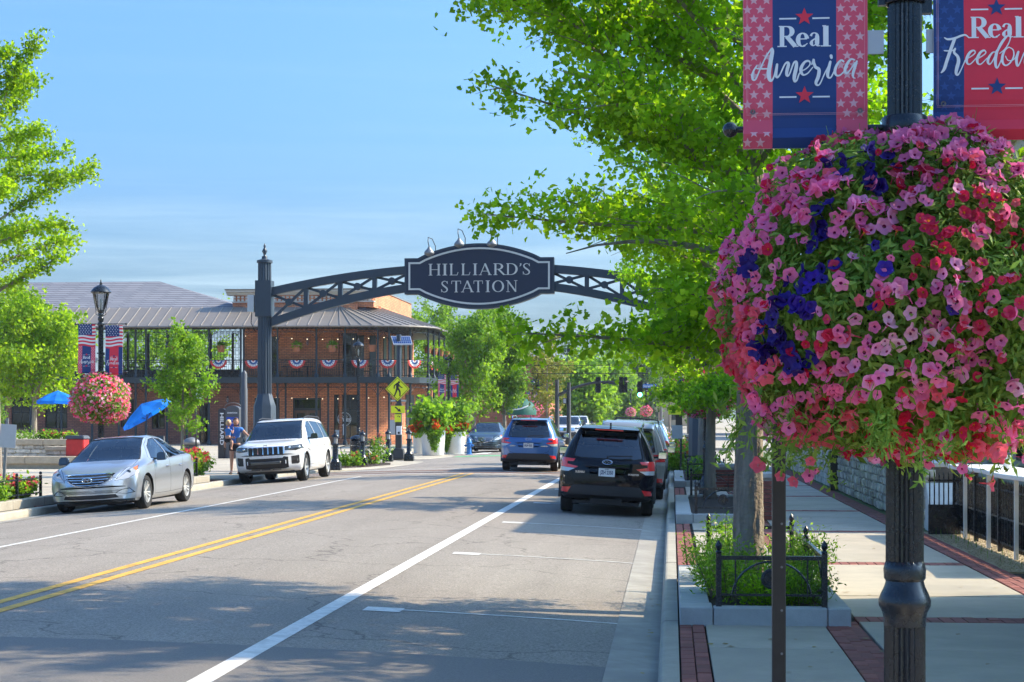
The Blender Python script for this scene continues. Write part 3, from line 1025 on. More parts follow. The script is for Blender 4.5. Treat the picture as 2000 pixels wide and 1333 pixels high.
def scatter(P, Nrm, size, TV, TF, spin=None, fold=0.0):
 """copies of a template (TV k×3, TF f×n) at points P, its +Z along Nrm"""
 n = len(P)
 Nrm = Nrm / (np.linalg.norm(Nrm, axis=1, keepdims=True) + 1e-9)
 ref = np.where(np.abs(Nrm[:, 2:3]) > 0.95, np.array([[1., 0, 0]]), np.array([[0., 0, 1]]))
 a = np.cross(ref, Nrm); a /= np.linalg.norm(a, axis=1, keepdims=True) + 1e-9
 c = np.cross(Nrm, a)
 s = rng.uniform(0, 2 * PI, n) if spin is None else spin
 ca, sa = np.cos(s)[:, None], np.sin(s)[:, None]
 X, Y = a * ca + c * sa, -a * sa + c * ca
 TV = np.asarray(TV, float)
 V = P[:, None, :] + size[:, None, None] * (TV[None, :, 0:1] * X[:, None, :] + TV[None, :, 1:2] * Y[:, None, :] + TV[None, :, 2:3] * Nrm[:, None, :])
 F = np.asarray(TF)[None] + (np.arange(n) * len(TV))[:, None, None]
 return V.reshape(-1, 3), F.reshape(-1, np.asarray(TF).shape[1])

LANCE = ([(0, 0, 0), (.16, .45, .05), (0, 1, -.06), (-.16, .45, .05)], [(0, 1, 2), (0, 2, 3)])
GINKGO = ([(0, -.15, 0), (.52, .42, .06), (.2, .74, .0), (0, .52, .03), (-.2, .74, 0), (-.52, .42, .06)], [(0, 1, 2), (0, 2, 3), (0, 3, 4), (0, 4, 5)])
OVAL = ([(0, -.1, 0), (.34, .3, .06), (.2, .8, -.02), (0, 1, -.08), (-.2, .8, -.02), (-.34, .3, .06)], [(0, 1, 2), (0, 2, 3), (0, 3, 4), (0, 4, 5)])

def samp(pts, t):
 x = t * (len(pts) - 1)
 i = min(int(x), len(pts) - 2)
 return pts[i].lerp(pts[i + 1], x - i), (pts[i + 1] - pts[i]).normalized()
def flower_basket(name, label, loc, Rx, Rz, n_leaf, n_fl, leaf_sz, fl_scale, near=True, group=None, tone=None):
 """loc = centre of the ball of blossom round the lamp post"""
 t = thing(name, label, 'flower basket', loc, 0, group)
 b = MB(); b.lathe([(Rx * .12, -Rz * .62), (Rx * .36, -Rz * .5), (Rx * .5, -Rz * .2), (Rx * .52, 0.0), (Rx * .46, Rz * .02), (Rx * .1, Rz * .1)], n=20)
 b.build('basket', M['soil'], t, smooth=True)
 def surf(n, lo=0.0):
  d = rng.normal(size=(n, 3)); d /= np.linalg.norm(d, axis=1, keepdims=True)
  k = np.ones(n)
  zz = d[:, 2]
  lump = np.array([mnoise.noise(Vector((float(q[0]) * 2.2, float(q[1]) * 2.2, float(q[2]) * 2.2 + loc[0]))) for q in d])
  lump2 = np.array([mnoise.noise(Vector((float(q[0]) * 6, float(q[1]) * 6, float(q[2]) * 6 + loc[0]))) for q in d])
  k = 1 + 0.13 * lump + .07 * lump2 + (rng.normal(0, .035, n) if not near else 0)
  rad = np.where(zz > 0, np.sqrt(np.clip(1 - 0.20 * zz ** 1.2, .1, 1)), 1.0 + 0.0 * zz)
  P = d * np.stack([Rx * k * rad, Rx * k * rad, Rz * k], 1)
  foot = -0.80 * Rz
  low = P[:, 2] < foot
  P[low, 2] = foot + (P[low, 2] - foot) * 0.45 + rng.normal(0, .03 * Rz, low.sum())
  return P, d, k
 P, d, k = surf(n_leaf)
 depth = 1 - np.abs(rng.normal(0, 0.13, n_leaf))
 P[: n_leaf // 6] *= 0.82
 P = P * depth[:, None]
 nrm = d + rng.normal(0, .7, d.shape) + np.array([0, 0, .5])
 V, F = scatter(P, nrm, leaf_sz * rng.uniform(.6, 1.5, n_leaf), *LANCE)
 me = np_mesh('foliage', V, F, [M['petunia_leaf']])
 tag(link('foliage', me, t), kind='stuff')
 trail = []
 if near:
  b = MB()
  for _ in range(260):
   q, dd, _k = surf(1)
   p = Vector(q[0]) * random.uniform(.9, 1.0); dv = Vector(dd[0])
   L = random.uniform(.03, .11)
   if dv.z < -0.3: dv = Vector((dv.x, dv.y, -1.2)); L *= 1.3
   e = p + dv.normalized() * L + Vector((random.uniform(-.03, .03), random.uniform(-.03, .03), 0))
   b.tube([p * .9, p, e], [.002, .0018, .001], 4, False)
   for j in range(5):
    pass
  tp_, tn_ = [], []
  for _ in range(95):
   a = random.uniform(0, 2 * PI); r0 = random.uniform(.45, .98)
   p = Vector((Rx * r0 * math.cos(a), Rx * r0 * math.sin(a), -Rz * random.uniform(.55, .85)))
   L = random.uniform(.05, .19)
   pts = [p, p + Vector((math.cos(a) * .04, math.sin(a) * .04, -L * .5)), p + Vector((math.cos(a) * .05 + random.uniform(-.04, .04), math.sin(a) * .05, -L))]
   b.tube(pts, [.004, .003, .002], 4, False)
   for j in range(int(12 + L * 130)):
    q, _d = samp(pts, random.random() * .999)
    tp_.append((q + Vector((random.gauss(0, .018), random.gauss(0, .018), random.gauss(0, .012))))[:]); tn_.append((random.gauss(0, .8), random.gauss(0, .8), random.gauss(0, .8)))
   if random.random() < .4: trail.append((np.array(pts[-1]), np.array([math.cos(a), math.sin(a), -.6])))
  V, F = scatter(np.array(tp_), np.array(tn_), .036 * rng.uniform(.6, 1.4, len(tp_)), *LANCE)
  tag(link('trailing_foliage', np_mesh('trailing_foliage', V, F, [M['petunia_leaf']]), t), kind='stuff')
  b.build('stem', M['petunia_leaf'], t, kind='stuff')
  ends = []
 Pf, df, kf = surf(n_fl)
 items = []
 if near:
  seeds = [(-.85, .15, 'navy', .16), (-.62, .12, 'navy', .2), (-.70, -.08, 'navy', .16), (-.32, .62, 'navy', .2), (-.5, .45, 'navy', .12), (-.78, -.3, 'navy', .14), (-.92, .35, 'navy', .1), (-.55, .3, 'navy', .1), (-.30, .15, 'navy', .12), (-.62, -.4, 'navy', .1), (.1, -.15, 'navy', .1), (-.3, -.15, 'navy', .07),
                 (.25, .33, 'red', .40), (.05, .3, 'red', .2), (.45, .2, 'red', .34), (.2, .05, 'red', .25), (.66, .38, 'red', .3), (-.1, .55, 'red', .06), (.5, -.1, 'red', .15), (.2, -.72, 'red', .2), (.55, -.65, 'red', .15),
                 (-.95, -.05, 'coral', .18), (-.9, -.45, 'coral', .24), (-.62, -.78, 'coral', .2), (-.3, -.66, 'coral', .14), (.05, -.62, 'coral', .14), (.66, -.35, 'coral', .16), (.9, -.2, 'coral', .2), (.35, -.85, 'coral', .14), (.8, -.7, 'coral', .2), (-.85, .05, 'pink', .2), (-.3, -.45, 'pink', .25), (.1, -.35, 'pink', .25), (.5, -.75, 'pink', .2), (-.75, -.6, 'pink', .2), (.3, -.1, 'red', .2), (-.1, -.8, 'red', .15), (.75, .0, 'red', .2), (.6, .2, 'pink', .2),
                 (-.8, .35, 'pink', .3), (-.75, .55, 'pink', .25), (-.4, .42, 'pink', .25), (-.1, .42, 'pink', .2), (0, .9, 'pink', .25), (.4, .75, 'pink', .3), (.35, .55, 'pink', .2), (.15, .0, 'pink', .2), (.4, -.3, 'pink', .3), (-.2, -.3, 'pale', .16), (.5, -.5, 'pale', .12), (.15, -.25, 'red', .2), (-.15, .15, 'red', .12)]
 else:
  seeds = []
 if near:
  pass
 for i in range(n_fl):
  p = Pf[i]; dd = df[i]
  u_, w_ = p[0] / Rx, p[2] / Rz
  if near and dd[1] < 0.25:
   best, kd = None, 1e9
   for (su, sw, kk, sr) in seeds:
    q = math.hypot(u_ - su, w_ - sw) / (sr * (.84 if kk == 'navy' else 1))
    if q < kd: kd, best = q, kk
   if kd > 1.05 or rng.random() < (0.08 if best == 'navy' and kd < .8 else 0.3):
    best = rng.choice(['pink', 'pale', 'red', 'coral'], p=[.44, .12, .36, .08])
   dens = mnoise.noise(Vector((u_ * 3.1, w_ * 3.1, 5.0)))
   if dens < -0.14 and rng.random() < 0.65: continue
   if rng.random() < 0.16: continue
   if abs(u_) < .35 and abs(w_ - .18) < .12 and u_ < 0 and rng.random() < .5: continue
  else:
   best = rng.choice(['pink', 'pale', 'red', 'coral', 'navy'], p=tone or [.42, .14, .2, .18, .06])
  items.append((p, dd, best))
 for p, dd in trail: items.append((p, dd, rng.choice(['coral', 'pink', 'red'], p=[.45, .25, .3])))
 mis = []
 for p, dd, kk in items:
  v = Vector(dd) + Vector(rng.normal(0, .62, 3)) + Vector((0, -0.2, .1))
  q = v.normalized().to_track_quat('Z', 'Y')
  mis.append((p, q, kk, float(rng.uniform(.62, 1.2)) * fl_scale))
 if near:
  mis.sort(key=lambda a: a[0][1])
  objs, rest = mis[:300], mis[300:]
 else:
  objs, rest = [], mis
 for p, q, kk, s_ in objs:
  o = link('flower', random.choice(FMESH[kk]), t, tuple(p * 1.015))
  o.rotation_euler = q.to_euler('XYZ', Euler0)
  o.rotation_euler.rotate_axis('Z', random.uniform(0, 6.28))
  o.scale = (s_, s_ * random.uniform(.85, 1.1), s_)
 if rest:
  for kk in PM:
   sel = [a for a in rest if a[2] == kk]
   if not sel: continue
   me0 = random.choice(FM[kk])
   tv = np.array(me0.v) if near else np.array([(0, 0, -.2 * .03)] + [(.03 * math.cos(a), .03 * math.sin(a), 0) for a in np.arange(0, 2 * PI - .01, 2 * PI / 5)])
   if near:
    quads = [f for f in me0.f]
    fi = np.array([(f[0], f[1], f[2]) for f in quads] + [(f[0], f[2], f[3]) for f in quads])
    mi1 = np.array(me0.m + me0.m)
   else:
    fi = np.array([(0, 1 + k2, 1 + (k2 + 1) % 5) for k2 in range(5)])
    mi1 = np.zeros(5)
   PP = np.array([a[0] for a in sel]) * 1.015
   NN = np.array([(a[1] @ Vector((0, 0, 1)))[:] for a in sel])
   V, F = scatter(PP, NN, np.array([a[3] for a in sel]), tv, fi)
   me = np_mesh('flowers', V, F, list(PM[kk]), mi=np.tile(mi1, len(sel)))
   tag(link('flower_cluster', me, t), kind='stuff')
 return t
from mathutils import Euler
Euler0 = Euler((0, 0, 0))

# lamp posts
LAMP_GLASS = glass_mat('lantern_glass', (0.75, 0.78, 0.78))
def lamp_post(label, loc, group='ornamental street lamps', lantern=True, arms=True):
 t = thing('street_lamp', label, 'street lamp', loc, 0, group)
 z = [
  (.20, 0), (.20, .06), (.17, .10), (.165, .30), (.15, .36), (.115, .42), (.095, .50), (.085, .52),
  (.079, .54, 1), (.078, 1.0, 1), (.079, 1.0), (.080, 1.03), (.084, 1.05), (.097, 1.075), (.0985, 1.095), (.090, 1.12), (.076, 1.15), (.071, 1.17), (.078, 1.18), (.08, 1.215), (.076, 1.23),
  (.072, 1.245, 1), (.062, 4.2, 1), (.062, 4.2), (.075, 4.22), (.078, 4.27), (.062, 4.30)]
 b = MB(); b.lathe(z, n=40, flute=0.13)
 b.build('post', M['iron'], t, smooth=27)
 b = MB()
 b.lathe([(.05, 4.28), (.065, 4.34), (.05, 4.39), (.09, 4.44), (.095, 4.47)], n=16)
 for k in range(4):
  a = PI / 4 + k * PI / 2
  c_, s_ = math.cos(a), math.sin(a)
  b.tube([(c_ * .06, s_ * .06, 4.33), (c_ * .14, s_ * .14, 4.37), (c_ * .13, s_ * .13, 4.45), (c_ * .225, s_ * .225, 4.92)], .010, 6)
 b.build('cradle', M['iron'], t, smooth=50)
 b = MB(); b.lathe([(.09, 4.47), (.12, 4.55), (.2, 4.92)], n=16, caps=False)
 b.build('lantern_glass', LAMP_GLASS, t, smooth=True, fix=False)
 b = MB(); b.lathe([(.24, 4.90), (.26, 4.93), (.235, 4.97), (.18, 5.04), (.10, 5.09), (.05, 5.11), (.03, 5.13), (.035, 5.16), (.012, 5.19), (.02, 5.21), (.001, 5.26)], n=20)
 b.build('lamp_hood', M['iron'], t, smooth=40)
 b = MB(); b.lathe([(.02, 4.47), (.03, 4.62), (.04, 4.7), (.0, 4.8)], n=10)
 b.build('bulb', M['white'], t, smooth=True)
 if arms:
  for zz in (2.90, 4.12):
   b = MB()
   for s_ in (-1, 1):
    b.tube([(s_ * .06, 0, zz), (s_ * .66, 0, zz)], .0125, 8)
    b.ball((s_ * .66, 0, zz), .03, 12, 8)
   b.lathe([(.082, zz - .04), (.086, zz - .035), (.086, zz + .035), (.082, zz + .04)], n=20)
   b.build('banner_arm', M['iron'], t, smooth=50)
  for zz in (3.38,):
   b = MB()
   b.lathe([(.075, zz - .012), (.079, zz - .008), (.079, zz + .008), (.075, zz + .012)], n=24, caps=False)
   b.box(.06, .1, -.02, .02, zz - .05, zz + .02); b.box(-.1, -.07, -.015, .015, zz - .015, zz + .015)
   b.build('clamp', M['iron'], t)
   for s_ in (-1, 1):
    b = MB(); b.box(s_ * .11 - .03, s_ * .11 + .03, -.01, .0, zz - .2, zz - .11)
    b.build('bracket_plate', M['alu'], t)
 return t

# trees
LM = {
 'ginkgo': leaf_mat('ginkgo_leaf', (0.12, 0.27, 0.016), (0.33, 0.56, 0.035), 0.68, (1.6, 1.5, .5)),
 'ginkgo_y': leaf_mat('ginkgo_leaf_yellowing', (0.13, 0.27, 0.016), (0.34, 0.50, 0.035), 0.66, (1.5, 1.4, .5)),
 'lime': leaf_mat('lime_leaf', (0.12, 0.27, 0.02), (0.30, 0.50, 0.055), 0.58, (1.3, 1.2, .5)),
 'green': leaf_mat('street_tree_leaf', (0.08, 0.20, 0.022), (0.22, 0.38, 0.055), 0.55, (1.3, 1.2, .5)),
 'dark': leaf_mat('far_leaf', (0.05, 0.12, 0.03), (0.13, 0.22, 0.055), 0.45),
 'gold': leaf_mat('gold_leaf', (0.16, 0.20, 0.02), (0.36, 0.36, 0.05), 0.45),
}
def branch_path(p, d, L, n, up=0.0, wig=0.1, rr=random):
 pts = [Vector(p)]
 d = Vector(d).normalized()
 for i in range(n):
  d = (d + Vector((rr.uniform(-wig, wig), rr.uniform(-wig, wig), rr.uniform(-wig, wig) + up / n))).normalized()
  pts.append(pts[-1] + d * (L / n))
 return pts
def tree(name, label, loc, H, tr, z0, rad, n_pri, leaf_n, leaf_sz, leaf='green', tmpl=OVAL, group=None, seed=1, elev=(25, 55), sub=9, subL=0.33, lean=(0, 0), fork=None, clump=3, trunk_n=10, bark='bark', stray=0.06, azim=None, extra=(), prune=None, cat='tree'):
 """rad(t): crown radius at fraction t of the crown height; branches are real limbs, leaves sit in tufts along the shoots"""
 rr = random.Random(seed)
 t = thing(name, label, cat, loc, 0, group)
 b = MB()
 npt = 9
 tp = []
 for i in range(npt + 1):
  f = i / npt
  tp.append(Vector((lean[0] * f + 0.03 * H / 8 * math.sin(f * 5 + seed), lean[1] * f + 0.03 * H / 8 * math.cos(f * 4 + seed), -0.05 + f * (H * 0.96))))
 trad = [tr * (1.25 if i == 0 else 1) * (1 - 0.93 * (i / npt) ** 1.1) + 0.006 for i in range(npt + 1)]
 fine = [samp(tp, i / 24)[0] for i in range(25)]
 frad = [tr * (1 + 0.35 * math.exp(-i / 24 * H / 0.15)) * (1 - 0.93 * (i / 24) ** 0.9) + 0.006 for i in range(25)]
 b.tube(fine, frad, trunk_n)
 if trunk_n >= 20:
  b.v, b.f, b.m = [], [], []
  nr, na = 150, 64
  pf = [samp(tp, i / (nr - 1)) for i in range(nr)]
  for i in range(nr):
   f = i / (nr - 1)
   r_ = tr * (1 + 0.35 * math.exp(-f * H / 0.15)) * (1 - 0.93 * f ** 0.9) + 0.006
   z_ = f * H
   for k in range(na):
    a = 2 * PI * k / na
    q = mnoise.noise(Vector((math.cos(a) * 5.5, math.sin(a) * 5.5, z_ * 2.2))) + .5 * mnoise.noise(Vector((math.cos(a) * 12, math.sin(a) * 12, z_ * 5)))
    rid = (1 - abs(q) * 2.6)
    rr_ = r_ * (1 + .11 * max(-.8, rid) * min(1, (1 - f) * 2) - .05)
    b.v.append(tuple(pf[i][0] + Vector((math.cos(a) * rr_, math.sin(a) * rr_, 0))))
  for i in range(nr - 1):
   for k in range(na):
    l_ = (k + 1) % na
    b.f.append([i * na + k, i * na + l_, (i + 1) * na + l_, (i + 1) * na + k]); b.m.append(0)
 shoots = []
 for i in range(n_pri):
  f = (i + rr.uniform(0, .8)) / n_pri
  z = z0 + (H * 0.97 - z0) * f ** 0.95
  az = (i * 2.39996 + rr.uniform(-.4, .4)) if azim is None else azim(i, rr)
  el = R(rr.uniform(*elev) + 22 * f)
  L = rad(f) / max(.45, math.cos(el)) * rr.uniform(.72, 1.1)
  base = samp(tp, min(.98, z / (H * 0.96)))[0]
  pts = branch_path(base, (math.cos(az) * math.cos(el), math.sin(az) * math.cos(el), math.sin(el)), L, 6, up=-0.15, wig=.13, rr=rr)
  r0 = max(.008, tr * 0.24 * (1 - f) + 0.008)
  b.tube(pts, [r0 * (1 - .88 * k / 6) for k in range(7)], 6, False)
  if prune and prune(pts[-1]): continue
  shoots.append((pts, L * 1.25, .12, 1.0))
  for j in range(sub):
   u = .22 + .78 * (j + rr.random()) / sub
   q, dd = samp(pts, min(u, .99))
   side = dd.cross(Vector((0, 0, 1)))
   if side.length < .1: side = Vector((1, 0, 0))
   side.normalize()
   sgn = 1 if j % 2 else -1
   d2 = dd * .75 + side * sgn * rr.uniform(.5, 1.0) + Vector((0, 0, rr.uniform(-.25, .5)))
   L2 = L * subL * rr.uniform(.6, 1.3) * (1.15 - .5 * u)
   p2 = branch_path(q, d2, L2, 4, up=rr.uniform(-.5, .2), wig=.14, rr=rr)
   b.tube(p2, [max(.003, r0 * .3) * (1 - .8 * k / 4) for k in range(5)], 4, False)
   shoots.append((p2, L2, 0.0, 1.0))
 for (p, d, L, up) in extra:
  pts = branch_path(Vector(p), d, L, 7, up=up, wig=.05, rr=rr)
  b.tube(pts, [.035 * (1 - .9 * k / 7) for k in range(8)], 6, False)
  shoots.append((pts, L * 1.3, .1, 1.0))
  for j in range(14):
   q, dd = samp(pts, .12 + .86 * j / 14)
   side = dd.cross(Vector((0, 0, 1))).normalized()
   d2 = dd * .9 + side * (1 if j % 2 else -1) * rr.uniform(.5, 1) + Vector((0, 0, rr.uniform(-.4, .4)))
   L2 = rr.uniform(.3, .75) * (1.1 - .5 * j / 14)
   p2 = branch_path(q, d2, L2, 4, up=-.2, wig=.15, rr=rr)
   b.tube(p2, [.006, .005, .004, .003, .002], 4, False)
   shoots.append((p2, L2, 0, 1))
 shoots.append(([tp[-2], tp[-1], tp[-1] + Vector((0, 0, .1))], H * .08, 0, 1))
 tr_o = b.build('trunk', M[bark], t, smooth=True, fix=False)
 tot = sum(s_[1] for s_ in shoots)
 P, N = [], []
 for pts, L, a0, a1 in shoots:
  k = max(2, int(leaf_n * L / tot / clump))
  for _ in range(k):
   u = a0 + (a1 - a0) * rr.random()
   q, dd = samp(pts, min(u, .999))
   c_ = q + Vector((rr.gauss(0, stray), rr.gauss(0, stray), rr.gauss(0, stray)))
   if prune and prune(c_) and rr.random() < .93: continue
   for _2 in range(clump):
    P.append(c_ + Vector((rr.gauss(0, leaf_sz * .75), rr.gauss(0, leaf_sz * .75), rr.gauss(0, leaf_sz * .75))))
    N.append((rr.gauss(0, .75), rr.gauss(0, .75), rr.gauss(.25, .75)))
 P = np.array([p[:] for p in P]); N = np.array(N)
 sz = leaf_sz * rng.uniform(.6, 1.25, len(P))
 V, F = scatter(P, N, sz, *tmpl)
 cr_ = link('crown', np_mesh('crown', V, F, [LM[leaf]]), t)
 cr_['kind'] = 'stuff'
 return t

def prof(*pts):
 def f(t):
  for i in range(len(pts) - 1):
   if t <= pts[i + 1][0]:
    a, b_ = pts[i], pts[i + 1]
    return a[1] + (b_[1] - a[1]) * (t - a[0]) / (b_[0] - a[0])
  return pts[-1][1]
 return f

tree('ginkgo_tree', 'big ginkgo with deeply grooved trunk in the nearest kerbside planter, crown reaching over the street', (0.79, 17.35, .2), 10.4, .155, 2.75,
     prof((0, 1.6), (.12, 2.3), (.4, 3.1), (.7, 3.0), (.9, 1.8), (1, .8)), 60, 112000, .075, 'ginkgo', GINKGO, 'ginkgo trees along the right kerb', 11, (8, 38), 14, .40, clump=4, trunk_n=20, stray=.09, prune=lambda p: p.x < -1.3 and 2.88 < p.z < 3.62,
     extra=[((0, 0, 2.35), (-1, -.15, .1), 2.5, -.05), ((0, 0, 3.5), (-1, .1, .22), 2.8, -.1), ((0, 0, 4.1), (-1, -.3, .3), 2.9, 0), ((0, 0, 5.0), (-1, .1, .75), 3.2, .1), ((0, 0, 2.7), (-.75, .5, .0), 1.3, -.2), ((0, 0, 2.5), (.6, .5, .1), 1.6, -.1), ((0,0,2.75),(-.9,-.5,-.05),1.0,-.2), ((0,0,2.8),(-.55,-.8,.1),1.6,-.2)])
tree('ginkgo_tree', 'ginkgo with forked pale trunk in the second kerbside planter, behind the nearest one', (0.80, 35.6, .2), 8.6, .12, 2.2,
     prof((0, 1.3), (.2, 2.3), (.6, 2.1), (1, .6)), 38, 30000, .09, 'ginkgo', GINKGO, 'ginkgo trees along the right kerb', 5, (12, 45), 8, .36, clump=4, trunk_n=12, extra=[((0, 0, 2.3), (-.9, -.5, -.02), 1.1, -.2), ((0, 0, 2.3), (.8, -.6, -.1), 1.6, -.2), ((0, 0, 2.4), (-.3, -1, -.05), 1.9, -.25), ((0, 0, 2.5), (.4, -1, 0), 1.7, -.25), ((0, 0, 2.2), (0, -1, .05), 1.3, -.3)])
tree('ginkgo_tree', 'slim ginkgo in the third kerbside planter, half hidden behind the lamp post', (0.85, 51.5, .15), 8.2, .11, 2.7,
     prof((0, 1.2), (.3, 2.0), (.6, 1.8), (1, .6)), 24, 9000, .10, 'ginkgo', GINKGO, 'ginkgo trees along the right kerb', 6, (20, 45), 7, .33, clump=3)
tree('ginkgo_tree', 'ginkgo whose feathery upswept branches enter the photo at the far left edge', (at(-8, 35.0), 35.0, WALK), 9.75, .13, 4.35,
     prof((0, 1.8), (.2, 2.35), (.45, 2.0), (.75, 1.1), (1, .35)), 30, 21000, .082, 'ginkgo_y', GINKGO, 'ginkgo trees along the left kerb', 21, (0, 44), 9, .27, clump=4, stray=.07)
tree('plane_tree', 'broad rounded tree with yellow-green leaves in front of the left end of the restaurant', (at(66, 78), 78, .3), 6.3, .16, 2.0,
     prof((0, 2.0), (.3, 2.75), (.6, 2.3), (1, .9)), 34, 17000, .17, 'ginkgo_y', OVAL, None, 31, (10, 45), 8, .42, clump=3, stray=.14)
tree('young_tree', 'narrow bright green young tree between the left flower ball and the kiosk', (at(357, 50.5), 50.5, WALK), 4.3, .055, 1.35,
     prof((0, .5), (.25, .78), (.55, .62), (.85, .35), (1, .2)), 26, 6500, .095, 'lime', OVAL, None, 41, (20, 55), 6, .4, clump=3, stray=.07)
for i, (px, s_, H, r_, sd_, lf, lab) in enumerate([
  (925, 98, 6.9, 2.0, 51, 'lime', 'bright green tree right behind the big white planters'),
  (985, 101, 7.6, 1.9, 52, 'green', 'taller green tree just right of the one behind the white planters')]):
 tree('street_tree', lab, (at(px, s_), s_, WALK), H, .13, 1.7, prof((0, r_ * .8), (.3, r_), (.6, r_ * .8), (.85, r_ * .4), (1, .2)), 36, 13000, .17, lf, OVAL, 'maple trees on the far left side', sd_, (25, 60), 8, .38, clump=3, stray=.11)
tree('street_tree', 'sparse yellow-leaved tree in front of the far brick building', (at(1068, 128), 128, WALK), 7.6, .1, 1.6, prof((0, 1.6), (.4, 2.1), (.8, 1.0), (1, .3)), 22, 2600, .22, 'gold', OVAL, None, 61, (15, 45), 7, .35, clump=2, stray=.06)
FAR = [(1135, 170, 6.6, 3.0, 'lime', 'full green tree just right of the signal mast'), (1165, 205, 7.2, 3.6, 'green', 'tall green tree behind the signal arm'),
       (1205, 240, 6.6, 3.6, 'lime', 'rounded tree under the right end of the signal arm'), (1236, 290, 9.3, 4.8, 'dark', 'dark tall tree far down the street behind the street name sign'),
       (1262, 330, 8.0, 4.2, 'green', 'low green tree below the street name sign'), (1120, 330, 10.0, 5.5, 'dark', 'big tree rising at the back behind the signal mast'),
       (1200, 400, 12.0, 7, 'dark', 'tall hazy tree at the end of the street, left one'), (1240, 430, 13.5, 8, 'dark', 'tallest hazy tree at the end of the street'), (1285, 400, 12.0, 7, 'dark', 'hazy tree at the end of the street, right one'),
       (1325, 380, 11, 7, 'dark', 'broad tree at the end of the right pavement'), (1385, 260, 12, 6, 'green', 'green tree far behind the second ginkgo'), (1450, 240, 12, 6, 'lime', 'light green tree far behind the nearest trunk')]
for i, (px, s_, H, r_, lf, lab) in enumerate(FAR):
 tree('far_tree', lab, (at(px, s_), s_, 0), H, .2 + H / 100, H * .12, prof((0, r_ * .8), (.3, r_), (.65, r_ * .85), (1, r_ * .3)), 30, 7500, .26 + s_ / 900, lf, OVAL, 'trees far down the street', 70 + i, (5, 50), 8, .42, clump=3, stray=.3)
for i, (px, s_, H, lab) in enumerate([(1345, 64, 6.5, 'small tree behind the yellow arrow sign on the right pavement'), (1308, 120, 6.5, 'small tree beyond the crossing at the right kerb')]):
 tree('street_tree', lab, (at(px, s_), s_, WALK), H, .08, 2.1, prof((0, 1.0), (.4, 1.6), (1, .5)), 22, 4000, .14, 'ginkgo_y' if i == 0 else 'lime', OVAL, None, 90 + i, (20, 50), 6, .35, clump=3)
for i, (px, s_, H, lab) in enumerate([(20, 92, 4.0, 'dark shrubby tree at the far left edge beside the cafe window'), (868, 150, 11.5, 'treetop showing above the end of the restaurant roof')]):
 tree('far_tree', lab, (at(px, s_) - (1.6 if i == 0 else 0), s_, .15), H, .15, H * .25, prof((0, 1.2), (.4, 1.5 + i), (1, .6)), 22, 4500, .15 + .1 * i, 'green', OVAL, None, 95 + i, (10, 50), 7, .4, clump=3, stray=.12)

# low planting
for i, (px, s_, H, lab) in enumerate([(262, 131, 9.2, 'tree seen through the open porch, left one'), (318, 133, 8.6, 'tree seen through the open porch, middle one'), (400, 130, 8.9, 'tree seen through the lattice screens of the porch'), (838, 133, 9.0, 'tree behind the street side corner of the gallery')]):
 tree('far_tree', lab, (at(px, s_), s_, .15), H, .15, 1.5, prof((0, 1.8), (.4, 2.4), (1, .9)), 24, 5000, .22, 'lime', OVAL, None, 110 + i, (10, 50), 7, .4, clump=3, stray=.12)
def shrub(name, label, loc, rx, ry, h, n, sz, leaf='green', fl=None, group=None, cat='shrub', seed=0, lance=False, fl_n=60, fl_sz=.05):
 rr = random.Random(seed + 1000)
 t = thing(name, label, cat, loc, 0, group)
 b = MB()
 tips = []
 for _ in range(max(8, int(n / 60))):
  a = rr.uniform(0, 2 * PI); q = math.sqrt(rr.random())
  bx, by = .5 * rx * q * math.cos(a), .5 * ry * q * math.sin(a)
  ex, ey = rx * q * math.cos(a) * 1.02, ry * q * math.sin(a) * 1.02
  hh = h * rr.uniform(.55, 1.12) * (1 - .35 * q * q)
  pts = [Vector((bx, by, 0)), Vector(((bx + ex) / 2, (by + ey) / 2, hh * .6)), Vector((ex, ey, hh))]
  b.tube(pts, [.006, .004, .002], 4, False)
  tips.append(pts)
 b.build('stem', M['twig'], t, fix=False, kind='stuff')
 P, N = [], []
 for _ in range(n):
  pts = rr.choice(tips)
  u = rr.uniform(.12, 1.0)
  q, dd = samp(pts, min(u, .999))
  P.append((q + Vector((rr.gauss(0, sz * 1.1), rr.gauss(0, sz * 1.1), rr.gauss(0, sz * .8))))[:])
  N.append((rr.gauss(0, .7), rr.gauss(0, .7), rr.gauss(.6, .6)))
 P = np.array(P); P[:, 2] = np.maximum(P[:, 2], 0.01)
 V, F = scatter(P, np.array(N), sz * rng.uniform(.6, 1.3, n), *(LANCE if lance else OVAL))
 tag(link('foliage', np_mesh('foliage', V, F, [LM[leaf]]), t), kind='stuff')
 if fl:
  P = []
  for _ in range(fl_n):
   pts = rr.choice(tips)
   q, dd = samp(pts, rr.uniform(.85, .999))
   c_ = q + Vector((0, 0, .02))
   for _2 in range(4):
    P.append((c_ + Vector((rr.gauss(0, fl_sz * .4), rr.gauss(0, fl_sz * .4), rr.gauss(0, fl_sz * .3))))[:])
  P = np.array(P)
  tv = np.array([(0, 0, -.3)] + [(math.cos(a), math.sin(a), .15 * math.sin(a * 3)) for a in np.arange(0, 2 * PI - .01, 2 * PI / 6)]) * .5
  fi = [(0, 1 + k, 1 + (k + 1) % 6) for k in range(6)]
  V, F = scatter(P, rng.normal(0, .6, (len(P), 3)) + np.array([0, -.3, .8]), fl_sz * rng.uniform(.6, 1.2, len(P)), tv, fi)
  tag(link('blossom', np_mesh('blossom', V, F, [fl]), t), kind='stuff')
 return t
M['fl_orange'] = pet_mat('begonia_orange', (0.75, 0.06, 0.01), (0.85, 0.16, 0.03))
M['fl_rose'] = pet_mat('rose_red', (0.65, 0.05, 0.07), (0.75, 0.14, 0.14))
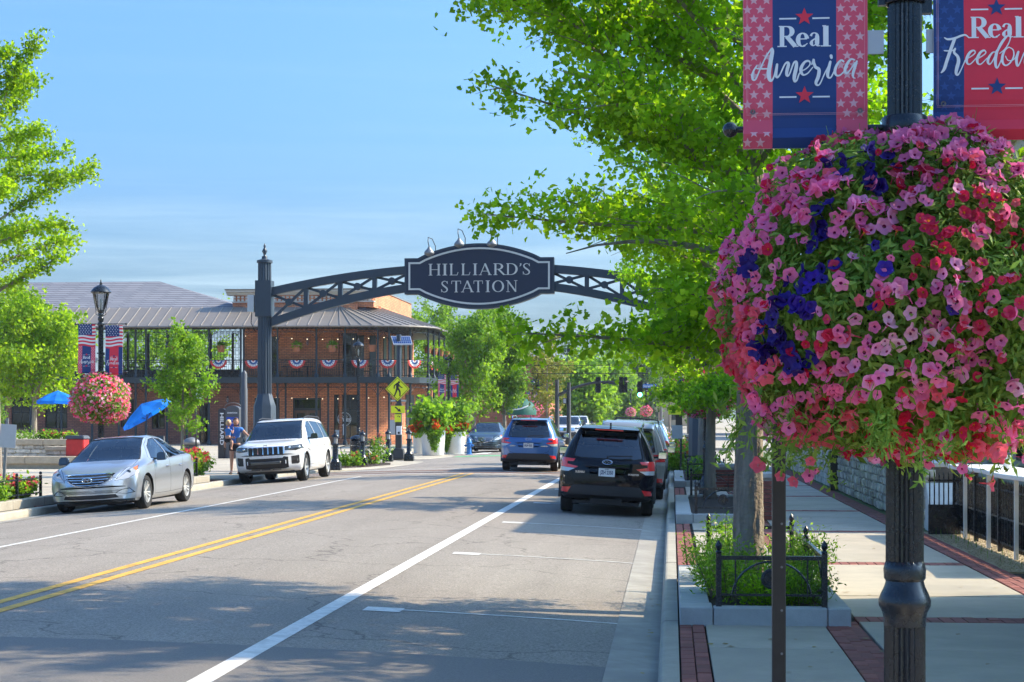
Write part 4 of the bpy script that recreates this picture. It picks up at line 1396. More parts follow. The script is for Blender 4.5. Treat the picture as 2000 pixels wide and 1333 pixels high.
M['fl_salmon'] = pet_mat('rose_salmon', (0.75, 0.18, 0.10), (0.8, 0.3, 0.2))
M['fl_cream'] = pet_mat('cream_blossom', (0.75, 0.6, 0.35), (0.8, 0.7, 0.45))

# the restaurant building with two-storey iron gallery
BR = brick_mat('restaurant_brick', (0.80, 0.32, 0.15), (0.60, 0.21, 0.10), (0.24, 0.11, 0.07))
BRD = brick_mat('restaurant_brick_shaded', (0.50, 0.21, 0.14), (0.37, 0.145, 0.10), (0.16, 0.10, 0.08))  # darker copy of the brick: shade on the left part put into its colour
M['seam_roof'] = mat('standing_seam_metal', (0.25, 0.22, 0.19), 0.5, metal=0.3, var=0.08, scale=2)
M['seam'] = mat('seam_rib', (0.36, 0.32, 0.28), 0.4, metal=0.3, var=0.08)
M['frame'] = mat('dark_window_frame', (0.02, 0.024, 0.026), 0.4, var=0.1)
M['steel_teal'] = mat('gallery_steel', (0.022, 0.035, 0.045), 0.45, var=0.12)
M['terracotta'] = mat('terracotta', (0.42, 0.16, 0.08), 0.85, var=0.12, scale=12)
M['limestone'] = mat('limestone', (0.52, 0.43, 0.30), 0.85, var=0.14, scale=5, bump=0.3)
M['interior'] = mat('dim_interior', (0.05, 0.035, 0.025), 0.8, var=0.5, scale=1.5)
M['cornice'] = mat('cornice_white', (0.62, 0.58, 0.52), 0.6, var=0.06)
PANE = glass_mat('window_pane', (0.42, 0.42, 0.38), 1.55)
M['sign_white'] = mat('sign_white', (0.8, 0.8, 0.8), 0.6, var=0.02)
def roof_slate():
 m, n, l, p = nodes('slate_shingles')
 g = n.new('ShaderNodeNewGeometry')
 sp = n.new('ShaderNodeSeparateXYZ'); l.new(g.outputs['Position'], sp.inputs['Vector'])
 cb = n.new('ShaderNodeCombineXYZ')
 sm = n.new('ShaderNodeMath'); sm.operation = 'ADD'
 l.new(sp.outputs['X'], sm.inputs[0]); l.new(sp.outputs['Y'], sm.inputs[1])
 l.new(sm.outputs[0], cb.inputs['X']); l.new(sp.outputs['Z'], cb.inputs['Y'])
 b = n.new('ShaderNodeTexBrick')
 b.inputs['Scale'].default_value = 1
 b.inputs['Brick Width'].default_value = 1.1; b.inputs['Row Height'].default_value = 0.17
 b.inputs['Mortar Size'].default_value = 0.022
 b.inputs['Color1'].default_value = (0.22, 0.22, 0.24, 1); b.inputs['Color2'].default_value = (0.17, 0.172, 0.195, 1); b.inputs['Mortar'].default_value = (0.06, 0.06, 0.072, 1)
 l.new(cb.outputs['Vector'], b.inputs['Vector'])
 l.new(b.outputs['Color'], p.inputs['Base Color'])
 p.inputs['Roughness'].default_value = 0.75
 return m
M['slate'] = roof_slate()

RE = -15.1
YF = 105.0
YW = 107.2
XW = -18.4
X0 = -46.0
Z1, ZF, ZE = 4.05, 4.25, 7.45
B = thing('restaurant_building', 'long two-storey brick restaurant with iron gallery, grey metal awning roof and corner tower', 'building', (0, 0, 0))

def wall_front(name, x0, x1, z0, z1, y, th, ops, m, parent):
 """wall facing -Y with rectangular openings (xa, xb, za, zb)"""
 b = MB()
 ops = sorted(ops)
 x = x0
 for xa, xb, za, zb in ops:
  if xa > x: b.box(x, xa, y, y + th, z0, z1)
  if za > z0: b.box(xa, xb, y, y + th, z0, za)
  if zb < z1: b.box(xa, xb, y, y + th, zb, z1)
  x = xb
 if x < x1: b.box(x, x1, y, y + th, z0, z1)
 return b.build(name, m, parent)
def window(xa, xb, za, zb, y, nx=2, nz=3, parent=B, fw=.07, arch=False, name='window'):
 b = MB()
 b.box(xa, xa + fw, y + .08, y + .18, za, zb); b.box(xb - fw, xb, y + .08, y + .18, za, zb)
 b.box(xa + fw, xb - fw, y + .08, y + .18, za, za + fw); b.box(xa + fw, xb - fw, y + .08, y + .18, zb - fw, zb)
 for i in range(1, nx):
  x = xa + (xb - xa) * i / nx
  b.box(x - .022, x + .022, y + .1, y + .16, za + fw, zb - fw)
 for j in range(1, nz):
  z = za + (zb - za) * j / nz
  b.box(xa + fw, xb - fw, y + .105, y + .155, z - .02, z + .02)
 o = b.build(name, M['frame'], parent)
 for i in range(nx):
  for j in range(nz):
   xl, xr = xa + (xb - xa) * i / nx + .024, xa + (xb - xa) * (i + 1) / nx - .024
   zl, zr = za + (zb - za) * j / nz + .022, za + (zb - za) * (j + 1) / nz - .022
   p = MB(); p.box(max(xl, xa + fw), min(xr, xb - fw), y + .125, y + .135, max(zl, za + fw), min(zr, zb - fw))
   p.build('pane', PANE, o)
 return o
X = lambda px, s_=YW: at(px, s_)
up_ops = [(X(521), X(542), ZF, 6.9), (X(661), X(697), ZF, 7.1)]
wall_front('upper_wall', X(474), -20.6, ZF, 8.9, YW, .35, up_ops, BR, B)
window(*up_ops[0], YW, 2, 4); window(*up_ops[1], YW, 3, 4)
g_ops = [(X(88), X(131), 1.15, 3.1), (X(22), X(60), 1.1, 3.2), (X(236), X(262), 1.2, 3.0), (X(296), X(322), 1.1, 2.9),
         (X(389), X(406), .17, 2.7), (X(497), X(546), .5, 3.05), (X(572), X(627), .15, 3.05), (X(652), X(699), .5, 3.25)]
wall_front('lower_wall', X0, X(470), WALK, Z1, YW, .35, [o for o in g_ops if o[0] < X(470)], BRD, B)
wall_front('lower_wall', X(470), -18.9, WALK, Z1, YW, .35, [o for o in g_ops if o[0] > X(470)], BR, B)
M['curtain'] = mat('pale_curtain', (0.55, 0.68, 0.72), .8, var=.12, scale=3, stretch=(4, 1, .3))
b = MB(); b.box(g_ops[0][0], g_ops[0][1], YW + .22, YW + .25, 1.2, 3.05); b.build('curtain', M['curtain'], B)
for k, o_ in enumerate(g_ops):
 if k == 6:
  continue
 window(*o_, YW, 2 if k != 7 else 3, 2 if k < 4 else 3)
def arch_head(xa, xb, z, y, rise, m=BR, parent=B):
 c_ = (xa + xb) / 2; hw = (xb - xa) / 2 + .12
 n = 12
 for i in range(n):
  a0, a1 = -1 + 2 * i / n, -1 + 2 * (i + 1) / n
  f = lambda a, q: (c_ + a * (hw + q * .12), z + rise * (1 - a * a) + q * .34)
  b = MB(); b.prism([f(a0 + .006, 0), f(a1 - .006, 0), f(a1 - .006, 1), f(a0 + .006, 1)], y - .03, y + .02)
  b.build('arch_brick', m, parent)
for k in (5, 6, 7):
 arch_head(g_ops[k][0], g_ops[k][1], g_ops[k][3] + .0, YW, .28)
for xa, xb in [(g_ops[4][0], g_ops[4][1])]:
 arch_head(xa, xb, 2.75, YW, .15, BRD)
xa, xb, za, zb = g_ops[6]
b = MB()
b.box(xa, xa + .09, YW + .05, YW + .2, za, zb); b.box(xb - .09, xb, YW + .05, YW + .2, za, zb); b.box(xa + .09, xb - .09, YW + .05, YW + .2, zb - .1, zb)
b.box(xa + .09, xb - .09, YW + .05, YW + .2, 2.28, 2.42)
df = b.build('door_frame', M['frame'], B)
b = MB(); b.box(xa + .09, xb - .09, YW + .14, YW + .15, 2.42, zb - .1); b.build('pane', PANE, df)
M['wood_door'] = mat('door_wood', (0.16, 0.075, 0.035), 0.5, var=0.25, scale=8, stretch=(1, 1, .15))
mid = (xa + xb) / 2
for s_ in (0, 1):
 l_, r_ = (xa + .1, mid - .01) if s_ == 0 else (mid + .01, xb - .1)
 b = MB(); b.box(l_, l_ + .13, YW + .1, YW + .15, za, 2.27); b.box(r_ - .13, r_, YW + .1, YW + .15, za, 2.27)
 b.box(l_ + .13, r_ - .13, YW + .1, YW + .15, za, za + .75); b.box(l_ + .13, r_ - .13, YW + .1, YW + .15, 2.1, 2.27)
 d = b.build('door', M['wood_door'], B)
 b = MB(); b.box(l_ + .13, r_ - .13, YW + .12, YW + .13, za + .75, 2.1); b.build('pane', PANE, d)
 b = MB(); hx = r_ - .07 if s_ == 0 else l_ + .07
 b.tube([(hx, YW + .1, 1.0), (hx, YW + .05, 1.02), (hx, YW + .05, 1.33), (hx, YW + .1, 1.35)], .012, 6); b.build('handle', M['galv'], d)
def wall_line(name, p0, p1, z0, z1, m, th=.35, parent=B):
 b = MB(); P0, P1 = Vector((*p0, 0)), Vector((*p1, 0))
 d = (P1 - P0).normalized(); nrm = Vector((-d.y, d.x, 0)) * th
 b.add([P0 + Vector((0, 0, z0)), P1 + Vector((0, 0, z0)), P1 + nrm + Vector((0, 0, z0)), P0 + nrm + Vector((0, 0, z0)),
           P0 + Vector((0, 0, z1)), P1 + Vector((0, 0, z1)), P1 + nrm + Vector((0, 0, z1)), P0 + nrm + Vector((0, 0, z1))],
          [(0, 3, 2, 1), (4, 5, 6, 7), (0, 1, 5, 4), (1, 2, 6, 5), (2, 3, 7, 6), (3, 0, 4, 7)])
 return b.build(name, m, parent)
wall_line('corner_wall', (-20.6, YW), (XW, 109.4), WALK, 8.9, BR)
wall_line('street_wall', (XW, 109.4), (XW, 123.5), WALK, 8.9, BR)
wall_line('lower_corner_pier', (-18.9, YW), (-16.95, 108.7), 0.15, Z1, BR, .6)
wall_line('lower_street_wall', (-16.95, 108.7), (-16.95, 123.5), 0.15, Z1, BR)
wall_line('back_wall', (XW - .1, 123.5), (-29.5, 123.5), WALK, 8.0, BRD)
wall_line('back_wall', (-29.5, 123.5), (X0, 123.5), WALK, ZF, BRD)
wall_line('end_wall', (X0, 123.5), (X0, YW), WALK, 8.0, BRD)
for k in range(3):
 f0, f1 = .12 + k * .3, .27 + k * .3
 p0 = Vector((-20.6, YW)).lerp(Vector((XW, 109.4)), f0); p1 = Vector((-20.6, YW)).lerp(Vector((XW, 109.4)), f1)
 wall_line('window', (p0.x + .03, p0.y - .04), (p1.x + .03, p1.y - .04), ZF + .1, 7.0, M['frame'], .06)
for k in range(6):
 y = 110.2 + k * 2.2
 wall_line('window', (XW + .05, y), (XW + .05, y + 1.05), ZF + .1, 7.0, M['frame'], .06)
 wall_line('window', (-16.9, y), (-16.9, y + 1.3), .8, 3.3, M['frame'], .06)
b = MB(); b.box(-17.1, -16.9, 109.0, 123.4, 1.12, 1.2); b.box(-17.1, -16.9, 109.0, 123.4, .92, .97); b.build('stone_course', M['limestone'], B)
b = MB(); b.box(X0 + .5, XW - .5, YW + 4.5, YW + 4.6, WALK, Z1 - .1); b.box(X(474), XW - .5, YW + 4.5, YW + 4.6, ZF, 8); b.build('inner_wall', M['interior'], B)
M['warm_bulb'] = emit_mat('warm_bulb', (1.0, 0.8, 0.5), 1.0)
edge = [(X0, YF), (-17.9, YF), (-16.6, YF + .35), (-15.6, YF + 1.2), (RE, YF + 2.4), (RE, 122.8)]
def edge_pts(n=40, tr=(0, 1)):
 L = [0]
 for a, c_ in zip(edge, edge[1:]): L.append(L[-1] + math.dist(a, c_))
 def f(u):
  d = u * L[-1]
  for i in range(len(edge) - 1):
   if d <= L[i + 1] + 1e-6:
    t_ = (d - L[i]) / (L[i + 1] - L[i]); return (edge[i][0] + (edge[i + 1][0] - edge[i][0]) * t_, edge[i][1] + (edge[i + 1][1] - edge[i][1]) * t_)
 return f, L[-1]
EF, EL = edge_pts()
def off_edge(d):
 """edge polyline moved outwards by d"""
 out = []
 for i, p in enumerate(edge):
  a, c_ = edge[max(i - 1, 0)], edge[min(i + 1, len(edge) - 1)]
  t_ = Vector((c_[0] - a[0], c_[1] - a[1])).normalized()
  out.append((p[0] + t_.y * d, p[1] - t_.x * d))
 return out
b = MB()
b.prism(off_edge(.12) + [(XW + .02, 122.8), (XW + .02, YW + .5), (X0, YW + .5)], Z1 - .02, ZF, 'xy')
b.build('gallery_floor', M['steel_teal'], B)
o1, o2 = off_edge(.17), off_edge(.121)
b = MB()
for i in range(len(edge) - 1):
 b.add([(*o1[i], Z1 - .1), (*o1[i + 1], Z1 - .1), (*o1[i + 1], ZF + .06), (*o1[i], ZF + .06), (*o2[i], Z1 - .1), (*o2[i + 1], Z1 - .1), (*o2[i + 1], ZF + .06), (*o2[i], ZF + .06)],
          [(0, 1, 2, 3), (4, 7, 6, 5), (3, 2, 6, 7), (0, 4, 5, 1)])
b.build('gallery_fascia', M['steel_teal'], B, fix=False)
colx = [265, 285, 326, 365, 408, 470, 476, 542, 618, 674, 738]
cols = [(at(p, YF + .05), YF + .05) for p in [8, 60, 120, 180, 232] + colx] + [(-17.2, YF + .25), (-16.0, YF + .95), (RE, YF + 2.5)] + [(RE, 110.0 + k * 2.55) for k in range(6)]
def column(x, y, z0, z1, r=.065):
 b = MB(); b.lathe([(r * 2, z0), (r * 2, z0 + .18), (r * 1.2, z0 + .28), (r, z0 + .35), (r * .92, z1 - .3), (r * 1.5, z1 - .1), (r * 1.7, z1)], (x, y, 0), n=10)
 return b.build('column', M['steel_teal'], B, smooth=40)
for x, y in cols:
 column(x, y, ZF, ZE); 
 if y > YF + .1 or True: column(x, y, WALK, Z1 - .02, .075)
for px in (558, 641, 716): column(at(px, YF + .6), YF + .6, WALK, Z1 - .02, .06)
def rail_bay(p0, p1, z0=ZF + .06, h=1.05):
 P0, P1 = Vector((*p0, 0)), Vector((*p1, 0))
 L = (P1 - P0).length
 b = MB()
 for z, w in ((z0 + h, .05), (z0 + h - .14, .025), (z0 + .1, .03)):
  b.bar(P0 + Vector((0, 0, z)), P1 + Vector((0, 0, z)), w)
 o = b.build('railing', M['iron'], B)
 n = int(L / .12)
 b = MB()
 for k in range(1, n):
  q = P0.lerp(P1, k / n)
  b.bar(q + Vector((0, 0, z0 + .11)), q + Vector((0, 0, z0 + h - .15)), .018)
  if k % 2 == 0:
   b.ball((q.x, q.y, z0 + h - .07), .035, 5, 3)
 b.build('pickets', M['iron'], o, kind='stuff')
rp = cols[:]
for a, c_ in zip(rp, rp[1:]): rail_bay(a, c_)
def frieze(p0, p1, z, h, dense=True):
 P0, P1 = Vector((*p0, 0)), Vector((*p1, 0)); L = (P1 - P0).length
 if L < .5: return
 b = MB()
 for zz in (z, z - h): b.bar(P0 + Vector((0, 0, zz)), P1 + Vector((0, 0, zz)), .03)
 n = max(2, int(L / .3))
 for k in range(n):
  a, c_ = P0.lerp(P1, k / n), P0.lerp(P1, (k + 1) / n)
  m_ = a.lerp(c_, .5)
  r_ = min(L / n, h) * .42
  ring = [m_ + (c_ - a).normalized() * r_ * math.cos(q) + Vector((0, 0, z - h / 2 + r_ * math.sin(q))) for q in np.arange(0, 2 * PI, PI / 4)]
  b.tube(ring, .012, 4, False, True)
  b.bar(a + Vector((0, 0, z)), a + Vector((0, 0, z - h)), .014)
 for e_, s_ in ((P0, 1), (P1, -1)):
  d = (P1 - P0).normalized() * s_
  pts = [e_ + d * .04 + Vector((0, 0, z - h - .55)), e_ + d * .12 + Vector((0, 0, z - h - .3)), e_ + d * .3 + Vector((0, 0, z - h - .1)), e_ + d * .6 + Vector((0, 0, z - h))]
  b.tube(pts, .018, 4, False)
  b.tube([e_ + d * .2 + Vector((0, 0, z - h - .1 + .07 * math.sin(q))) + d * .07 * math.cos(q) for q in np.arange(0, 2 * PI, PI / 4)], .01, 4, False, True)
 b.build('iron_frieze', M['iron'], B, fix=False, kind='stuff')
for a, c_ in zip(rp, rp[1:]):
 frieze(a, c_, ZE - .04, .32)
 frieze(a, c_, Z1 - .12, .26)
def lattice(xa, xb, y, z0, z1, step=.16, curly=True):
 b = MB()
 n = int((xb - xa) / step)
 for k in range(n + 1):
  x = xa + (xb - xa) * k / n
  b.bar((x, y, z0), (x, y, z1), .018)
 k = 0
 z = z0
 while z < z1:
  b.bar((xa, y, z), (xb, y, z), .018)
  if curly:
   for q in range(n):
    if (q + k) % 2 == 0:
     cx_ = xa + (xb - xa) * (q + .5) / n
     b.tube([(cx_ + .07 * math.cos(w), y, z + .09 + .07 * math.sin(w)) for w in np.arange(0, 2 * PI, PI / 3)], .011, 3, False, True)
  z += step * 1.15; k += 1
 b.build('lattice_screen', M['iron'], B, fix=False, kind='stuff')
lattice(X(245, 113), X(332, 113), 113.0, ZF + .2, 7.2, .3, False)
lattice(X(330, 109), X(472, 109), 109.0, 5.2, 7.35, .19)
b = MB()
for px in (250, 290, 330, 372, 412, 455):
 x = at(px, 113); b.box(x - .07, x + .07, 112.9, 113.05, ZF, 7.4)
b.box(X(240, 113), X(470, 113), 112.8, 112.95, ZF, 5.0)
b.build('porch_posts', M['frame'], B)
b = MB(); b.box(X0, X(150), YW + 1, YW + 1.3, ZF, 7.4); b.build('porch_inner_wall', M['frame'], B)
def cafe_chair(loc, rz, lab, group='dark chairs on the gallery'):
 t = thing('chair', lab, 'chair', loc, rz, group)
 b = MB(); b.box(-.22, .22, -.22, .22, .42, .46); b.build('seat', M['iron'], t)
 for x in (-.2, .2):
  for y in (-.2, .2):
   b = MB(); b.bar((x, y, 0), (x, y, .43 if y < 0 else .9), .03); b.build('leg', M['iron'], t)
 b = MB(); b.box(-.2, .2, .18, .21, .62, .9); b.build('backrest', M['iron'], t)
 return t
def cafe_table(loc, lab, group='dark tables on the gallery'):
 t = thing('table', lab, 'table', loc, 0, group)
 b = MB(); b.lathe([(.38, .72), (.4, .73), (.38, .76)], n=14); b.build('tabletop', M['iron'], t)
 b = MB(); b.lathe([(.25, 0), (.22, .04), (.035, .08), (.03, .72)], n=10); b.build('pedestal', M['iron'], t)
 return t
nth = ['leftmost', 'second', 'third', 'fourth', 'fifth', 'sixth', 'seventh', 'eighth']
for k, px in enumerate((262, 305, 345, 430, 560, 600, 700, 730)):
 x = at(px, YF + 1.1)
 cafe_table((x, YF + 1.2, ZF), f'small round table on the upper gallery, {nth[k]} of eight from the left')
 cafe_chair((x - .55, YF + 1.2, ZF), R(90), f'chair left of the {nth[k]} table on the upper gallery')
 cafe_chair((x + .55, YF + 1.2, ZF), R(-90), f'chair right of the {nth[k]} table on the upper gallery')
eave = off_edge(.55)
top_pts = [(X0, YW + .02), (-20.6, YW + .02), (-20.55, YW + .1), (-20.5, YW + .2), (XW + .02, 109.5), (XW + .02, 123.5)]
ZT = 8.75
def poly_at(P, u_list):
 L = [0]
 for a, c_ in zip(P, P[1:]): L.append(L[-1] + math.dist(a, c_))
 out = []
 for u in u_list:
  d = u * L[-1]
  for i in range(len(P) - 1):
   if d <= L[i + 1] + 1e-6:
    t_ = (d - L[i]) / max(1e-9, L[i + 1] - L[i]); out.append((P[i][0] + (P[i + 1][0] - P[i][0]) * t_, P[i][1] + (P[i + 1][1] - P[i][1]) * t_)); break
 return out
def awn_panel(a0, a1, c0, c1):
 """a* eave points, c* wall points"""
 b = MB(); t_ = .05
 z = lambda q: q
 b.add([(*a0, ZE), (*a1, ZE), (*c1, ZT), (*c0, ZT), (*a0, ZE - t_), (*a1, ZE - t_), (*c1, ZT - t_), (*c0, ZT - t_)],
          [(0, 1, 2, 3), (7, 6, 5, 4), (0, 4, 5, 1)])
 o = b.build('roof_panel', M['seam_roof'], B, fix=False)
 b = MB(); b.bar((a0[0], a0[1], ZE + .02), (c0[0], c0[1], ZT + .02), .035, .05); b.build('seam_rib', M['seam'], o)
nf = int((-18.1 - X0) / .66)
xs = [X0 + (-18.1 - X0) * i / nf for i in range(nf + 1)]
for i in range(nf):
 sh = lambda x: min(x, -20.6)
 ya = YF - .55
 e0, e1 = xs[i], xs[i + 1]
 awn_panel((e0, ya), (e1, ya), (min(e0 , -20.6 - .02 * (nf - i)), YW + .02), (min(e1, -20.6 - .02 * (nf - i - 1)), YW + .02))
fan_e = poly_at(off_edge(.55)[1:5], [i / 9 for i in range(10)])
fan_e[0] = (-18.1, YF - .55)
fan_t = poly_at([(-20.6, YW + .02), (XW + .02, 109.5)], [i / 9 for i in range(10)])
for i in range(9): awn_panel(fan_e[i], fan_e[i + 1], fan_t[i], fan_t[i + 1])
se = [(RE + .55, YF + 2.4 + (123.5 - YF - 2.4) * i / 22) for i in range(23)]; se[0] = fan_e[-1]
st_ = [(XW + .02, 109.5 + (123.5 - 109.5) * i / 22) for i in range(23)]
for i in range(22): awn_panel(se[i], se[i + 1], st_[i], st_[i + 1])
g1 = [(x, y, ZE - .06) for x, y in [(X0, YF - .58)] + fan_e + [(RE + .58, 123.5)]]
b = MB(); b.tube(g1, .06, 6); b.build('eave_gutter', M['seam_roof'], B, smooth=True)
b = MB(); b.prism([(x, y) for x, y in [(X0, YF - .5)] + fan_e + [(RE + .5, 123.5), (XW, 123.5), (XW, 109.5), (-20.6, YW), (X0, YW)]], ZE - .09, ZE - .055, 'xy'); b.build('soffit', M['steel_teal'], B)
TX0, TX1, TY = X(466, 109), XW - .15, YW + .3
b = MB(); b.box(TX0, TX1, TY, TY + .35, ZT, 9.05); b.box(TX1 - .35, TX1, TY + .35, 123.3, ZT, 9.9); b.box(TX0, TX0 + .35, TY + .35, 123.3, ZT, 9.75); b.box(TX0 + .35, TX1 - .35, 122.9, 123.3, ZT, 9.4); b.box(TX0 + .05, TX1 - .05, TY + .03, TY + .33, 9.05, 9.6)
b.build('parapet', BR, B)
n = 34
for i in range(n):
 x = TX0 + .05 + (TX1 - TX0 - .1) * i / n
 for j, (za, zb) in enumerate(((9.14, 9.26), (9.32, 9.44))):
  b = MB(); b.box(x, x + (TX1 - TX0) / n * .55, TY - .06, TY + .028, za, zb); b.build('dentil', M['cornice'], B)
b = MB(); b.box(TX0 - .05, TX1 + .05, TY - .1, TY + .4, 9.05, 9.12)
b.prism([(TY - .1, 9.5), (TY - .18, 9.56), (TY - .22, 9.64), (TY - .42, 9.7), (TY - .42, 9.8), (TY + .4, 9.8), (TY + .4, 9.5)], TX0 - .35, TX1 - .2, 'yz')
b.build('cornice', M['cornice'], B)
b = MB(); b.box(TX0 - .4, TX1 - .15, TY - .48, TY + .45, 9.803, 9.88); b.box(TX1 - .42, TX1 + .06, TY + .36, 123.4, 9.903, 9.97); b.build('coping', M['seam_roof'], B)
ry0, ry1 = YW + .1, 124.0
zl, zr_ = ZT - .05, 11.05
xr = at(312, 115.5)
b = MB()
b.add([(X0, ry0, zl), (at(478, YW) , ry0, zl), (at(478, YW), ry1, zl), (X0, ry1, zl), (X0, 115.5, zr_), (xr, 115.5, zr_)],
      [(0, 1, 5, 4), (1, 2, 5), (2, 3, 4, 5), (0, 4, 3)])
b.build('slate_roof', M['slate'], B)
def wall_lamp(x, z, y, lab):
 t = thing('wall_lantern', lab, 'lantern', (x, y, z), 0, 'iron wall lanterns on the restaurant')
 b = MB(); b.tube([(0, 0, .1), (0, -.2, .18), (0, -.25, .1)], .015, 5); b.lathe([(.09, .06), (.02, .14)], (0, -.25, 0), n=8); b.lathe([(.06, -.22), (.03, -.25)], (0, -.25, 0), n=8); b.build('bracket', M['iron'], t)
 b = MB(); b.lathe([(.06, -.22), (.08, .06)], (0, -.25, 0), n=8); b.build('lantern_glass', LAMP_GLASS, t)
for k, (px, z) in enumerate(((446, 3.0), (602, 6.6), (701, 6.6), (763, 2.9))):
 wall_lamp(at(px, YW - .05), z, YW - .02 if k < 3 else YW + .3, ['iron lantern above the kiosk on the lower brick wall', 'iron lantern high on the upper brick wall left of the middle window', 'iron lantern high on the upper wall right of the middle window', 'iron lantern on the lower corner pier'][k])
for z, y, lab in ((3.25, YF + .3, 'string of small white bulbs hung under the gallery floor'), (6.9, YF + .3, 'string of small white bulbs hung under the awning')):
 t = thing('string_light', lab, 'string lights', (0, 0, 0))
 xs_ = [at(px, YF + .3) for px in range(480, 780, 10)]
 pts = [(x, y, z - .22 * abs(math.sin(k * PI / 3.3))) for k, x in enumerate(xs_)]
 b = MB(); b.tube(pts, .008, 4, False); b.build('cable', M['iron'], t)
 for p in pts[::3]:
  b = MB(); b.ball((p[0], p[1], p[2] - .06), .032, 8, 6); b.build('bulb', M['warm_bulb'], t)
def hang_pot(x, y, lab, zt=7.0, gr=True, k=0):
 t = thing('hanging_planter', lab, 'hanging planter', (x, y, 6.05), 0, 'terracotta hanging planters on the gallery')
 b = MB(); b.lathe([(.17, -.2), (.19, -.18), (.245, .16), (.265, .17), (.265, .21), (.23, .21)], n=16); b.build('pot', M['terracotta'], t, smooth=40)
 b = MB()
 for a in (0, 2.1, 4.2): b.bar((.25 * math.cos(a), .25 * math.sin(a), .2), (0, 0, .8), .008)
 b.bar((0, 0, .8), (0, 0, 1.3), .01); b.build('hanger', M['iron'], t)
 if gr:
  n_ = 260
  P = np.stack([rng.normal(0, .1, n_), rng.normal(0, .1, n_), rng.uniform(.18, .3, n_)], 1)
  N = np.stack([rng.normal(0, .9, n_), rng.normal(0, .9, n_), rng.normal(.2, .5, n_)], 1)
  a = rng.uniform(0, 2 * PI, n_)
  V, F = scatter(P, N, rng.uniform(.16, .34, n_), [(0, 0, 0), (.1, .5, .1), (0, 1, -.05), (-.1, .5, .1)], [(0, 1, 2), (0, 2, 3)])
  tag(link('fern', np_mesh('fern', V, F, [LM['lime' if k % 2 else 'ginkgo']]), t), kind='stuff')
pots = [(336, 'leftmost hanging terracotta pot with fern, over the open porch'), (432, 'hanging terracotta pot with fern just left of the arch column'), (579, 'hanging terracotta pot with fern, first one right of the arch column'), (649, 'hanging terracotta pot with fern left of the middle upper window'), (727, 'bare hanging terracotta pot in front of the corner piers')]
for k, (px, lab) in enumerate(pots): hang_pot(at(px, YF + .15), YF + .15, lab, gr=k < 4, k=k)
for k in range(6): hang_pot(RE - .1, YF + 3.0 + k * 2.9, ['large hanging pot on the street side nearest the corner', 'second hanging pot along the street side gallery', 'third hanging pot along the street side gallery', 'fourth hanging pot along the street side gallery', 'fifth hanging pot along the street side gallery', 'last hanging pot at the far end of the gallery'][k], k=1)
M['bunt_red'] = mat('bunting_red', (0.62, 0.07, 0.06), .8, var=.1); M['bunt_white'] = mat('bunting_white', (0.78, 0.76, 0.74), .8, var=.05); M['bunt_blue'] = mat('bunting_blue', (0.05, 0.12, 0.30), .8, var=.1)
def bunting(x, y, rz, lab):
 t = thing('bunting', lab, 'bunting', (x, y, ZF + 1.08), rz, 'patriotic fan buntings on the gallery rail')
 b = MB(); n = 22
 rings = [(0, .1, 0), (.1, .17, 1), (.17, .30, 2), (.30, .38, 1), (.38, .52, 0)]
 rings = [(0, .07, 0), (.07, .14, 1), (.14, .27, 2), (.27, .39, 1), (.39, .53, 0)]
 for r0, r1, mi in rings:
  b.mat(mi)
  P0 = []; P1 = []
  for k in range(n + 1):
   a = PI + PI * k / n
   pl = .025 * (-1) ** k
   w = 1.0
   P0.append((r0 * math.cos(a) * w, -.03 + pl * r0 * 2, r0 * math.sin(a) * .95)); P1.append((r1 * math.cos(a) * w, -.03 + pl * r1 * 2, r1 * math.sin(a) * .95))
  b.add(P0 + P1, [(k, k + 1, n + 2 + k, n + 1 + k) for k in range(n)])
 b.mat(2)
 for k in range(7):
  a = PI + PI * (k + .5) / 7
  star(b, .33 * math.cos(a), .33 * math.sin(a) * .95, .045, lambda x_, y_, dz: (x_, -.075, y_), 0)
 b.mat(1)
 b.build('cloth', [M['bunt_red'], M['bunt_white'], M['bunt_blue']], t, fix=False)
bl = ['bunting on the rail in front of the open porch', 'bunting half hidden behind the arch column', 'bunting under the first fern pot right of the arch column', 'bunting under the second fern pot right of the arch column', 'bunting behind the slim street lamp', 'bunting left of the solar panel post', 'bunting right of the solar panel post at the corner']
for k, px in enumerate((427, 495, 580, 642, 703)): bunting(at(px, YF - .02), YF - .03, 0, bl[k])
bunting(at(757, YF + .2), YF + .2, R(12), bl[5]); bunting(-15.75, YF + .95, R(48), bl[6])
for k in range(6): bunting(RE + .05, YF + 3.6 + k * 2.6, R(90), f'bunting on the street side rail, {nth[k]} from the corner' if k else 'bunting on the street side rail next to the corner one')
wx, wz = at(672, YW), 1.95 + (812 - 819) * (YW + 1.3) / 3400
b = MB()
FNW = lambda x, y, dz: (wx + x, YW + .09 - dz, wz + y)
b.tube([FNW(.42 * math.cos(a), .42 * math.sin(a), 0) for a in np.arange(0, 2 * PI, PI / 16)], .018, 4, False, True)
b.tube([FNW(.36 * math.cos(a), .36 * math.sin(a), 0) for a in np.arange(0, 2 * PI, PI / 16)], .006, 4, False, True)
text_mesh(b, 'OLD', .2, lambda x, y, dz: FNW(x, y + .14, .002)); text_mesh(b, "OTIES", .26, lambda x, y, dz: FNW(x, y - .06, .002), .008, width=.8)
b.box(wx - .09, wx + .06, YW + .075, YW + .08, wz - 1.0, wz - .3)
b.build('window_decal', M['sign_white'], B, fix=False)
b = MB(); b.box(at(654, YW), at(662, YW), YW + .07, YW + .08, .55, 1.05); b.build('poster', M['sign_white'], B)

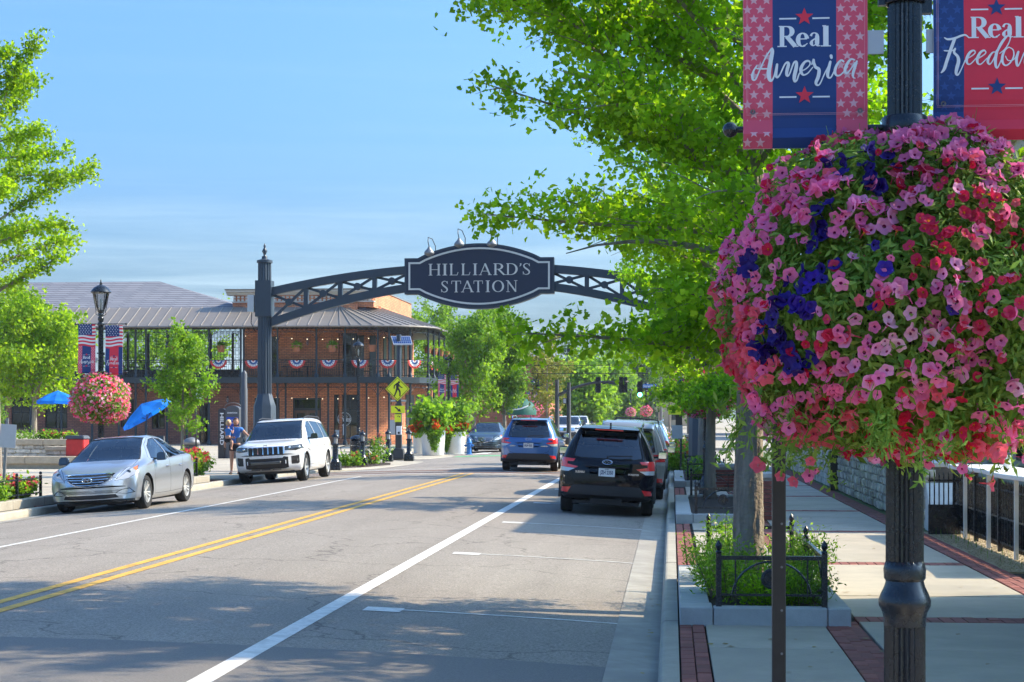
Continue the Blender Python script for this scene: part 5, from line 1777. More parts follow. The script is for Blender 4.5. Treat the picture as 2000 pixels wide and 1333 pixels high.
# street arch with the station sign
AY = 55.5
A = thing('street_arch', 'slate blue steel arch over the street carrying the navy station name sign', 'arch', (0, AY, 0))
m_px = .01642
ax = lambda px: at(px, AY)
az_ = lambda py, px=938: at(px, AY, py)[1]
for sx in (-13.15, .92):
 b = MB()
 b.lathe([(.47, .12), (.47, .3), (.40, .36), (.37, 2.25), (.31, 2.42), (.26, 2.58), (.235, 2.66)], (sx, 0, 0), n=8)
 b.lathe([(.235, 2.6, 1), (.225, 5.2, 1)], (sx, 0, 0), n=32, flute=.12)
 b.box(sx - .26, sx + .26, -.25, .25, 5.15, 6.32)
 b.lathe([(.22, 6.3, 1), (.215, 6.95, 1)], (sx, 0, 0), n=32, flute=.12)
 b.lathe([(.26, 6.9), (.26, 6.98), (.1, 7.03), (.09, 7.08)], (sx, 0, 0), n=16)
 b.build('arch_column', M['steel_blue'], A, smooth=30)
 b = MB(); b.lathe([(.08, 7.05), (.1, 7.1), (.04, 7.14), (.05, 7.2), (.09, 7.28), (.05, 7.36), (.03, 7.4), (.045, 7.44), (.0, 7.55)], (sx, 0, 0), n=12); b.build('finial', M['steel_blue'], A, smooth=True)
cx0, cx1 = -12.9, .67
mid_x = (cx0 + cx1) / 2
ztop = lambda x: 6.98 - .98 * ((x - mid_x) / ((cx1 - cx0) / 2)) ** 2 - .02
def zt_f(x):
 u = abs(x - mid_x) / ((cx1 - cx0) / 2)
 return 6.72 - .75 * u ** 2.0
def zb_f(x):
 u = abs(x - mid_x) / ((cx1 - cx0) / 2)
 return 6.22 - 1.25 * u ** 1.9
for f, nm in ((zt_f, 'top_chord'), (zb_f, 'bottom_chord')):
 for side in (0, 1):
  xs_ = np.linspace(cx0, mid_x - 2.3, 12) if side == 0 else np.linspace(mid_x + 2.3, cx1, 12)
  b = MB()
  V = []
  for x in xs_:
   z = f(x)
   V += [(x, -.12, z - .13), (x, .12, z - .13), (x, .12, z + .13), (x, -.12, z + .13)]
  n = len(xs_)
  b.add(V, [(4 * i + k, 4 * i + (k + 1) % 4, 4 * i + 4 + (k + 1) % 4, 4 * i + 4 + k) for i in range(n - 1) for k in range(4)] + [(0, 1, 2, 3), (4 * n - 1, 4 * n - 2, 4 * n - 3, 4 * n - 4)])
  b.build(nm, M['steel_blue'], A)
def truss(x0, x1, n):
 xs_ = [x0 + (x1 - x0) * i / n for i in range(n + 1)]
 for i in range(n):
  a, c_ = xs_[i], xs_[i + 1]
  for (p, q) in (((a, zb_f(a) + .1), (c_, zt_f(c_) - .1)), ((a, zt_f(a) - .1), (c_, zb_f(c_) + .1))):
   b = MB(); b.bar((p[0], .035 if p[1] > zt_f(a) - .2 else -.035, p[1]), (q[0], .035 if p[1] > zt_f(a) - .2 else -.035, q[1]), .06, .085); b.build('diagonal', M['steel_blue'], A)
  b = MB(); m_ = (a + c_) / 2; b.lathe([(.11, -.09), (.12, -.08), (.12, .08), (.11, .09)], (m_, 0, (zb_f(m_) + zt_f(m_)) / 2), n=14, ax='y'); b.build('boss', M['steel_blue'], A)
  if i:
   b = MB(); b.bar((a, 0, zb_f(a) + .1), (a, 0, zt_f(a) - .1), .14, .2, up=(0, 1, 0)); b.build('post', M['steel_blue'], A)
truss(cx0, mid_x - 2.3, 4); truss(mid_x + 2.3, cx1, 4)
sx0, sx1 = ax(792), ax(1083)
pxm = (sx1 - sx0) / 291
SX = lambda px: sx0 + (px - 792) * pxm
SZ = lambda py: az_(540) + (540 - py) * pxm
def sign_outline(d, bow=True):
 L_, R_ = 792 + d, 1083 - d
 T_0, B_0 = 505 + d, 575 - d
 pts = [(L_, B_0), (L_, T_0), (818 + d * .4, T_0)]
 xa, xb = 818 + d * .4, 1057 - d * .4
 for i in range(1, 20):
  u = -1 + 2 * i / 20
  pts.append(((xa + xb) / 2 + u * (xb - xa) / 2, T_0 - 27 * (1 - u * u) - 1))
 pts += [(xb, T_0), (R_, T_0), (R_, B_0), (xb, B_0)]
 for i in range(19, 0, -1):
  u = -1 + 2 * i / 20
  pts.append(((xa + xb) / 2 + u * (xb - xa) / 2, B_0 + 28 * (1 - u * u) + 1))
 pts.append((xa, B_0))
 return [(SX(x), SZ(y)) for x, y in pts]
M['navy_board'] = mat('navy_board', (0.014, 0.022, 0.05), .5, var=.08)
SB = thing('station_sign', 'navy sign board reading HILLIARD\'S STATION in cream capitals under the arch', 'sign', (0, AY, 0))
b = MB(); b.prism(sign_outline(0), -.22, .2); b.build('board', M['steel_blue'], SB)
b = MB(); b.prism(sign_outline(4), -.235, -.223); b.build('face', M['navy_board'], SB)
b = MB()
o_, i_ = sign_outline(8), sign_outline(11.5)
n = len(o_)
b.add([(x, -.245, z) for x, z in o_] + [(x, -.245, z) for x, z in i_] + [(x, -.237, z) for x, z in o_] + [(x, -.237, z) for x, z in i_],
      [(k, (k + 1) % n, n + (k + 1) % n, n + k) for k in range(n)] + [(k, 2 * n + k, 2 * n + (k + 1) % n, (k + 1) % n) for k in range(n)] + [(n + k, n + (k + 1) % n, 3 * n + (k + 1) % n, 3 * n + k) for k in range(n)])
M['cream'] = mat('cream_letters', (0.68, 0.66, 0.60), .5, var=.03)
b.build('border_line', M['cream'], SB, fix=False)
def sfn(x, y, dz): return (SX(780 + x / 6.25), -.248 - dz, SZ(460 + y / 6.25))
def letters(specs, ytop, ybot):
 for k, sp in enumerate(specs):
  b = MB()
  f2 = lambda x, y, dz: sfn(x, ybot - (y) , dz)
  put_letters(b, [sp], 0, ybot - ytop, f2)
  o = b.build('letter', M['cream'], SB, fix=False)
  sm_ = o.modifiers.new('thick', 'SOLIDIFY'); sm_.thickness = .02; sm_.offset = 0
letters([('H', 366, 524), ('I', 532, 610), ('L', 620, 742), ('L', 764, 888), ('I', 904, 974), ('A', 986, 1134), ('R', 1156, 1308), ('D', 1310, 1458), ("'", 1472, 1504), ('S', 1512, 1616)], 353, 493)
letters([('S', 520, 618), ('T', 645, 772), ('A', 770, 918), ('T', 915, 1038), ('I', 1058, 1128), ('O', 1146, 1290), ('N', 1310, 1460)], 559, 699)
for k, (px, py) in enumerate(((844, 494), (902, 478), (965, 478))):
 t = thing('gooseneck_lamp', ['gooseneck lamp over the left end of the station sign', 'gooseneck lamp over the middle left of the station sign', 'gooseneck lamp over the centre right of the station sign'][k], 'lamp', (SX(px), AY, SZ(py)), 0, 'gooseneck lamps on the station sign')
 b = MB(); b.tube([(.12, -.05, -.15), (.13, -.1, .2), (.05, -.3, .42), (-.05, -.52, .45), (-.04, -.62, .3), (0, -.64, .12)], .014, 6); b.build('arm', M['iron'], t, smooth=True)
 b = MB(); b.lathe([(.04, .14), (.06, .08), (.14, .0), (.165, -.06), (.15, -.1), (.05, -.16)], (0, -.64, 0), n=16); b.build('lamp_shade', M['galv'], t, smooth=True)
t = thing('junction_box', 'small grey electrical box strapped high on the left arch column', 'box', (-13.55, AY - .1, 5.55))
b = MB(); b.box(-.12, .1, -.12, .1, -.25, .3); b.build('case', M['alu'], t, bevel=.01)
b = MB(); b.tube([(0, 0, -.25), (-.02, -.02, -.6), (.1, 0, -.85), (.18, .05, -.8)], .015, 5); b.build('cable', M['iron'], t)

# cars
def interp(pts, x):
 """smooth monotone-ish interpolation through (x, value)"""
 if x <= pts[0][0]: return pts[0][1]
 if x >= pts[-1][0]: return pts[-1][1]
 for i in range(len(pts) - 1):
  if x <= pts[i + 1][0]:
   (x0, y0), (x1, y1) = pts[i], pts[i + 1]
   h = x1 - x0
   t = (x - x0) / h
   def sl(j):
    if j <= 0 or j >= len(pts) - 1: 
     a, c_ = (pts[0], pts[1]) if j <= 0 else (pts[-2], pts[-1])
     return (c_[1] - a[1]) / (c_[0] - a[0])
    d0 = (pts[j][1] - pts[j - 1][1]) / (pts[j][0] - pts[j - 1][0]); d1 = (pts[j + 1][1] - pts[j][1]) / (pts[j + 1][0] - pts[j][0])
    return 0 if d0 * d1 <= 0 else 2 * d0 * d1 / (d0 + d1)
   m0, m1 = sl(i) * h, sl(i + 1) * h
   return (2 * t ** 3 - 3 * t * t + 1) * y0 + (t ** 3 - 2 * t * t + t) * m0 + (-2 * t ** 3 + 3 * t * t) * y1 + (t ** 3 - t * t) * m1
def paint(name, c, metal=0.0, rough=.3):
 m, n, l, p = nodes(name)
 if max(c) < .02: p.inputs['Specular IOR Level'].default_value = 0.0
 p.inputs['Base Color'].default_value = (*c, 1)
 p.inputs['Metallic'].default_value = metal
 p.inputs['Roughness'].default_value = rough
 p.inputs['Coat Weight'].default_value = 1.0 if max(c) > .02 else .75
 p.inputs['Coat Roughness'].default_value = 0.03
 g = n.new('ShaderNodeNewGeometry'); t = n.new('ShaderNodeTexNoise'); t.inputs['Scale'].default_value = 3; t.inputs['Detail'].default_value = 8
 l.new(g.outputs['Position'], t.inputs['Vector'])
 q = n.new('ShaderNodeMapRange'); q.inputs['To Min'].default_value = .01; q.inputs['To Max'].default_value = .09
 l.new(t.outputs['Fac'], q.inputs['Value']); l.new(q.outputs['Result'], p.inputs['Coat Roughness'])
 return m
M['car_glass'] = glass_mat('car_glass', (0.62, 0.76, 0.80), 2.1)
M['dark_glass'] = glass_mat('tinted_car_glass', (0.16, 0.2, 0.23), 1.9)
M['trim'] = mat('black_plastic_trim', (0.022, 0.022, 0.025), .55, var=.15)
M['gap'] = mat('panel_gap', (0.004, 0.004, 0.004), .8)
M['rubber'] = mat('tyre_rubber', (0.018, 0.018, 0.018), .8, var=.25, scale=30, bump=.2)
M['rim'] = mat('alloy_rim', (0.68, 0.67, 0.64), .35, metal=.4, var=.08)
M['rim_dark'] = mat('dark_rim', (0.04, 0.04, 0.042), .35, metal=.6)
M['chrome'] = mat('chrome', (0.75, 0.76, 0.78), .08, metal=1)
M['lens_red'] = paint('lens_red', (0.85, 0.03, 0.03), 0, .15)
M['lens_clear'] = paint('lens_clear', (0.55, 0.56, 0.57), .2, .12)
M['lens_amber'] = paint('lens_amber', (0.75, 0.20, 0.02), 0, .15)
M['lens_dark'] = paint('lens_dark', (0.06, 0.065, 0.07), .4, .12)
M['seat_cloth'] = mat('seat_cloth', (0.10, 0.10, 0.105), .85, var=.1)
M['plate'] = mat('number_plate', (0.72, 0.73, 0.72), .5)
M['plate_ink'] = mat('plate_ink', (0.02, 0.03, 0.10), .5)
M['mirror'] = mat('mirror_glass', (0.8, 0.82, 0.8), .03, metal=1, var=0)

def pip(p, poly):
 x, y = p; c_ = False; j = len(poly) - 1
 for i in range(len(poly)):
  if (poly[i][1] > y) != (poly[j][1] > y) and x < (poly[j][0] - poly[i][0]) * (y - poly[i][1]) / (poly[j][1] - poly[i][1]) + poly[i][0]: c_ = not c_
  j = i
 return c_
def grow(poly, d):
 n = len(poly); A_ = sum(poly[i][0] * poly[(i + 1) % n][1] - poly[(i + 1) % n][0] * poly[i][1] for i in range(n))
 sg = 1 if A_ > 0 else -1; out = []
 for i in range(n):
  p0, p1, p2 = Vector(poly[i - 1]), Vector(poly[i]), Vector(poly[(i + 1) % n])
  a, c_ = (p1 - p0).normalized(), (p2 - p1).normalized()
  na, nc = Vector((a.y, -a.x)) * sg, Vector((c_.y, -c_.x)) * sg
  bis = na + nc
  if bis.length < .3: bis = na
  bis.normalize()
  k = d / max(.4, bis.dot(na))
  out.append(tuple(p1 + bis * k))
 return out
AX = {'side': (1, 2, 0), 'rear': (0, 2, 1), 'front': (0, 2, 1), 'top': (0, 1, 2)}

class Car:
 """body shell lofted from side and plan profiles; glass, doors and lights are cut out of it"""
 def __init__(s, S, name, label, cat, loc, rz, paint_m, group=None, lod=0):
  s.S = S; s.lod = lod
  s.t = thing(name, label, cat, loc, rz, group)
  s.pm = paint_m
  s.shell()
 def shell(s):
  S = s.S
  y0, y1 = S['top'][0][0], S['top'][-1][0]
  ys = set()
  k = 46 if not s.lod else 26
  for i in range(k + 1): ys.add(round(y0 + (y1 - y0) * i / k, 4))
  for p in S['top']: ys.add(round(p[0], 4))
  ys = sorted(ys)
  ys = [y for i, y in enumerate(ys) if i == 0 or y - ys[i - 1] > .012 or i == len(ys) - 1]
  rows = []
  W_ = S['hw']; bt = S['bot']
  for y in ys:
   T = interp(S['top'], y); Bl = min(interp(S['belt'], y), T - .05); W = interp(W_, y); Rw = interp(S['rw'], y); bo = interp(bt, y)
   Bl = max(Bl, bo + .25)
   mid = bo + (Bl - bo) * .55
   low = [(0, bo), (.6 * W, bo), (.90 * W, bo + .02), (.965 * W, bo + .09), (.985 * W, bo + .2), (W, mid), (.997 * W, mid + (Bl - mid) * .5), (.985 * W, Bl - .05), (.968 * W, Bl)]
   cab = T - Bl
   e = min(.07, cab * .45)
   Rw = min(Rw, .95 * W)
   up = []
   for u in (.12, .35, .6, .82, 1.0):
    bulge = .025 * math.sin(PI * u) * min(1, cab / .4)
    up.append((.955 * W + (Rw - .955 * W) * u + bulge, Bl + .012 + (T - e - Bl - .012) * u))
   top = [(Rw * .955, T - e * .42), (Rw * .86, T - e * .12), (Rw * .6, T - .012 * min(1, cab * 3)), (Rw * .3, T - .003), (0, T)]
   rows.append(low + up + top)
  n = len(rows[0])
  V, F = [], []
  lean = S.get('lean', {})
  for j, (y, row) in enumerate(zip(ys, rows)):
   full = [(x, z) for x, z in row] + [(-x, z) for x, z in reversed(row[1:-1])]
   for x, z in full:
    yy = y
    fr = max(0, (y - (y1 - .55)) / .55); rr_ = max(0, ((y0 + .45) - y) / .45)
    W = interp(W_, y)
    u = min(1, abs(x) / max(W, .1))
    yy -= fr ** 1.5 * S.get('fround', .28) * u ** 2.6
    yy += rr_ ** 1.5 * S.get('rround', .16) * u ** 2.6
    if 'fl' in S: yy -= fr * interp(S['fl'], z)
    if 'rl' in S: yy += rr_ * interp(S['rl'], z)
    V.append((x, yy, z))
  m = 2 * n - 2
  for j in range(len(ys) - 1):
   for k in range(m):
    l_ = (k + 1) % m
    F.append((j * m + k, j * m + l_, (j + 1) * m + l_, (j + 1) * m + k))
  def cap(j, flip):
   b0 = j * m
   for k in range(1, n - 1):
    a, c_ = b0 + k, b0 + k + 1
    a2, c2 = b0 + (m - k) % m, b0 + (m - k - 1) % m
    if k == 1: F.append((b0, a, a2))
    if k + 1 <= n - 1:
     if k + 1 == n - 1: F.append((a, c_, a2))
     else: F.append((a, c_, c2, a2))
  cap(0, 1); cap(len(ys) - 1, 0)
  me = bpy.data.meshes.new('body'); me.from_pydata(V, [], F)
  bm = bmesh.new(); bm.from_mesh(me)
  bmesh.ops.remove_doubles(bm, verts=bm.verts, dist=1e-5)
  for sgn, yc in ((-1, y0), (1, y1)):
   cf = [f for f in bm.faces if abs(f.normal.y) > .5 and (max(v.co.x for v in f.verts) > .2 and min(v.co.x for v in f.verts) < -.2) and sgn * f.calc_center_median().y > 0 and abs(f.calc_center_median().y) > abs(yc) - .75]
   for xx in (-.6, -.45, -.3, -.15, 0, .15, .3, .45, .6):
    g = set(cf)
    geom = list(g) + list({e for f in g for e in f.edges}) + list({v for f in g for v in f.verts})
    r_ = bmesh.ops.bisect_plane(bm, geom=geom, plane_co=(xx, 0, 0), plane_no=(1, 0, 0), dist=1e-5)
    cf = [f for f in r_['geom'] if isinstance(f, bmesh.types.BMFace)]
    cf = list(set(cf) | {f for f in g if f.is_valid})
   vs_ = {v for f in cf if f.is_valid for v in f.verts}
   for v in vs_:
    W = interp(W_, yc)
    u = min(1, abs(v.co.x) / W)
    base = S.get('fround', .28) if sgn > 0 else S.get('rround', .16)
    if abs(v.co.x) <= .601:
     pass
   for v in vs_:
    zc = v.co.z; u = min(1, abs(v.co.x) / interp(W_, yc))
    if sgn > 0: v.co.y = yc - S.get('fround', .28) * u ** 2.6 - (interp(S['fl'], zc) if 'fl' in S else 0)
    else: v.co.y = yc + S.get('rround', .16) * u ** 2.6 + (interp(S['rl'], zc) if 'rl' in S else 0)
  bmesh.ops.recalc_face_normals(bm, faces=bm.faces)
  bm.to_mesh(me); bm.free()
  ob = bpy.data.objects.new('tmp_body', me); C.objects.link(ob)
  Wm = max(p[1] for p in W_)
  cut = MB()
  for yw in S['axles']:
   for sx in (-1, 1):
    ar = S['tr'] + S.get('well', .055)
    cut.lathe([(ar, sx * (Wm - .34) if sx > 0 else -(Wm + .1)), (ar, sx * (Wm + .1) if sx > 0 else -(Wm - .34))], (0, yw, S['tr']), n=36, ax='x')
  cme = cut.mesh('cut', M['gap'])
  co = bpy.data.objects.new('tmp_cut', cme); C.objects.link(co)
  me.materials.clear()
  for mm in (s.pm, M['gap'], M['trim']): me.materials.append(mm)
  md = ob.modifiers.new('b', 'BOOLEAN'); md.operation = 'DIFFERENCE'; md.object = co; md.solver = 'EXACT'
  try: md.material_mode = 'TRANSFER'
  except Exception: pass
  dg = bpy.context.evaluated_depsgraph_get()
  ev = ob.evaluated_get(dg)
  me2 = bpy.data.meshes.new_from_object(ev)
  s.bm = bmesh.new(); s.bm.from_mesh(me2)
  s.matnames = [m_.name if m_ else '' for m_ in me2.materials]
  gi = [i for i, m_ in enumerate(me2.materials) if m_ and m_.name.startswith('panel_gap')]
  for f in s.bm.faces:
   f.material_index = 1 if f.material_index in gi else 0
  bpy.data.objects.remove(ob); bpy.data.objects.remove(co)
  s.lay = s.bm.faces.layers.int.new('part')
  s.parts = {}
  s.np = 0
 def region(s, name, proj, poly, mat_, inset=0.0, gap=0.0, rng_=None, sides=(1, -1), nlim=.25, parent=None, smooth=True, label=None):
  a, c_, d = AX[proj]
  for sx in (sides if proj == 'side' else (0,)):
   for step in ((1, 0) if gap else (0,)):
    P = grow(poly, gap) if step else poly
    s.np += 1
    xs_ = [q[0] for q in P]; zs = [q[1] for q in P]
    bb = (min(xs_) - .02, max(xs_) + .02, min(zs) - .02, max(zs) + .02)
    def ok(f):
     ct = f.calc_center_median(); nn = f.normal
     if f.material_index == 1 and not step and f[s.lay] == 0: 
      if ct.z < s.S['tr'] * 2.3 and abs(nn.y) + abs(nn.z) > .9 and proj == 'side': return False
     if proj == 'side':
      if nn.x * sx < nlim: return False
     elif proj == 'rear':
      if nn.y > -nlim or ct.y > 0: return False
     elif proj == 'front':
      if nn.y < nlim or ct.y < 0: return False
     else:
      if nn.z < nlim: return False
     if rng_ and not (rng_[0] < ct[d] < rng_[1]): return False
     fx = [v.co[a] for v in f.verts]; fz = [v.co[c_] for v in f.verts]
     return max(fx) > bb[0] and min(fx) < bb[1] and max(fz) > bb[2] and min(fz) < bb[3]
    n = len(P)
    for i in range(n):
     p0, p1 = P[i], P[(i + 1) % n]
     fs = [f for f in s.bm.faces if ok(f)]
     geom = fs + list({e for f in fs for e in f.edges}) + list({v for f in fs for v in f.verts})
     co = [0, 0, 0]; co[a], co[c_] = p0
     no = [0, 0, 0]; no[a], no[c_] = -(p1[1] - p0[1]), (p1[0] - p0[0])
     if abs(no[a]) + abs(no[c_]) < 1e-9: continue
     bmesh.ops.bisect_plane(s.bm, geom=geom, plane_co=co, plane_no=no, dist=1e-5)
    for f in s.bm.faces:
     if ok(f):
      ct = f.calc_center_median()
      if pip((ct[a], ct[c_]), P):
       f[s.lay] = s.np
    if step:
     s.parts[s.np] = ('_gap', None, 0, None, smooth)
    else:
     s.parts[s.np] = (name, mat_, inset, parent, smooth, label)
 def finish(s):
  bm = s.bm
  for f in bm.faces:
   k = f[s.lay]
   if k and s.parts[k][0] == '_gap': f.material_index = 1; f[s.lay] = 0
  objs = {}
  def extract(k, name, mats, inset, parent, smooth, label=None):
   fs = [f for f in bm.faces if f[s.lay] == k]
   if not fs: return None
   me = bpy.data.meshes.new(name)
   idx = {}; V = []; F = []; mi = []
   for f in fs:
    q = []
    for v in f.verts:
     if v.index not in idx:
      idx[v.index] = len(V); V.append(v.co - (v.normal * inset if inset else Vector((0, 0, 0))))
     q.append(idx[v.index])
    F.append(q); mi.append(f.material_index)
   me.from_pydata(V, [], F)
   for m_ in mats: me.materials.append(m_)
   if len(mats) > 1: me.polygons.foreach_set('material_index', mi)
   if smooth:
    me.polygons.foreach_set('use_smooth', [True] * len(F)); me.set_sharp_from_angle(angle=R(38))
   me.update()
   o = link(name, me, parent or s.t)
   if label: o['label'] = label
   return o
  bm.verts.index_update(); bm.normal_update()
  s.body = extract(0, 'body', [s.pm, M['gap'], M['trim']], 0, None, True)
  for k, pr in s.parts.items():
   if pr[0] == '_gap': continue
   o = extract(k, pr[0], [pr[1] or s.pm], pr[2], objs.get(pr[3]) if pr[3] else None, pr[4], pr[5])
   if o: objs.setdefault(pr[0], o)
  bm.free()
  s.objs = objs
  return s
 def part(s, name, mb, mats, parent=None, smooth=40, bevel=0, loc=None, rot=None):
  return mb.build(name, mats, parent or s.t, smooth=smooth, bevel=bevel, loc=loc, rot=rot)
 def wheels(s, rim_m, spokes=10, steer=0, wide=.225, track=None):
  S = s.S; r = S['tr']; Wm = max(p[1] for p in S['hw'])
  tx = (track / 2 if track else Wm - .03 - wide / 2)
  w = wide / 2
  b = MB(); b.lathe([(r * .66, -w * .9), (r * .80, -w), (r * .94, -w * .98), (r * .985, -w * .8), (r, -w * .55), (r, -w * .2), (r * .985, -w * .18), (r * .985, -w * .12), (r, -w * .1), (r, w * .1), (r * .985, w * .12), (r * .985, w * .18), (r, w * .2), (r, w * .55), (r * .985, w * .8), (r * .94, w * .98), (r * .80, w), (r * .66, w * .9), (r * .64, 0)], n=36 if not s.lod else 18, caps=False, ax='x')
  b.add([], [])
  tyre = b.mesh('tyre', M['rubber'], smooth=40)
  b = MB(); q = w * .86
  b.lathe([(r * .68, q), (r * .655, q + .004), (r * .63, q - .012), (r * .61, q - .09), (r * .58, -w * .7)], n=32 if not s.lod else 16, caps=False, ax='x')
  b.lathe([(r * .17, q - .045), (r * .15, q - .03), (r * .0001, q - .028)], n=16, caps=False, ax='x')
  for k in range(spokes):
   a = 2 * PI * k / spokes
   a2 = a + (.10 if k % 2 else -.10) * (1 if spokes == 10 else 0)
   ca, sa = math.cos(a), math.sin(a)
   p0 = Vector((q - .042, r * .12 * math.cos(a), r * .12 * math.sin(a))); p1 = Vector((q - .01, r * .64 * math.cos(a2), r * .64 * math.sin(a2)))
   b.bar(p0, p1, r * (.075 if spokes > 6 else .15), .03, up=(1, 0, 0))
  rim = b.mesh('rim', rim_m, smooth=40)
  b = MB(); b.lathe([(r * .56, -.02), (r * .56, .0), (r * .001, .0)], n=16, caps=False, ax='x'); disc = b.mesh('brake_disc', M['rim_dark'])
  for j, yw in enumerate(S['axles']):
   for sx in (-1, 1):
    o = link('wheel', tyre, s.t, (sx * tx, yw, r), (0, 0, 0 if sx > 0 else PI))
    if j == 1 and steer: o.rotation_euler[2] += steer
    link('rim', rim, o); 
    if not s.lod: link('brake_disc', disc, o)
 def interior(s, suv=True, zf=.35):
  S = s.S
  b = MB(); W = max(p[1] for p in S['hw']) * .86
  b.box(-W, W, S['top'][0][0] + .3, S['top'][-1][0] - 1.1, zf - .02, zf)
  ya = S['dash']
  b.prism([(ya, zf), (ya, .92), (ya - .15, .96), (ya - .45, .88), (ya - .4, zf)], -W * .95, W * .95, 'yz')
  s.part('dashboard', b, M['trim'], smooth=False)
  for (x, y) in S['seats']:
   b = MB()
   b.box(x - .25, x + .25, y - .25, y + .27, zf, zf + .28)
   b.prism([(y - .2, zf + .25), (y - .34, zf + .9), (y - .26, zf + .92), (y - .06, zf + .28)], x - .24, x + .24, 'yz')
   b.prism([(y - .36, zf + .96), (y - .38, zf + 1.13), (y - .30, zf + 1.15), (y - .26, zf + .97)], x - .12, x + .12, 'yz')
   b.bar((x - .05, y - .3, zf + .88), (x - .05, y - .33, zf + .98), .012); b.bar((x + .05, y - .3, zf + .88), (x + .05, y - .33, zf + .98), .012)
   s.part('car_seat', b, M['seat_cloth'], smooth=False, bevel=.02)
  b = MB(); x = -.36; y = ya - .62
  b.tube([(x + .19 * math.cos(a), y - .06 * math.sin(a), .9 + .18 * math.sin(a)) for a in np.arange(0, 2 * PI, PI / 10)], .016, 6, False, True)
  b.bar((x - .18, y, .9), (x + .18, y, .9), .03, .02); b.bar((x, y + .02, .88), (x, ya - .3, .84), .05)
  s.part('steering_wheel', b, M['trim'])
 def mirrors(s, y, z, m=None, out=.20):
  Wm = max(p[1] for p in s.S['hw'])
  for sx in (-1, 1):
   b = MB(); b.bar((sx * (Wm - .12), y, z - .04), (sx * (Wm + .06), y - .01, z - .01), .05, .04)
   x0, x1 = sorted((sx * (Wm + .0), sx * (Wm + out)))
   b.box(x0, x1, y - .06, y + .09, z - .06, z + .1, top=(.02, .03))
   o = s.part('side_mirror', b, m or s.pm, smooth=60, bevel=.022)
   b = MB(); b.box(x0 + .02, x1 - .02, y - .066, y - .0605, z - .045, z + .08); s.part('mirror_glass', b, M['mirror'], o, bevel=.004)
 def plate(s, y, z, txt=None, w=.305, h=.155, face=-1):
  b = MB(); b.box(-w / 2, w / 2, y, y + .006, z - h / 2, z + h / 2)
  o = s.part('number_plate', b, M['plate'], smooth=False, bevel=.002)
  if txt:
   b = MB(); text_mesh(b, txt, .098, lambda x, q, dz: (x * -face * 1, y + (face * .002 if face < 0 else .008), z + q - .006), .0025, width=.24)
   text_mesh(b, 'OHIO', .03, lambda x, q, dz: (x * -face, y + (face * .002 if face < 0 else .008), z + q + .058), .0008)
   s.part('plate_lettering', b, M['plate_ink'], o, smooth=False)
  return o

# compact SUV seen from behind
def forester_spec():
 return dict(
  top=[(-2.31, .80), (-2.29, 1.02), (-2.24, 1.07), (-2.10, 1.34), (-1.97, 1.56), (-1.88, 1.625), (-1.6, 1.655), (-.9, 1.685), (-.1, 1.685), (.30, 1.64), (.62, 1.50), (1.0, 1.27), (1.28, 1.10), (1.6, 1.04), (2.0, .98), (2.22, .88), (2.31, .70)],
  belt=[(-2.31, 1.0), (-1.5, 1.06), (0, 1.02), (1.2, .98), (2.31, .8)],
  hw=[(-2.31, .78), (-2.0, .88), (-1.4, .905), (0, .905), (1.4, .90), (2.0, .87), (2.31, .76)],
  rw=[(-2.31, .74), (-2.2, .70), (-1.95, .60), (-1.2, .60), (.1, .60), (.6, .64), (1.28, .72), (2.31, .66)],
  bot=[(-2.31, .36), (-2.1, .30), (-1.4, .25), (1.6, .22), (2.31, .26)],
  axles=(-1.36, 1.31), tr=.355, dash=1.15, seats=[(-.37, .15), (.37, .15), (-.4, -.8), (.4, -.8), (0, -.8)],
  rround=.14, fround=.3, rl=[(.2, .06), (.5, .0), (.62, .0), (1.1, .03)])
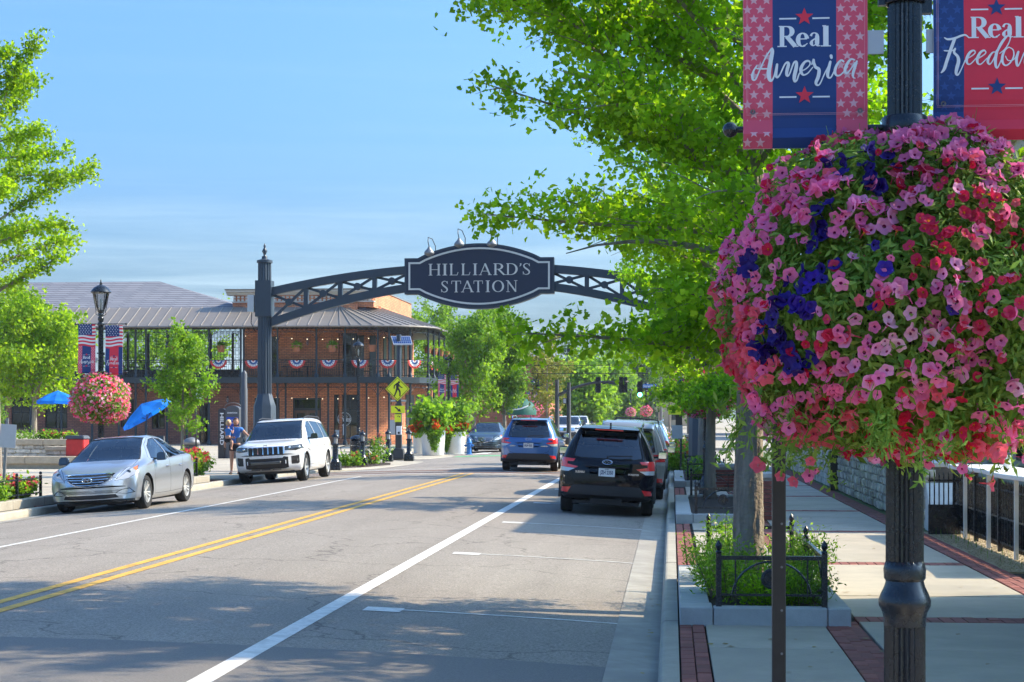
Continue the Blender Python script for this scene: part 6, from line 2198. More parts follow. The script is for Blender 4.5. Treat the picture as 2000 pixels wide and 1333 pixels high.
def suv_rear(label, loc, rz, pm, plate=None, badge=True, group=None, brand=True, name='parked_suv', mods=None, rim=None, lod=0, rails=True, cross=False, light='c'):
 S = forester_spec()
 if mods: S.update(mods)
 c = Car(S, name, label, 'suv', loc, rz, pm, group, lod)
 side_glass = [(-1.72, 1.12), (-1.62, 1.40), (-1.35, 1.57), (-.2, 1.60), (.18, 1.56), (.50, 1.42), (.92, 1.10)]
 if not lod:
  c.region('door', 'side', [(-1.02, .42), (-.98, .9), (-.90, 1.06), (-.90, 1.64), (-.15, 1.64), (-.12, 1.0), (-.12, .40)], None, gap=.007)
  c.region('door', 'side', [(-.10, .40), (-.10, 1.0), (-.12, 1.64), (.14, 1.63), (.5, 1.46), (.98, 1.08), (.86, .95), (.86, .40)], None, gap=.007)
 c.region('side_window', 'side', [(-1.74, 1.12), (-1.64, 1.40), (-1.35, 1.56), (-1.0, 1.575), (-1.0, 1.10)], M['dark_glass'], .006, gap=.012)
 c.region('side_window', 'side', [(-.93, 1.10), (-.93, 1.575), (-.18, 1.60), (-.18, 1.08)], M['dark_glass'], .006, gap=.012)
 c.region('side_window', 'side', [(-.08, 1.08), (-.08, 1.60), (.16, 1.57), (.46, 1.43), (.88, 1.08)], M['car_glass'], .006, gap=.012)
 c.region('windshield', 'front', [(-.66, 1.13), (-.56, 1.58), (.56, 1.58), (.66, 1.13)], M['car_glass'], .006, gap=.01, rng_=(.2, 1.32), nlim=.1)
 c.region('tailgate', 'rear', [(-.62, .64), (-.70, .82), (-.70, 1.06), (-.60, 1.56), (-.5, 1.60), (.5, 1.60), (.60, 1.56), (.70, 1.06), (.70, .82), (.62, .64), (.45, .57), (-.45, .57)], None, gap=.007, nlim=.08)
 c.region('rear_window', 'rear', [(-.635, 1.10), (-.54, 1.50), (-.46, 1.555), (.46, 1.555), (.54, 1.50), (.635, 1.10), (.5, 1.075), (-.5, 1.075)], M['car_glass'], .006, gap=.014, nlim=.1)
 c.region('bumper_trim', 'rear', [(-.92, .30), (-.80, .38), (-.62, .56), (.62, .56), (.80, .38), (.92, .30), (.7, .24), (-.7, .24)], M['trim'], 0, gap=.004, nlim=.02, rng_=(-2.5, -1.75))
 c.region('number_plate_recess', 'rear', [(-.36, .90), (-.30, .73), (.30, .73), (.36, .90)], None, .025, nlim=.1)
 for sx in (-1, 1):
  f = lambda pts: [(sx * x, z) for x, z in pts]
  c.region('tail_light', 'rear', f([(.90, 1.055), (.60, 1.03), (.64, .985), (.745, .985), (.745, .935), (.54, .895), (.60, .865), (.92, .885)]), M['lens_red'], -.012, nlim=-.2, rng_=(-2.5, -1.8))
  c.region('reversing_lamp', 'rear', f([(.54, .89), (.60, .86), (.90, .88), (.90, .80), (.72, .80)]), M['lens_clear'], -.008, nlim=-.2, rng_=(-2.5, -1.9))
  c.region('reflector', 'rear', f([(.83, .50), (.66, .51), (.72, .41), (.85, .41)]), M['lens_red'], -.006, nlim=.0, rng_=(-2.5, -1.8))
 c.region('grille', 'front', [(-.42, .62), (-.46, .86), (.46, .86), (.42, .62)], M['trim'], .01, nlim=.2, rng_=(1.9, 2.5))
 c.finish()
 t = c.t
 c.wheels(rim or M['rim'], 5 if light == 'c' else 10, wide=.225)
 if not lod: c.interior()
 c.mirrors(.72, 1.10)
 for yw in S['axles']:
  for sx in (-1, 1):
   b = MB(); Wx = interp(S['hw'], yw) * .995
   n = 16; P = []
   for k in range(n + 1):
    a = R(-8) + R(196) * k / n
    for rr_, dx in ((S['tr'] + .052, -.05), (S['tr'] + .052, .014), (S['tr'] + .115, .010), (S['tr'] + .12, -.03)):
     P.append((sx * (Wx + dx), yw + rr_ * math.cos(a), S['tr'] + rr_ * math.sin(a)))
   b.add(P, [(4 * i + k, 4 * i + k + 1, 4 * i + 5 + k, 4 * i + 4 + k) for i in range(n) for k in range(3)])
   c.part('arch_cladding', b, M['trim'])
 for sx in (-1, 1):
  b = MB(); x0, x1 = sorted((sx * .86, sx * .918)); b.box(x0, x1, -.9, .88, .21, .36, top=(.01, .0)); c.part('sill', b, M['trim'], bevel=.01)
 b = MB(); b.box(-.62, .62, -2.05, 1.9, .2, .26); b.tube([(-.7, -1.36, .33), (.7, -1.36, .33)], .05, 8); b.box(-.3, .3, -2.12, -1.95, .22, .32); c.part('chassis', b, M['trim'])
 b = MB(); b.tube([(.1, -1.7, .27), (.4, -1.9, .26), (.52, -2.05, .30), (.52, -2.27, .31)], .035, 10, False); b.tube([(.52, -2.18, .31), (.52, -2.29, .31)], [.045, .052], 14, False); c.part('exhaust', b, M['chrome'])
 if not lod:
  b = MB(); b.box(-.26, .26, -2.20, -2.15, 1.595, 1.615); c.part('brake_light', b, M['lens_red'])
  b = MB(); b.prism([(-2.14, 1.625), (-2.12, 1.60), (-1.85, 1.60), (-1.85, 1.645)], -.56, .56, 'yz'); c.part('roof_spoiler', b, pm, smooth=False, bevel=.008)
  b = MB(); b.tube([(.0, -2.26, 1.10), (.05, -2.265, 1.12), (.46, -2.215, 1.135)], .012, 6); b.ball((0, -2.26, 1.10), .025, 8, 6); c.part('rear_wiper', b, M['trim'])
  b = MB(); b.prism([(-1.55, 1.665), (-1.60, 1.735), (-1.57, 1.74), (-1.42, 1.67)], -.015, .015, 'yz'); c.part('antenna', b, pm, smooth=False)
  yb = -2.312
  b = MB(); b.tube([(.088 * math.cos(a), -2.305, 1.005 + .042 * math.sin(a)) for a in np.arange(0, 2 * PI, PI / 12)], .007, 5, False, True)
  for (x, z, r_) in ((-.05, 1.015, .012), (-.005, 1.02, .009), (.025, 1.005, .009), (.05, 1.01, .009), (.01, .988, .009), (-.03, .995, .007)): b.ball((x, -2.306, z), r_, 6, 4)
  c.part('emblem', b, M['chrome'])
  if brand:
   b = MB(); text_mesh(b, 'SUBARU', .055, lambda x, q, dz: (-.50 + x, -2.296, .80 + q), .0015, width=.17); c.part('lettering', b, M['chrome'], smooth=False)
   b = MB(); text_mesh(b, 'FORESTER', .045, lambda x, q, dz: (.50 + x, -2.296, .795 + q), .0015, width=.20); c.part('lettering', b, M['chrome'], smooth=False)
  if plate: c.plate(-2.318, .815, plate)
  b = MB(); b.box(-.42, .42, -2.335, -2.30, .905, .925); c.part('tailgate_handle', b, pm, smooth=False, bevel=.006)
 if rails:
  for sx in (-1, 1):
   b = MB()
   b.tube([(sx * .58, -1.62, 1.66), (sx * .585, -1.55, 1.705), (sx * .60, -1.3, 1.725), (sx * .60, -.2, 1.74), (sx * .595, .05, 1.715), (sx * .585, .12, 1.68)], .017, 8)
   c.part('roof_rail', b, M['trim'] if cross else M['chrome'])
 if cross:
  for y in (-1.25, -.4):
   b = MB(); b.tube([(-.6, y, 1.74), (-.55, y, 1.80), (0, y, 1.82), (.55, y, 1.80), (.6, y, 1.74)], .02, 8); c.part('crossbar', b, M['trim'])
 return c

def gzl(x): return gz(x)
def roadtilt(o, x):
 """a parked car leans with the crown of the road"""
 sl = 0.21 * -2 * ((x + 6.2) / 6.1) / 6.1
 o.rotation_mode = 'XYZ'
 rz = o.rotation_euler[2]
 o.rotation_euler = (0, -math.atan(sl) * (1 if abs(rz) < 1 else -1), rz)
P_BLACK = paint('paint_black', (0.003, 0.0045, 0.009), 0, .3)
P_BLUE = paint('paint_blue', (0.045, 0.14, 0.36), .45, .32)
P_SILVER = paint('paint_silver', (0.52, 0.54, 0.56), .75, .33)
P_WHITE = paint('paint_white', (0.80, 0.80, 0.79), 0, .3)
P_GREY = paint('paint_grey', (0.30, 0.29, 0.275), .6, .33)
P_SLATE = paint('paint_slate', (0.045, 0.075, 0.10), .5, .3)
P_SKY = paint('paint_light_blue', (0.30, 0.45, 0.62), .4, .3)
P_PEWTER = paint('paint_pewter', (0.42, 0.42, 0.40), .6, .33)
P_DARKGREY = paint('paint_dark_grey', (0.10, 0.105, 0.11), .6, .33)

c = suv_rear('black compact suv parked at the right kerb, its plate reading JZH 2350', (-1.25, 34.75, gz(-1.25) + .005), 0, P_BLACK, 'JZH 2350', name='parked_suv', rim=M['rim_dark'])
roadtilt(c.t, -1.25)
c = suv_rear('bright blue compact suv driving away in the right lane', (-4.48, 56.55, gz(-4.48) + .005), 0, P_BLUE, 'HUH 4205', name='driving_suv')
roadtilt(c.t, -4.48)
tall = {'top': [(-2.31, .8), (-2.29, 1.02), (-2.24, 1.12), (-2.12, 1.45), (-2.02, 1.64), (-1.92, 1.72), (-1.6, 1.75), (-.9, 1.775), (-.1, 1.77), (.30, 1.72), (.62, 1.56), (1.0, 1.31), (1.28, 1.12), (1.6, 1.06), (2.0, 1.0), (2.22, .9), (2.31, .72)]}
c = suv_rear('pewter suv with pale roof parked directly ahead of the black one', (-1.08, 41.7, gz(-1.08)), 0, P_PEWTER, None, name='parked_suv', mods=tall, brand=False)
roadtilt(c.t, -1.08)
c = suv_rear('silver suv with dark roof crossbars parked third from the front of the right row', (-1.05, 48.6, gz(-1.05)), 0, P_SILVER, None, name='parked_suv', mods=tall, brand=False, cross=True)
roadtilt(c.t, -1.05)
c = suv_rear('pale blue suv parked at the right kerb beyond the one with crossbars', (-.95, 61, gz(-.95)), 0, P_SKY, None, name='parked_suv', brand=False, lod=1)
c = suv_rear('small dark suv parked furthest along the right kerb', (-.95, 74, gz(-.95)), 0, P_DARKGREY, None, name='parked_suv', brand=False, lod=1)

# silver sedan facing the camera
def sedan_spec():
 return dict(
  top=[(-2.41, .78), (-2.38, 1.0), (-2.3, 1.07), (-1.95, 1.12), (-1.6, 1.20), (-1.1, 1.34), (-.5, 1.435), (0, 1.46), (.35, 1.43), (.75, 1.28), (1.15, 1.07), (1.35, .985), (1.7, .92), (2.05, .83), (2.28, .72), (2.38, .62), (2.41, .52)],
  belt=[(-2.41, .95), (-1.6, 1.0), (0, .95), (1.3, .88), (1.9, .78), (2.41, .55)],
  hw=[(-2.41, .76), (-2.1, .86), (-1.4, .915), (0, .915), (1.4, .91), (2.0, .87), (2.25, .80), (2.41, .70)],
  rw=[(-2.41, .66), (-1.9, .62), (-1.2, .56), (-.1, .56), (.4, .57), (.9, .66), (1.3, .74), (1.9, .70), (2.41, .50)],
  bot=[(-2.41, .32), (-2.1, .22), (-1.4, .17), (1.6, .16), (2.2, .17), (2.41, .22)],
  axles=(-1.375, 1.42), tr=.33, well=.045, dash=1.1, seats=[(-.37, .1), (.37, .1), (-.4, -.8), (.4, -.8)],
  rround=.2, fround=.36, fl=[(.15, .05), (.3, .0), (.5, .0), (.7, .05), (.85, .14)])
def sedan(label, loc, rz, pm, name='parked_sedan', detail=True, mods=None, group=None):
 S = sedan_spec()
 if mods: S.update(mods)
 c = Car(S, name, label, 'sedan', loc, rz, pm, group, 0 if detail else 1)
 if detail:
  c.region('door', 'side', [(-1.05, .30), (-1.0, .75), (-1.12, .98), (-1.05, 1.20), (-.6, 1.38), (-.18, 1.42), (-.14, .95), (-.14, .28)], None, gap=.007)
  c.region('door', 'side', [(-.12, .28), (-.12, .95), (-.16, 1.42), (.25, 1.40), (.62, 1.26), (.98, 1.0), (.93, .8), (.93, .28)], None, gap=.007)
  c.region('hood', 'top', [(-.70, 1.32), (.70, 1.32), (.72, 1.8), (.52, 2.2), (.30, 2.27), (-.30, 2.27), (-.52, 2.2), (-.72, 1.8)], None, gap=.006, nlim=.3)
 c.region('windshield', 'front', [(-.70, .99), (-.52, 1.395), (-.3, 1.415), (.3, 1.415), (.52, 1.395), (.70, .99), (.4, .965), (-.4, .965)], M['car_glass'], .006, gap=.014, rng_=(.25, 1.4), nlim=.06)
 c.region('side_window', 'side', [(-1.55, 1.03), (-1.15, 1.20), (-1.12, 1.02)], M['dark_glass'], .005, gap=.01)
 c.region('side_window', 'side', [(-1.08, 1.02), (-1.06, 1.22), (-.6, 1.36), (-.22, 1.38), (-.19, .98)], M['car_glass'], .005, gap=.012)
 c.region('side_window', 'side', [(-.11, .975), (-.13, 1.385), (.22, 1.36), (.58, 1.22), (.88, .99)], M['car_glass'], .005, gap=.012)
 c.region('rear_window', 'rear', [(-.52, 1.19), (-.46, 1.37), (.46, 1.37), (.52, 1.19)], M['dark_glass'], .005, gap=.01, nlim=.05, rng_=(-1.8, -.7))
 c.region('grille', 'front', [(-.47, .735), (-.40, .62), (-.27, .54), (-.1, .505), (.1, .505), (.27, .54), (.40, .62), (.47, .735), (.2, .745), (-.2, .745)], M['trim'], .015, gap=.008, nlim=.15, rng_=(1.9, 2.6))
 c.region('lower_grille', 'front', [(-.55, .27), (-.50, .335), (.50, .335), (.55, .27), (.3, .255), (-.3, .255)], M['trim'], .012, nlim=.1, rng_=(1.9, 2.6))
 c.region('bumper_lip', 'front', [(-.80, .235), (.80, .235), (.78, .14), (-.78, .14)], M['lens_dark'] if detail else M['trim'], 0, nlim=.05, rng_=(1.6, 2.6))
 for sx in (-1, 1):
  f = lambda pts: [(sx * x, z) for x, z in pts]
  c.region('headlight', 'front', f([(.50, .60), (.62, .70), (.72, .80), (.80, .86), (.84, .80), (.83, .70), (.70, .62)]), M['lens_clear'], -.004, gap=.006, nlim=-.3, rng_=(1.35, 2.6))
  c.region('fog_light', 'front', f([(.52, .36), (.60, .41), (.72, .43), (.80, .36), (.68, .34)]), M['lens_clear'], .006, gap=.012, nlim=0, rng_=(1.6, 2.6))
  c.region('indicator', 'front', f([(.76, .815), (.80, .86), (.84, .80), (.83, .765)]), M['lens_amber'], -.008, nlim=-.3, rng_=(1.35, 2.6))
  c.region('tail_light', 'rear', f([(.55, .98), (.88, 1.0), (.9, .86), (.6, .84)]), M['lens_red'], -.004, nlim=-.3, rng_=(-2.6, -1.9))
 c.finish()
 c.wheels(M['rim'], 10, wide=.215)
 c.interior(False, .28)
 c.mirrors(.78, .99, M['lens_dark'] if detail else None)
 S_ = c.S
 fy = lambda x, z: 2.41 - S['fround'] * min(1, abs(x) / .70) ** 2.6 - interp(S['fl'], z)
 if detail:
  for k, z in enumerate((.54, .59, .64, .69, .735)):
   hw_ = .13 + .34 * math.sin(min(1, (z - .50) / .235) * PI / 2)
   b = MB(); b.tube([(x, fy(x, z) + .004, z + .012 * (1 - (x / hw_) ** 2) * -1) for x in np.linspace(-hw_ * .97, hw_ * .97, 13)], .009, 6); c.part('grille_bar', b, M['chrome'])
  b = MB(); xs_ = np.linspace(-.46, .46, 17)
  b.tube([(x, fy(x, .62) + .012, .745 - .0 * x) for x in xs_], .011, 6)
  b.tube([(x, fy(x, .6) + .008, .735 - .235 * math.sqrt(max(0, 1 - (x / .47) ** 2))) for x in xs_], .009, 6); c.part('grille_surround', b, M['chrome'])
  yy = fy(0, .62) + .03
  b = MB(); b.tube([(.095 * math.cos(a), yy, .625 + .05 * math.sin(a)) for a in np.arange(0, 2 * PI, PI / 12)], .008, 6, False, True)
  for x0 in (-.042, .032): b.bar((-x0 + .014 - .0, yy, .592), (-x0 - .014, yy, .658), .016, .012, up=(0, 1, 0))
  b.bar((-.035, yy, .618), (.035, yy, .632), .012, .012, up=(0, 1, 0)); c.part('emblem', b, M['chrome'])
  for sx in (-1, 1):
   b = MB(); b.ball((sx * .70, fy(.70, .72) - .005, .735), .055, 12, 8, (1, .6, 1)); c.part('headlight_lens', b, M['lens_dark'])
  for sx in (-1, 1):
   for y in (-.95, -.02):
    b = MB(); b.tube([(sx * .918, y, .80), (sx * .945, y + .03, .80), (sx * .945, y + .17, .805), (sx * .918, y + .2, .805)], .013, 6); c.part('handle', b, M['chrome'])
  b = MB(); b.tube([(0, -1.0, 1.36), (0, -1.08, 1.44)], [.01, .004], 6); c.part('antenna', b, pm)
  for x0, x1 in ((-.55, -.02), (.0, .45)):
   b = MB(); b.tube([(x0, 1.26, .995), (x1, 1.12, 1.06)], .009, 5); c.part('wiper', b, M['trim'])
  b = MB(); b.box(.12, .26, .62, .64, 1.18, 1.24); c.part('rear_view_mirror', b, M['trim'])
  b = MB(); b.ball((-.38, .0, 1.03), .1, 12, 8, (1, 1, 1.2)); b.ball((-.38, -.05, .75), .2, 12, 8, (1, .6, 1.1)); 
 b = MB(); b.box(-.62, .62, -2.0, 2.0, .13, .19); c.part('chassis', b, M['trim'])
 return c
c = sedan('silver sedan with chrome oval emblem parked at the left kerb, nearest to the camera', (-11.2, 35.1, gz(-11.2)), PI, P_SILVER)
roadtilt(c.t, -11.2)
civ = {}
c = sedan('dark slate sedan parked by the blue fire hydrant facing the camera', (-9.0, 85.5, gz(-9.0)), PI, P_SLATE, detail=True)
c = sedan('teal sedan mostly hidden behind the blue suv, facing the camera', (-8.1, 100.0, gz(-8.1)), PI, paint('paint_teal', (.03, .12, .16), .4, .3), detail=False)
c = sedan('silver sedan far off at the right kerb', (-1.0, 96.0, 0.05), 0, P_PEWTER, detail=False)

# white three-row SUV facing the camera
def suv_front(label, loc, rz, pm, name='parked_suv', detail=True, group=None):
 S = dict(
  top=[(-2.45, .9), (-2.43, 1.15), (-2.33, 1.25), (-2.2, 1.6), (-2.1, 1.71), (-1.8, 1.755), (-1.0, 1.79), (0, 1.79), (.4, 1.76), (.75, 1.63), (1.1, 1.40), (1.38, 1.22), (1.5, 1.18), (2.0, 1.13), (2.38, 1.06), (2.46, .98), (2.48, .80)],
  belt=[(-2.45, 1.1), (-1, 1.14), (0, 1.12), (1.4, 1.08), (2.48, .95)],
  hw=[(-2.45, .86), (-2.1, .95), (-1.4, .975), (0, .975), (1.5, .97), (2.1, .95), (2.48, .84)],
  rw=[(-2.45, .74), (-2.1, .68), (-1, .68), (.1, .68), (.7, .72), (1.4, .80), (2.48, .72)],
  bot=[(-2.45, .40), (-2.1, .32), (-1.4, .27), (1.6, .26), (2.1, .30), (2.48, .38)],
  axles=(-1.52, 1.52), tr=.385, dash=1.25, seats=[(-.4, .2), (.4, .2), (-.42, -.75), (.42, -.75)], well=.06,
  rround=.15, fround=.30, fl=[(.3, .12), (.5, .02), (.75, .0), (.95, .0), (1.1, .05)])
 c = Car(S, name, label, 'suv', loc, rz, pm, group, 0 if detail else 1)
 if detail:
  c.region('door', 'side', [(-1.15, .5), (-1.05, 1.0), (-1.15, 1.15), (-1.12, 1.70), (-.14, 1.72), (-.1, 1.1), (-.1, .46)], None, gap=.007)
  c.region('door', 'side', [(-.08, .46), (-.08, 1.1), (-.12, 1.72), (.3, 1.71), (.66, 1.58), (1.1, 1.16), (.98, 1.0), (.98, .46)], None, gap=.007)
  c.region('hood', 'top', [(-.74, 1.42), (.74, 1.42), (.80, 2.0), (.70, 2.33), (-.70, 2.33), (-.80, 2.0)], None, gap=.006, nlim=.3)
 c.region('windshield', 'front', [(-.79, 1.20), (-.66, 1.70), (.66, 1.70), (.79, 1.20)], M['car_glass'], .006, gap=.014, rng_=(.3, 1.45), nlim=.06)
 c.region('side_window', 'side', [(-2.1, 1.2), (-1.98, 1.58), (-1.25, 1.64), (-1.25, 1.19)], M['dark_glass'], .005, gap=.012)
 c.region('side_window', 'side', [(-1.18, 1.19), (-1.18, 1.65), (-.18, 1.68), (-.15, 1.17)], M['dark_glass'], .005, gap=.012)
 c.region('side_window', 'side', [(-.05, 1.17), (-.08, 1.68), (.28, 1.66), (.60, 1.54), (1.0, 1.17)], M['car_glass'], .005, gap=.012)
 c.region('grille_band', 'front', [(-.52, .82), (-.50, 1.01), (.50, 1.01), (.52, .82), (.46, .77), (-.46, .77)], M['chrome'], 0, nlim=.15, rng_=(1.9, 2.7))
 c.region('lower_grille', 'front', [(-.60, .42), (-.60, .70), (-.5, .72), (-.46, .68), (.46, .68), (.5, .72), (.60, .70), (.60, .42), (.5, .40), (-.5, .40)], M['trim'], .01, gap=.006, nlim=.1, rng_=(1.9, 2.7))
 for sx in (-1, 1):
  f = lambda pts: [(sx * x, z) for x, z in pts]
  c.region('headlight', 'front', f([(.53, .90), (.53, 1.0), (.92, 1.03), (.95, .93), (.80, .88)]), M['lens_dark'], .004, gap=.006, nlim=-.3, rng_=(1.7, 2.7))
  c.region('air_intake', 'front', f([(.68, .50), (.68, .72), (.88, .74), (.88, .54), (.84, .50)]), M['trim'], .01, nlim=-.1, rng_=(1.7, 2.7))
 c.region('side_vent', 'side', [(1.05, .86), (1.3, .90), (1.3, .88), (1.05, .845)], M['chrome'], 0)
 c.finish()
 c.wheels(M['rim'], 5, wide=.255)
 c.interior(True, .4)
 c.mirrors(.92, 1.22, M['lens_dark'], .22)
 if detail:
  fy = lambda x: 2.48 - .30 * min(1, abs(x) / .84) ** 2.6
  for k in range(7):
   x = -.435 + .145 * k
   b = MB(); y = fy(x) + .004
   b.prism([(x - .052, .80), (x - .056, .97), (x - .04, .995), (x + .04, .995), (x + .056, .97), (x + .052, .80), (x + .03, .785), (x - .03, .785)], y, y + .014); c.part('grille_slot', b, M['trim'], smooth=False)
  b = MB(); b.box(-.42, .42, fy(0) - .03, fy(0) + .02, .52, .60); c.part('bumper_bar', b, P_DARKGREY, bevel=.01)
  for k in range(3):
   b = MB(); x = -.3 + .3 * k; b.box(x - .12, x + .12, fy(x) - .015, fy(x) + .006, .365, .385); c.part('bumper_slot', b, M['trim'], smooth=False)
  for sx in (-1, 1):
   b = MB(); b.box(sx * .54 - .012, sx * .54 + .012, fy(.54) - .01, fy(.54) + .012, .52, .62); c.part('tow_hook', b, M['white'], bevel=.004)
   b = MB(); b.ball((sx * .64, fy(.64) - .02, .955), .04, 10, 6); b.ball((sx * .75, fy(.75) - .06, .96), .035, 10, 6); c.part('headlight_lens', b, M['chrome'])
   for y in (-1.05, -.0):
    b = MB(); b.tube([(sx * .978, y, .99), (sx * 1.005, y + .03, .99), (sx * 1.005, y + .17, .995), (sx * .978, y + .2, .995)], .014, 6); c.part('handle', b, pm)
   b = MB(); b.tube([(sx * .66, -1.9, 1.75), (sx * .665, -1.75, 1.80), (sx * .67, -.2, 1.835), (sx * .66, .2, 1.80), (sx * .655, .3, 1.775)], .018, 8); c.part('roof_rail', b, M['trim'])
  b = MB(); text_mesh(b, 'Jeep', .07, lambda x, q, dz: (-x, fy(0) - .045 + .0, 1.055 + q), .002); c.part('emblem', b, M['chrome'], smooth=False)
  b = MB(); b.tube([(.3, .1, 1.78), (.3, .0, 1.95)], [.008, .003], 6); c.part('antenna', b, M['trim'])
 b = MB(); b.box(-.7, .7, -2.1, 2.1, .24, .32); b.tube([(-.75, 1.52, .38), (.75, 1.52, .38)], .05, 8); b.tube([(-.75, -1.52, .38), (.75, -1.52, .38)], .05, 8); c.part('chassis', b, M['trim'])
 return c
c = suv_front('white suv with seven-slot chrome grille parked at the left kerb beside the woman', (-11.17, 49.9, gz(-11.17)), PI, P_WHITE)
roadtilt(c.t, -11.17)
c = suv_front('white suv in the far lane, nearest of three coming towards the camera', (at(1108, 116), 118, .15), PI, P_WHITE, 'driving_suv', False)
c = suv_front('white truck-like suv following behind the white one in the far lane', (at(1128, 142), 144, .15), PI, P_WHITE, 'driving_suv', False)
c = suv_front('grey suv third in line in the far lane', (at(1145, 168), 170, .15), PI, P_GREY, 'driving_suv', False)

# lamps, banners, flower balls
NL = (at(1767, 6.75), 6.75, WALK)
lamp_post('nearest street lamp with fluted black post, rising through the big flower ball at the right', NL)
banner('america', 'banner', 'big banner reading Real America with red star strips, left of the nearest lamp post', (NL[0] - .612, NL[1], 2.975), 1.0 * .985, 'patriotic banners on the lamp posts')
banner('freedom', 'banner', 'big banner reading Real Freedom with a red middle, right of the nearest lamp post', (NL[0] + .105, NL[1], 2.995), 1.0 * .985, 'patriotic banners on the lamp posts')
flower_basket('flower_basket', 'huge ball of pink, red and violet petunias round the nearest lamp post', (NL[0] + .012, NL[1], 2.40), .695, .655, 58000, 4600, .041, .76, True, 'flower balls on the lamp posts')
LL = (at(197, 43.0), 43.0, WALK)
lamp_post('street lamp on the left pavement behind the silver sedan', LL)
banner('america', 'banner', 'flag banner reading Real America on the left pavement lamp', (LL[0] - .59, LL[1], 3.02), .94, 'patriotic banners on the lamp posts', False)
banner('freedom', 'banner', 'flag banner reading Real Freedom on the left pavement lamp', (LL[0] + .12, LL[1], 2.98), .94, 'patriotic banners on the lamp posts', False)
flower_basket('flower_basket', 'dense ball of rose and coral flowers on the left pavement lamp', (LL[0], LL[1], 2.38), .72, .68, 11000, 1900, .075, 1.15, False, 'flower balls on the lamp posts', tone=[.34, .24, .18, .22, .02])
for k, (px, s_, lab) in enumerate([(1380, 38.5, 'street lamp in the shade behind the second ginkgo trunk'), (1349, 60.5, 'street lamp on the right pavement near the arrow sign')]):
 L_ = (at(px, s_), s_, WALK)
 lamp_post(lab, L_)
 if k == 0: flower_basket('flower_basket', 'shaded ball of red flowers among the leaves of the second ginkgo', (L_[0], L_[1], 2.4), .6, .55, 5000, 800, .07, 1.1, False, 'flower balls on the lamp posts', tone=[.35, .1, .35, .18, .02])
 banner('america', 'banner', 'Real America banner on the ' + lab.replace('street lamp', 'lamp'), (L_[0] - .59, L_[1], 3.02), .94, 'patriotic banners on the lamp posts', False)
 banner('freedom', 'banner', 'Real Freedom banner on the ' + lab.replace('street lamp', 'lamp'), (L_[0] + .12, L_[1], 2.98), .94, 'patriotic banners on the lamp posts', False)
for k, (px, s_, lab) in enumerate([(700, 77.0, 'plain street lamp in front of the middle of the restaurant'), (876, 97.0, 'street lamp with flag banner above the white planters'), (1040, 165, 'far street lamp in front of the distant brick building')]):
 L_ = (at(px, s_), s_, WALK)
 lamp_post(lab, L_, arms=k > 0)
 if k:
  banner('america', 'banner', 'small flag banner left of the ' + lab, (L_[0] - .59, L_[1], 3.02), .94, 'patriotic banners on the lamp posts', False)
  banner('freedom', 'banner', 'small flag banner right of the ' + lab, (L_[0] + .12, L_[1], 2.98), .94, 'patriotic banners on the lamp posts', False)
 if k == 2: flower_basket('flower_basket', 'small pink flower ball on the far street lamp', (L_[0], L_[1], 2.5), 1.0, .8, 1200, 900, .1, 2.2, False, 'flower balls on the lamp posts', tone=[.5, .2, .2, .1, 0])
for k, (px, s_) in enumerate([(1008, 150), (1262, 175), (1232, 215)]):
 L_ = (at(px, s_), s_, WALK)
 lab = ['far street lamp behind the taller green tree', 'far street lamp on the right beyond the crossing', 'furthest street lamp in the distance'][k]
 lamp_post(lab, L_, arms=False)
 flower_basket('flower_basket', 'pink flower ball on the ' + lab, (L_[0], L_[1], 2.4), .62, .55, 900, 420, .1, 2.0, False, 'flower balls on the lamp posts', tone=[.5, .2, .2, .1, 0])

# sign post in the foreground (thin bronze post, its sign lost in the blossom)
t = thing('sign_post', 'slim square bronze post between the nearest planter and the flower ball', 'sign post', (at(1521, 8.15), 8.15, WALK))
b = MB(); b.box(-.031, .031, -.031, .031, -.05, 2.35)
b.build('post', M['bronze'], t, bevel=.004)
b = MB()
for k in range(9): b.lathe([(.006, -.002), (.006, .001)], (.012, -.0315, .5 + .2 * k), n=8, ax='y')
b.build('bolts', M['galv'], t)
b = MB(); b.box(-.15, .15, -.037, -.033, 1.95, 2.35); b.build('sign_plate', M['alu'], t, bevel=.002)

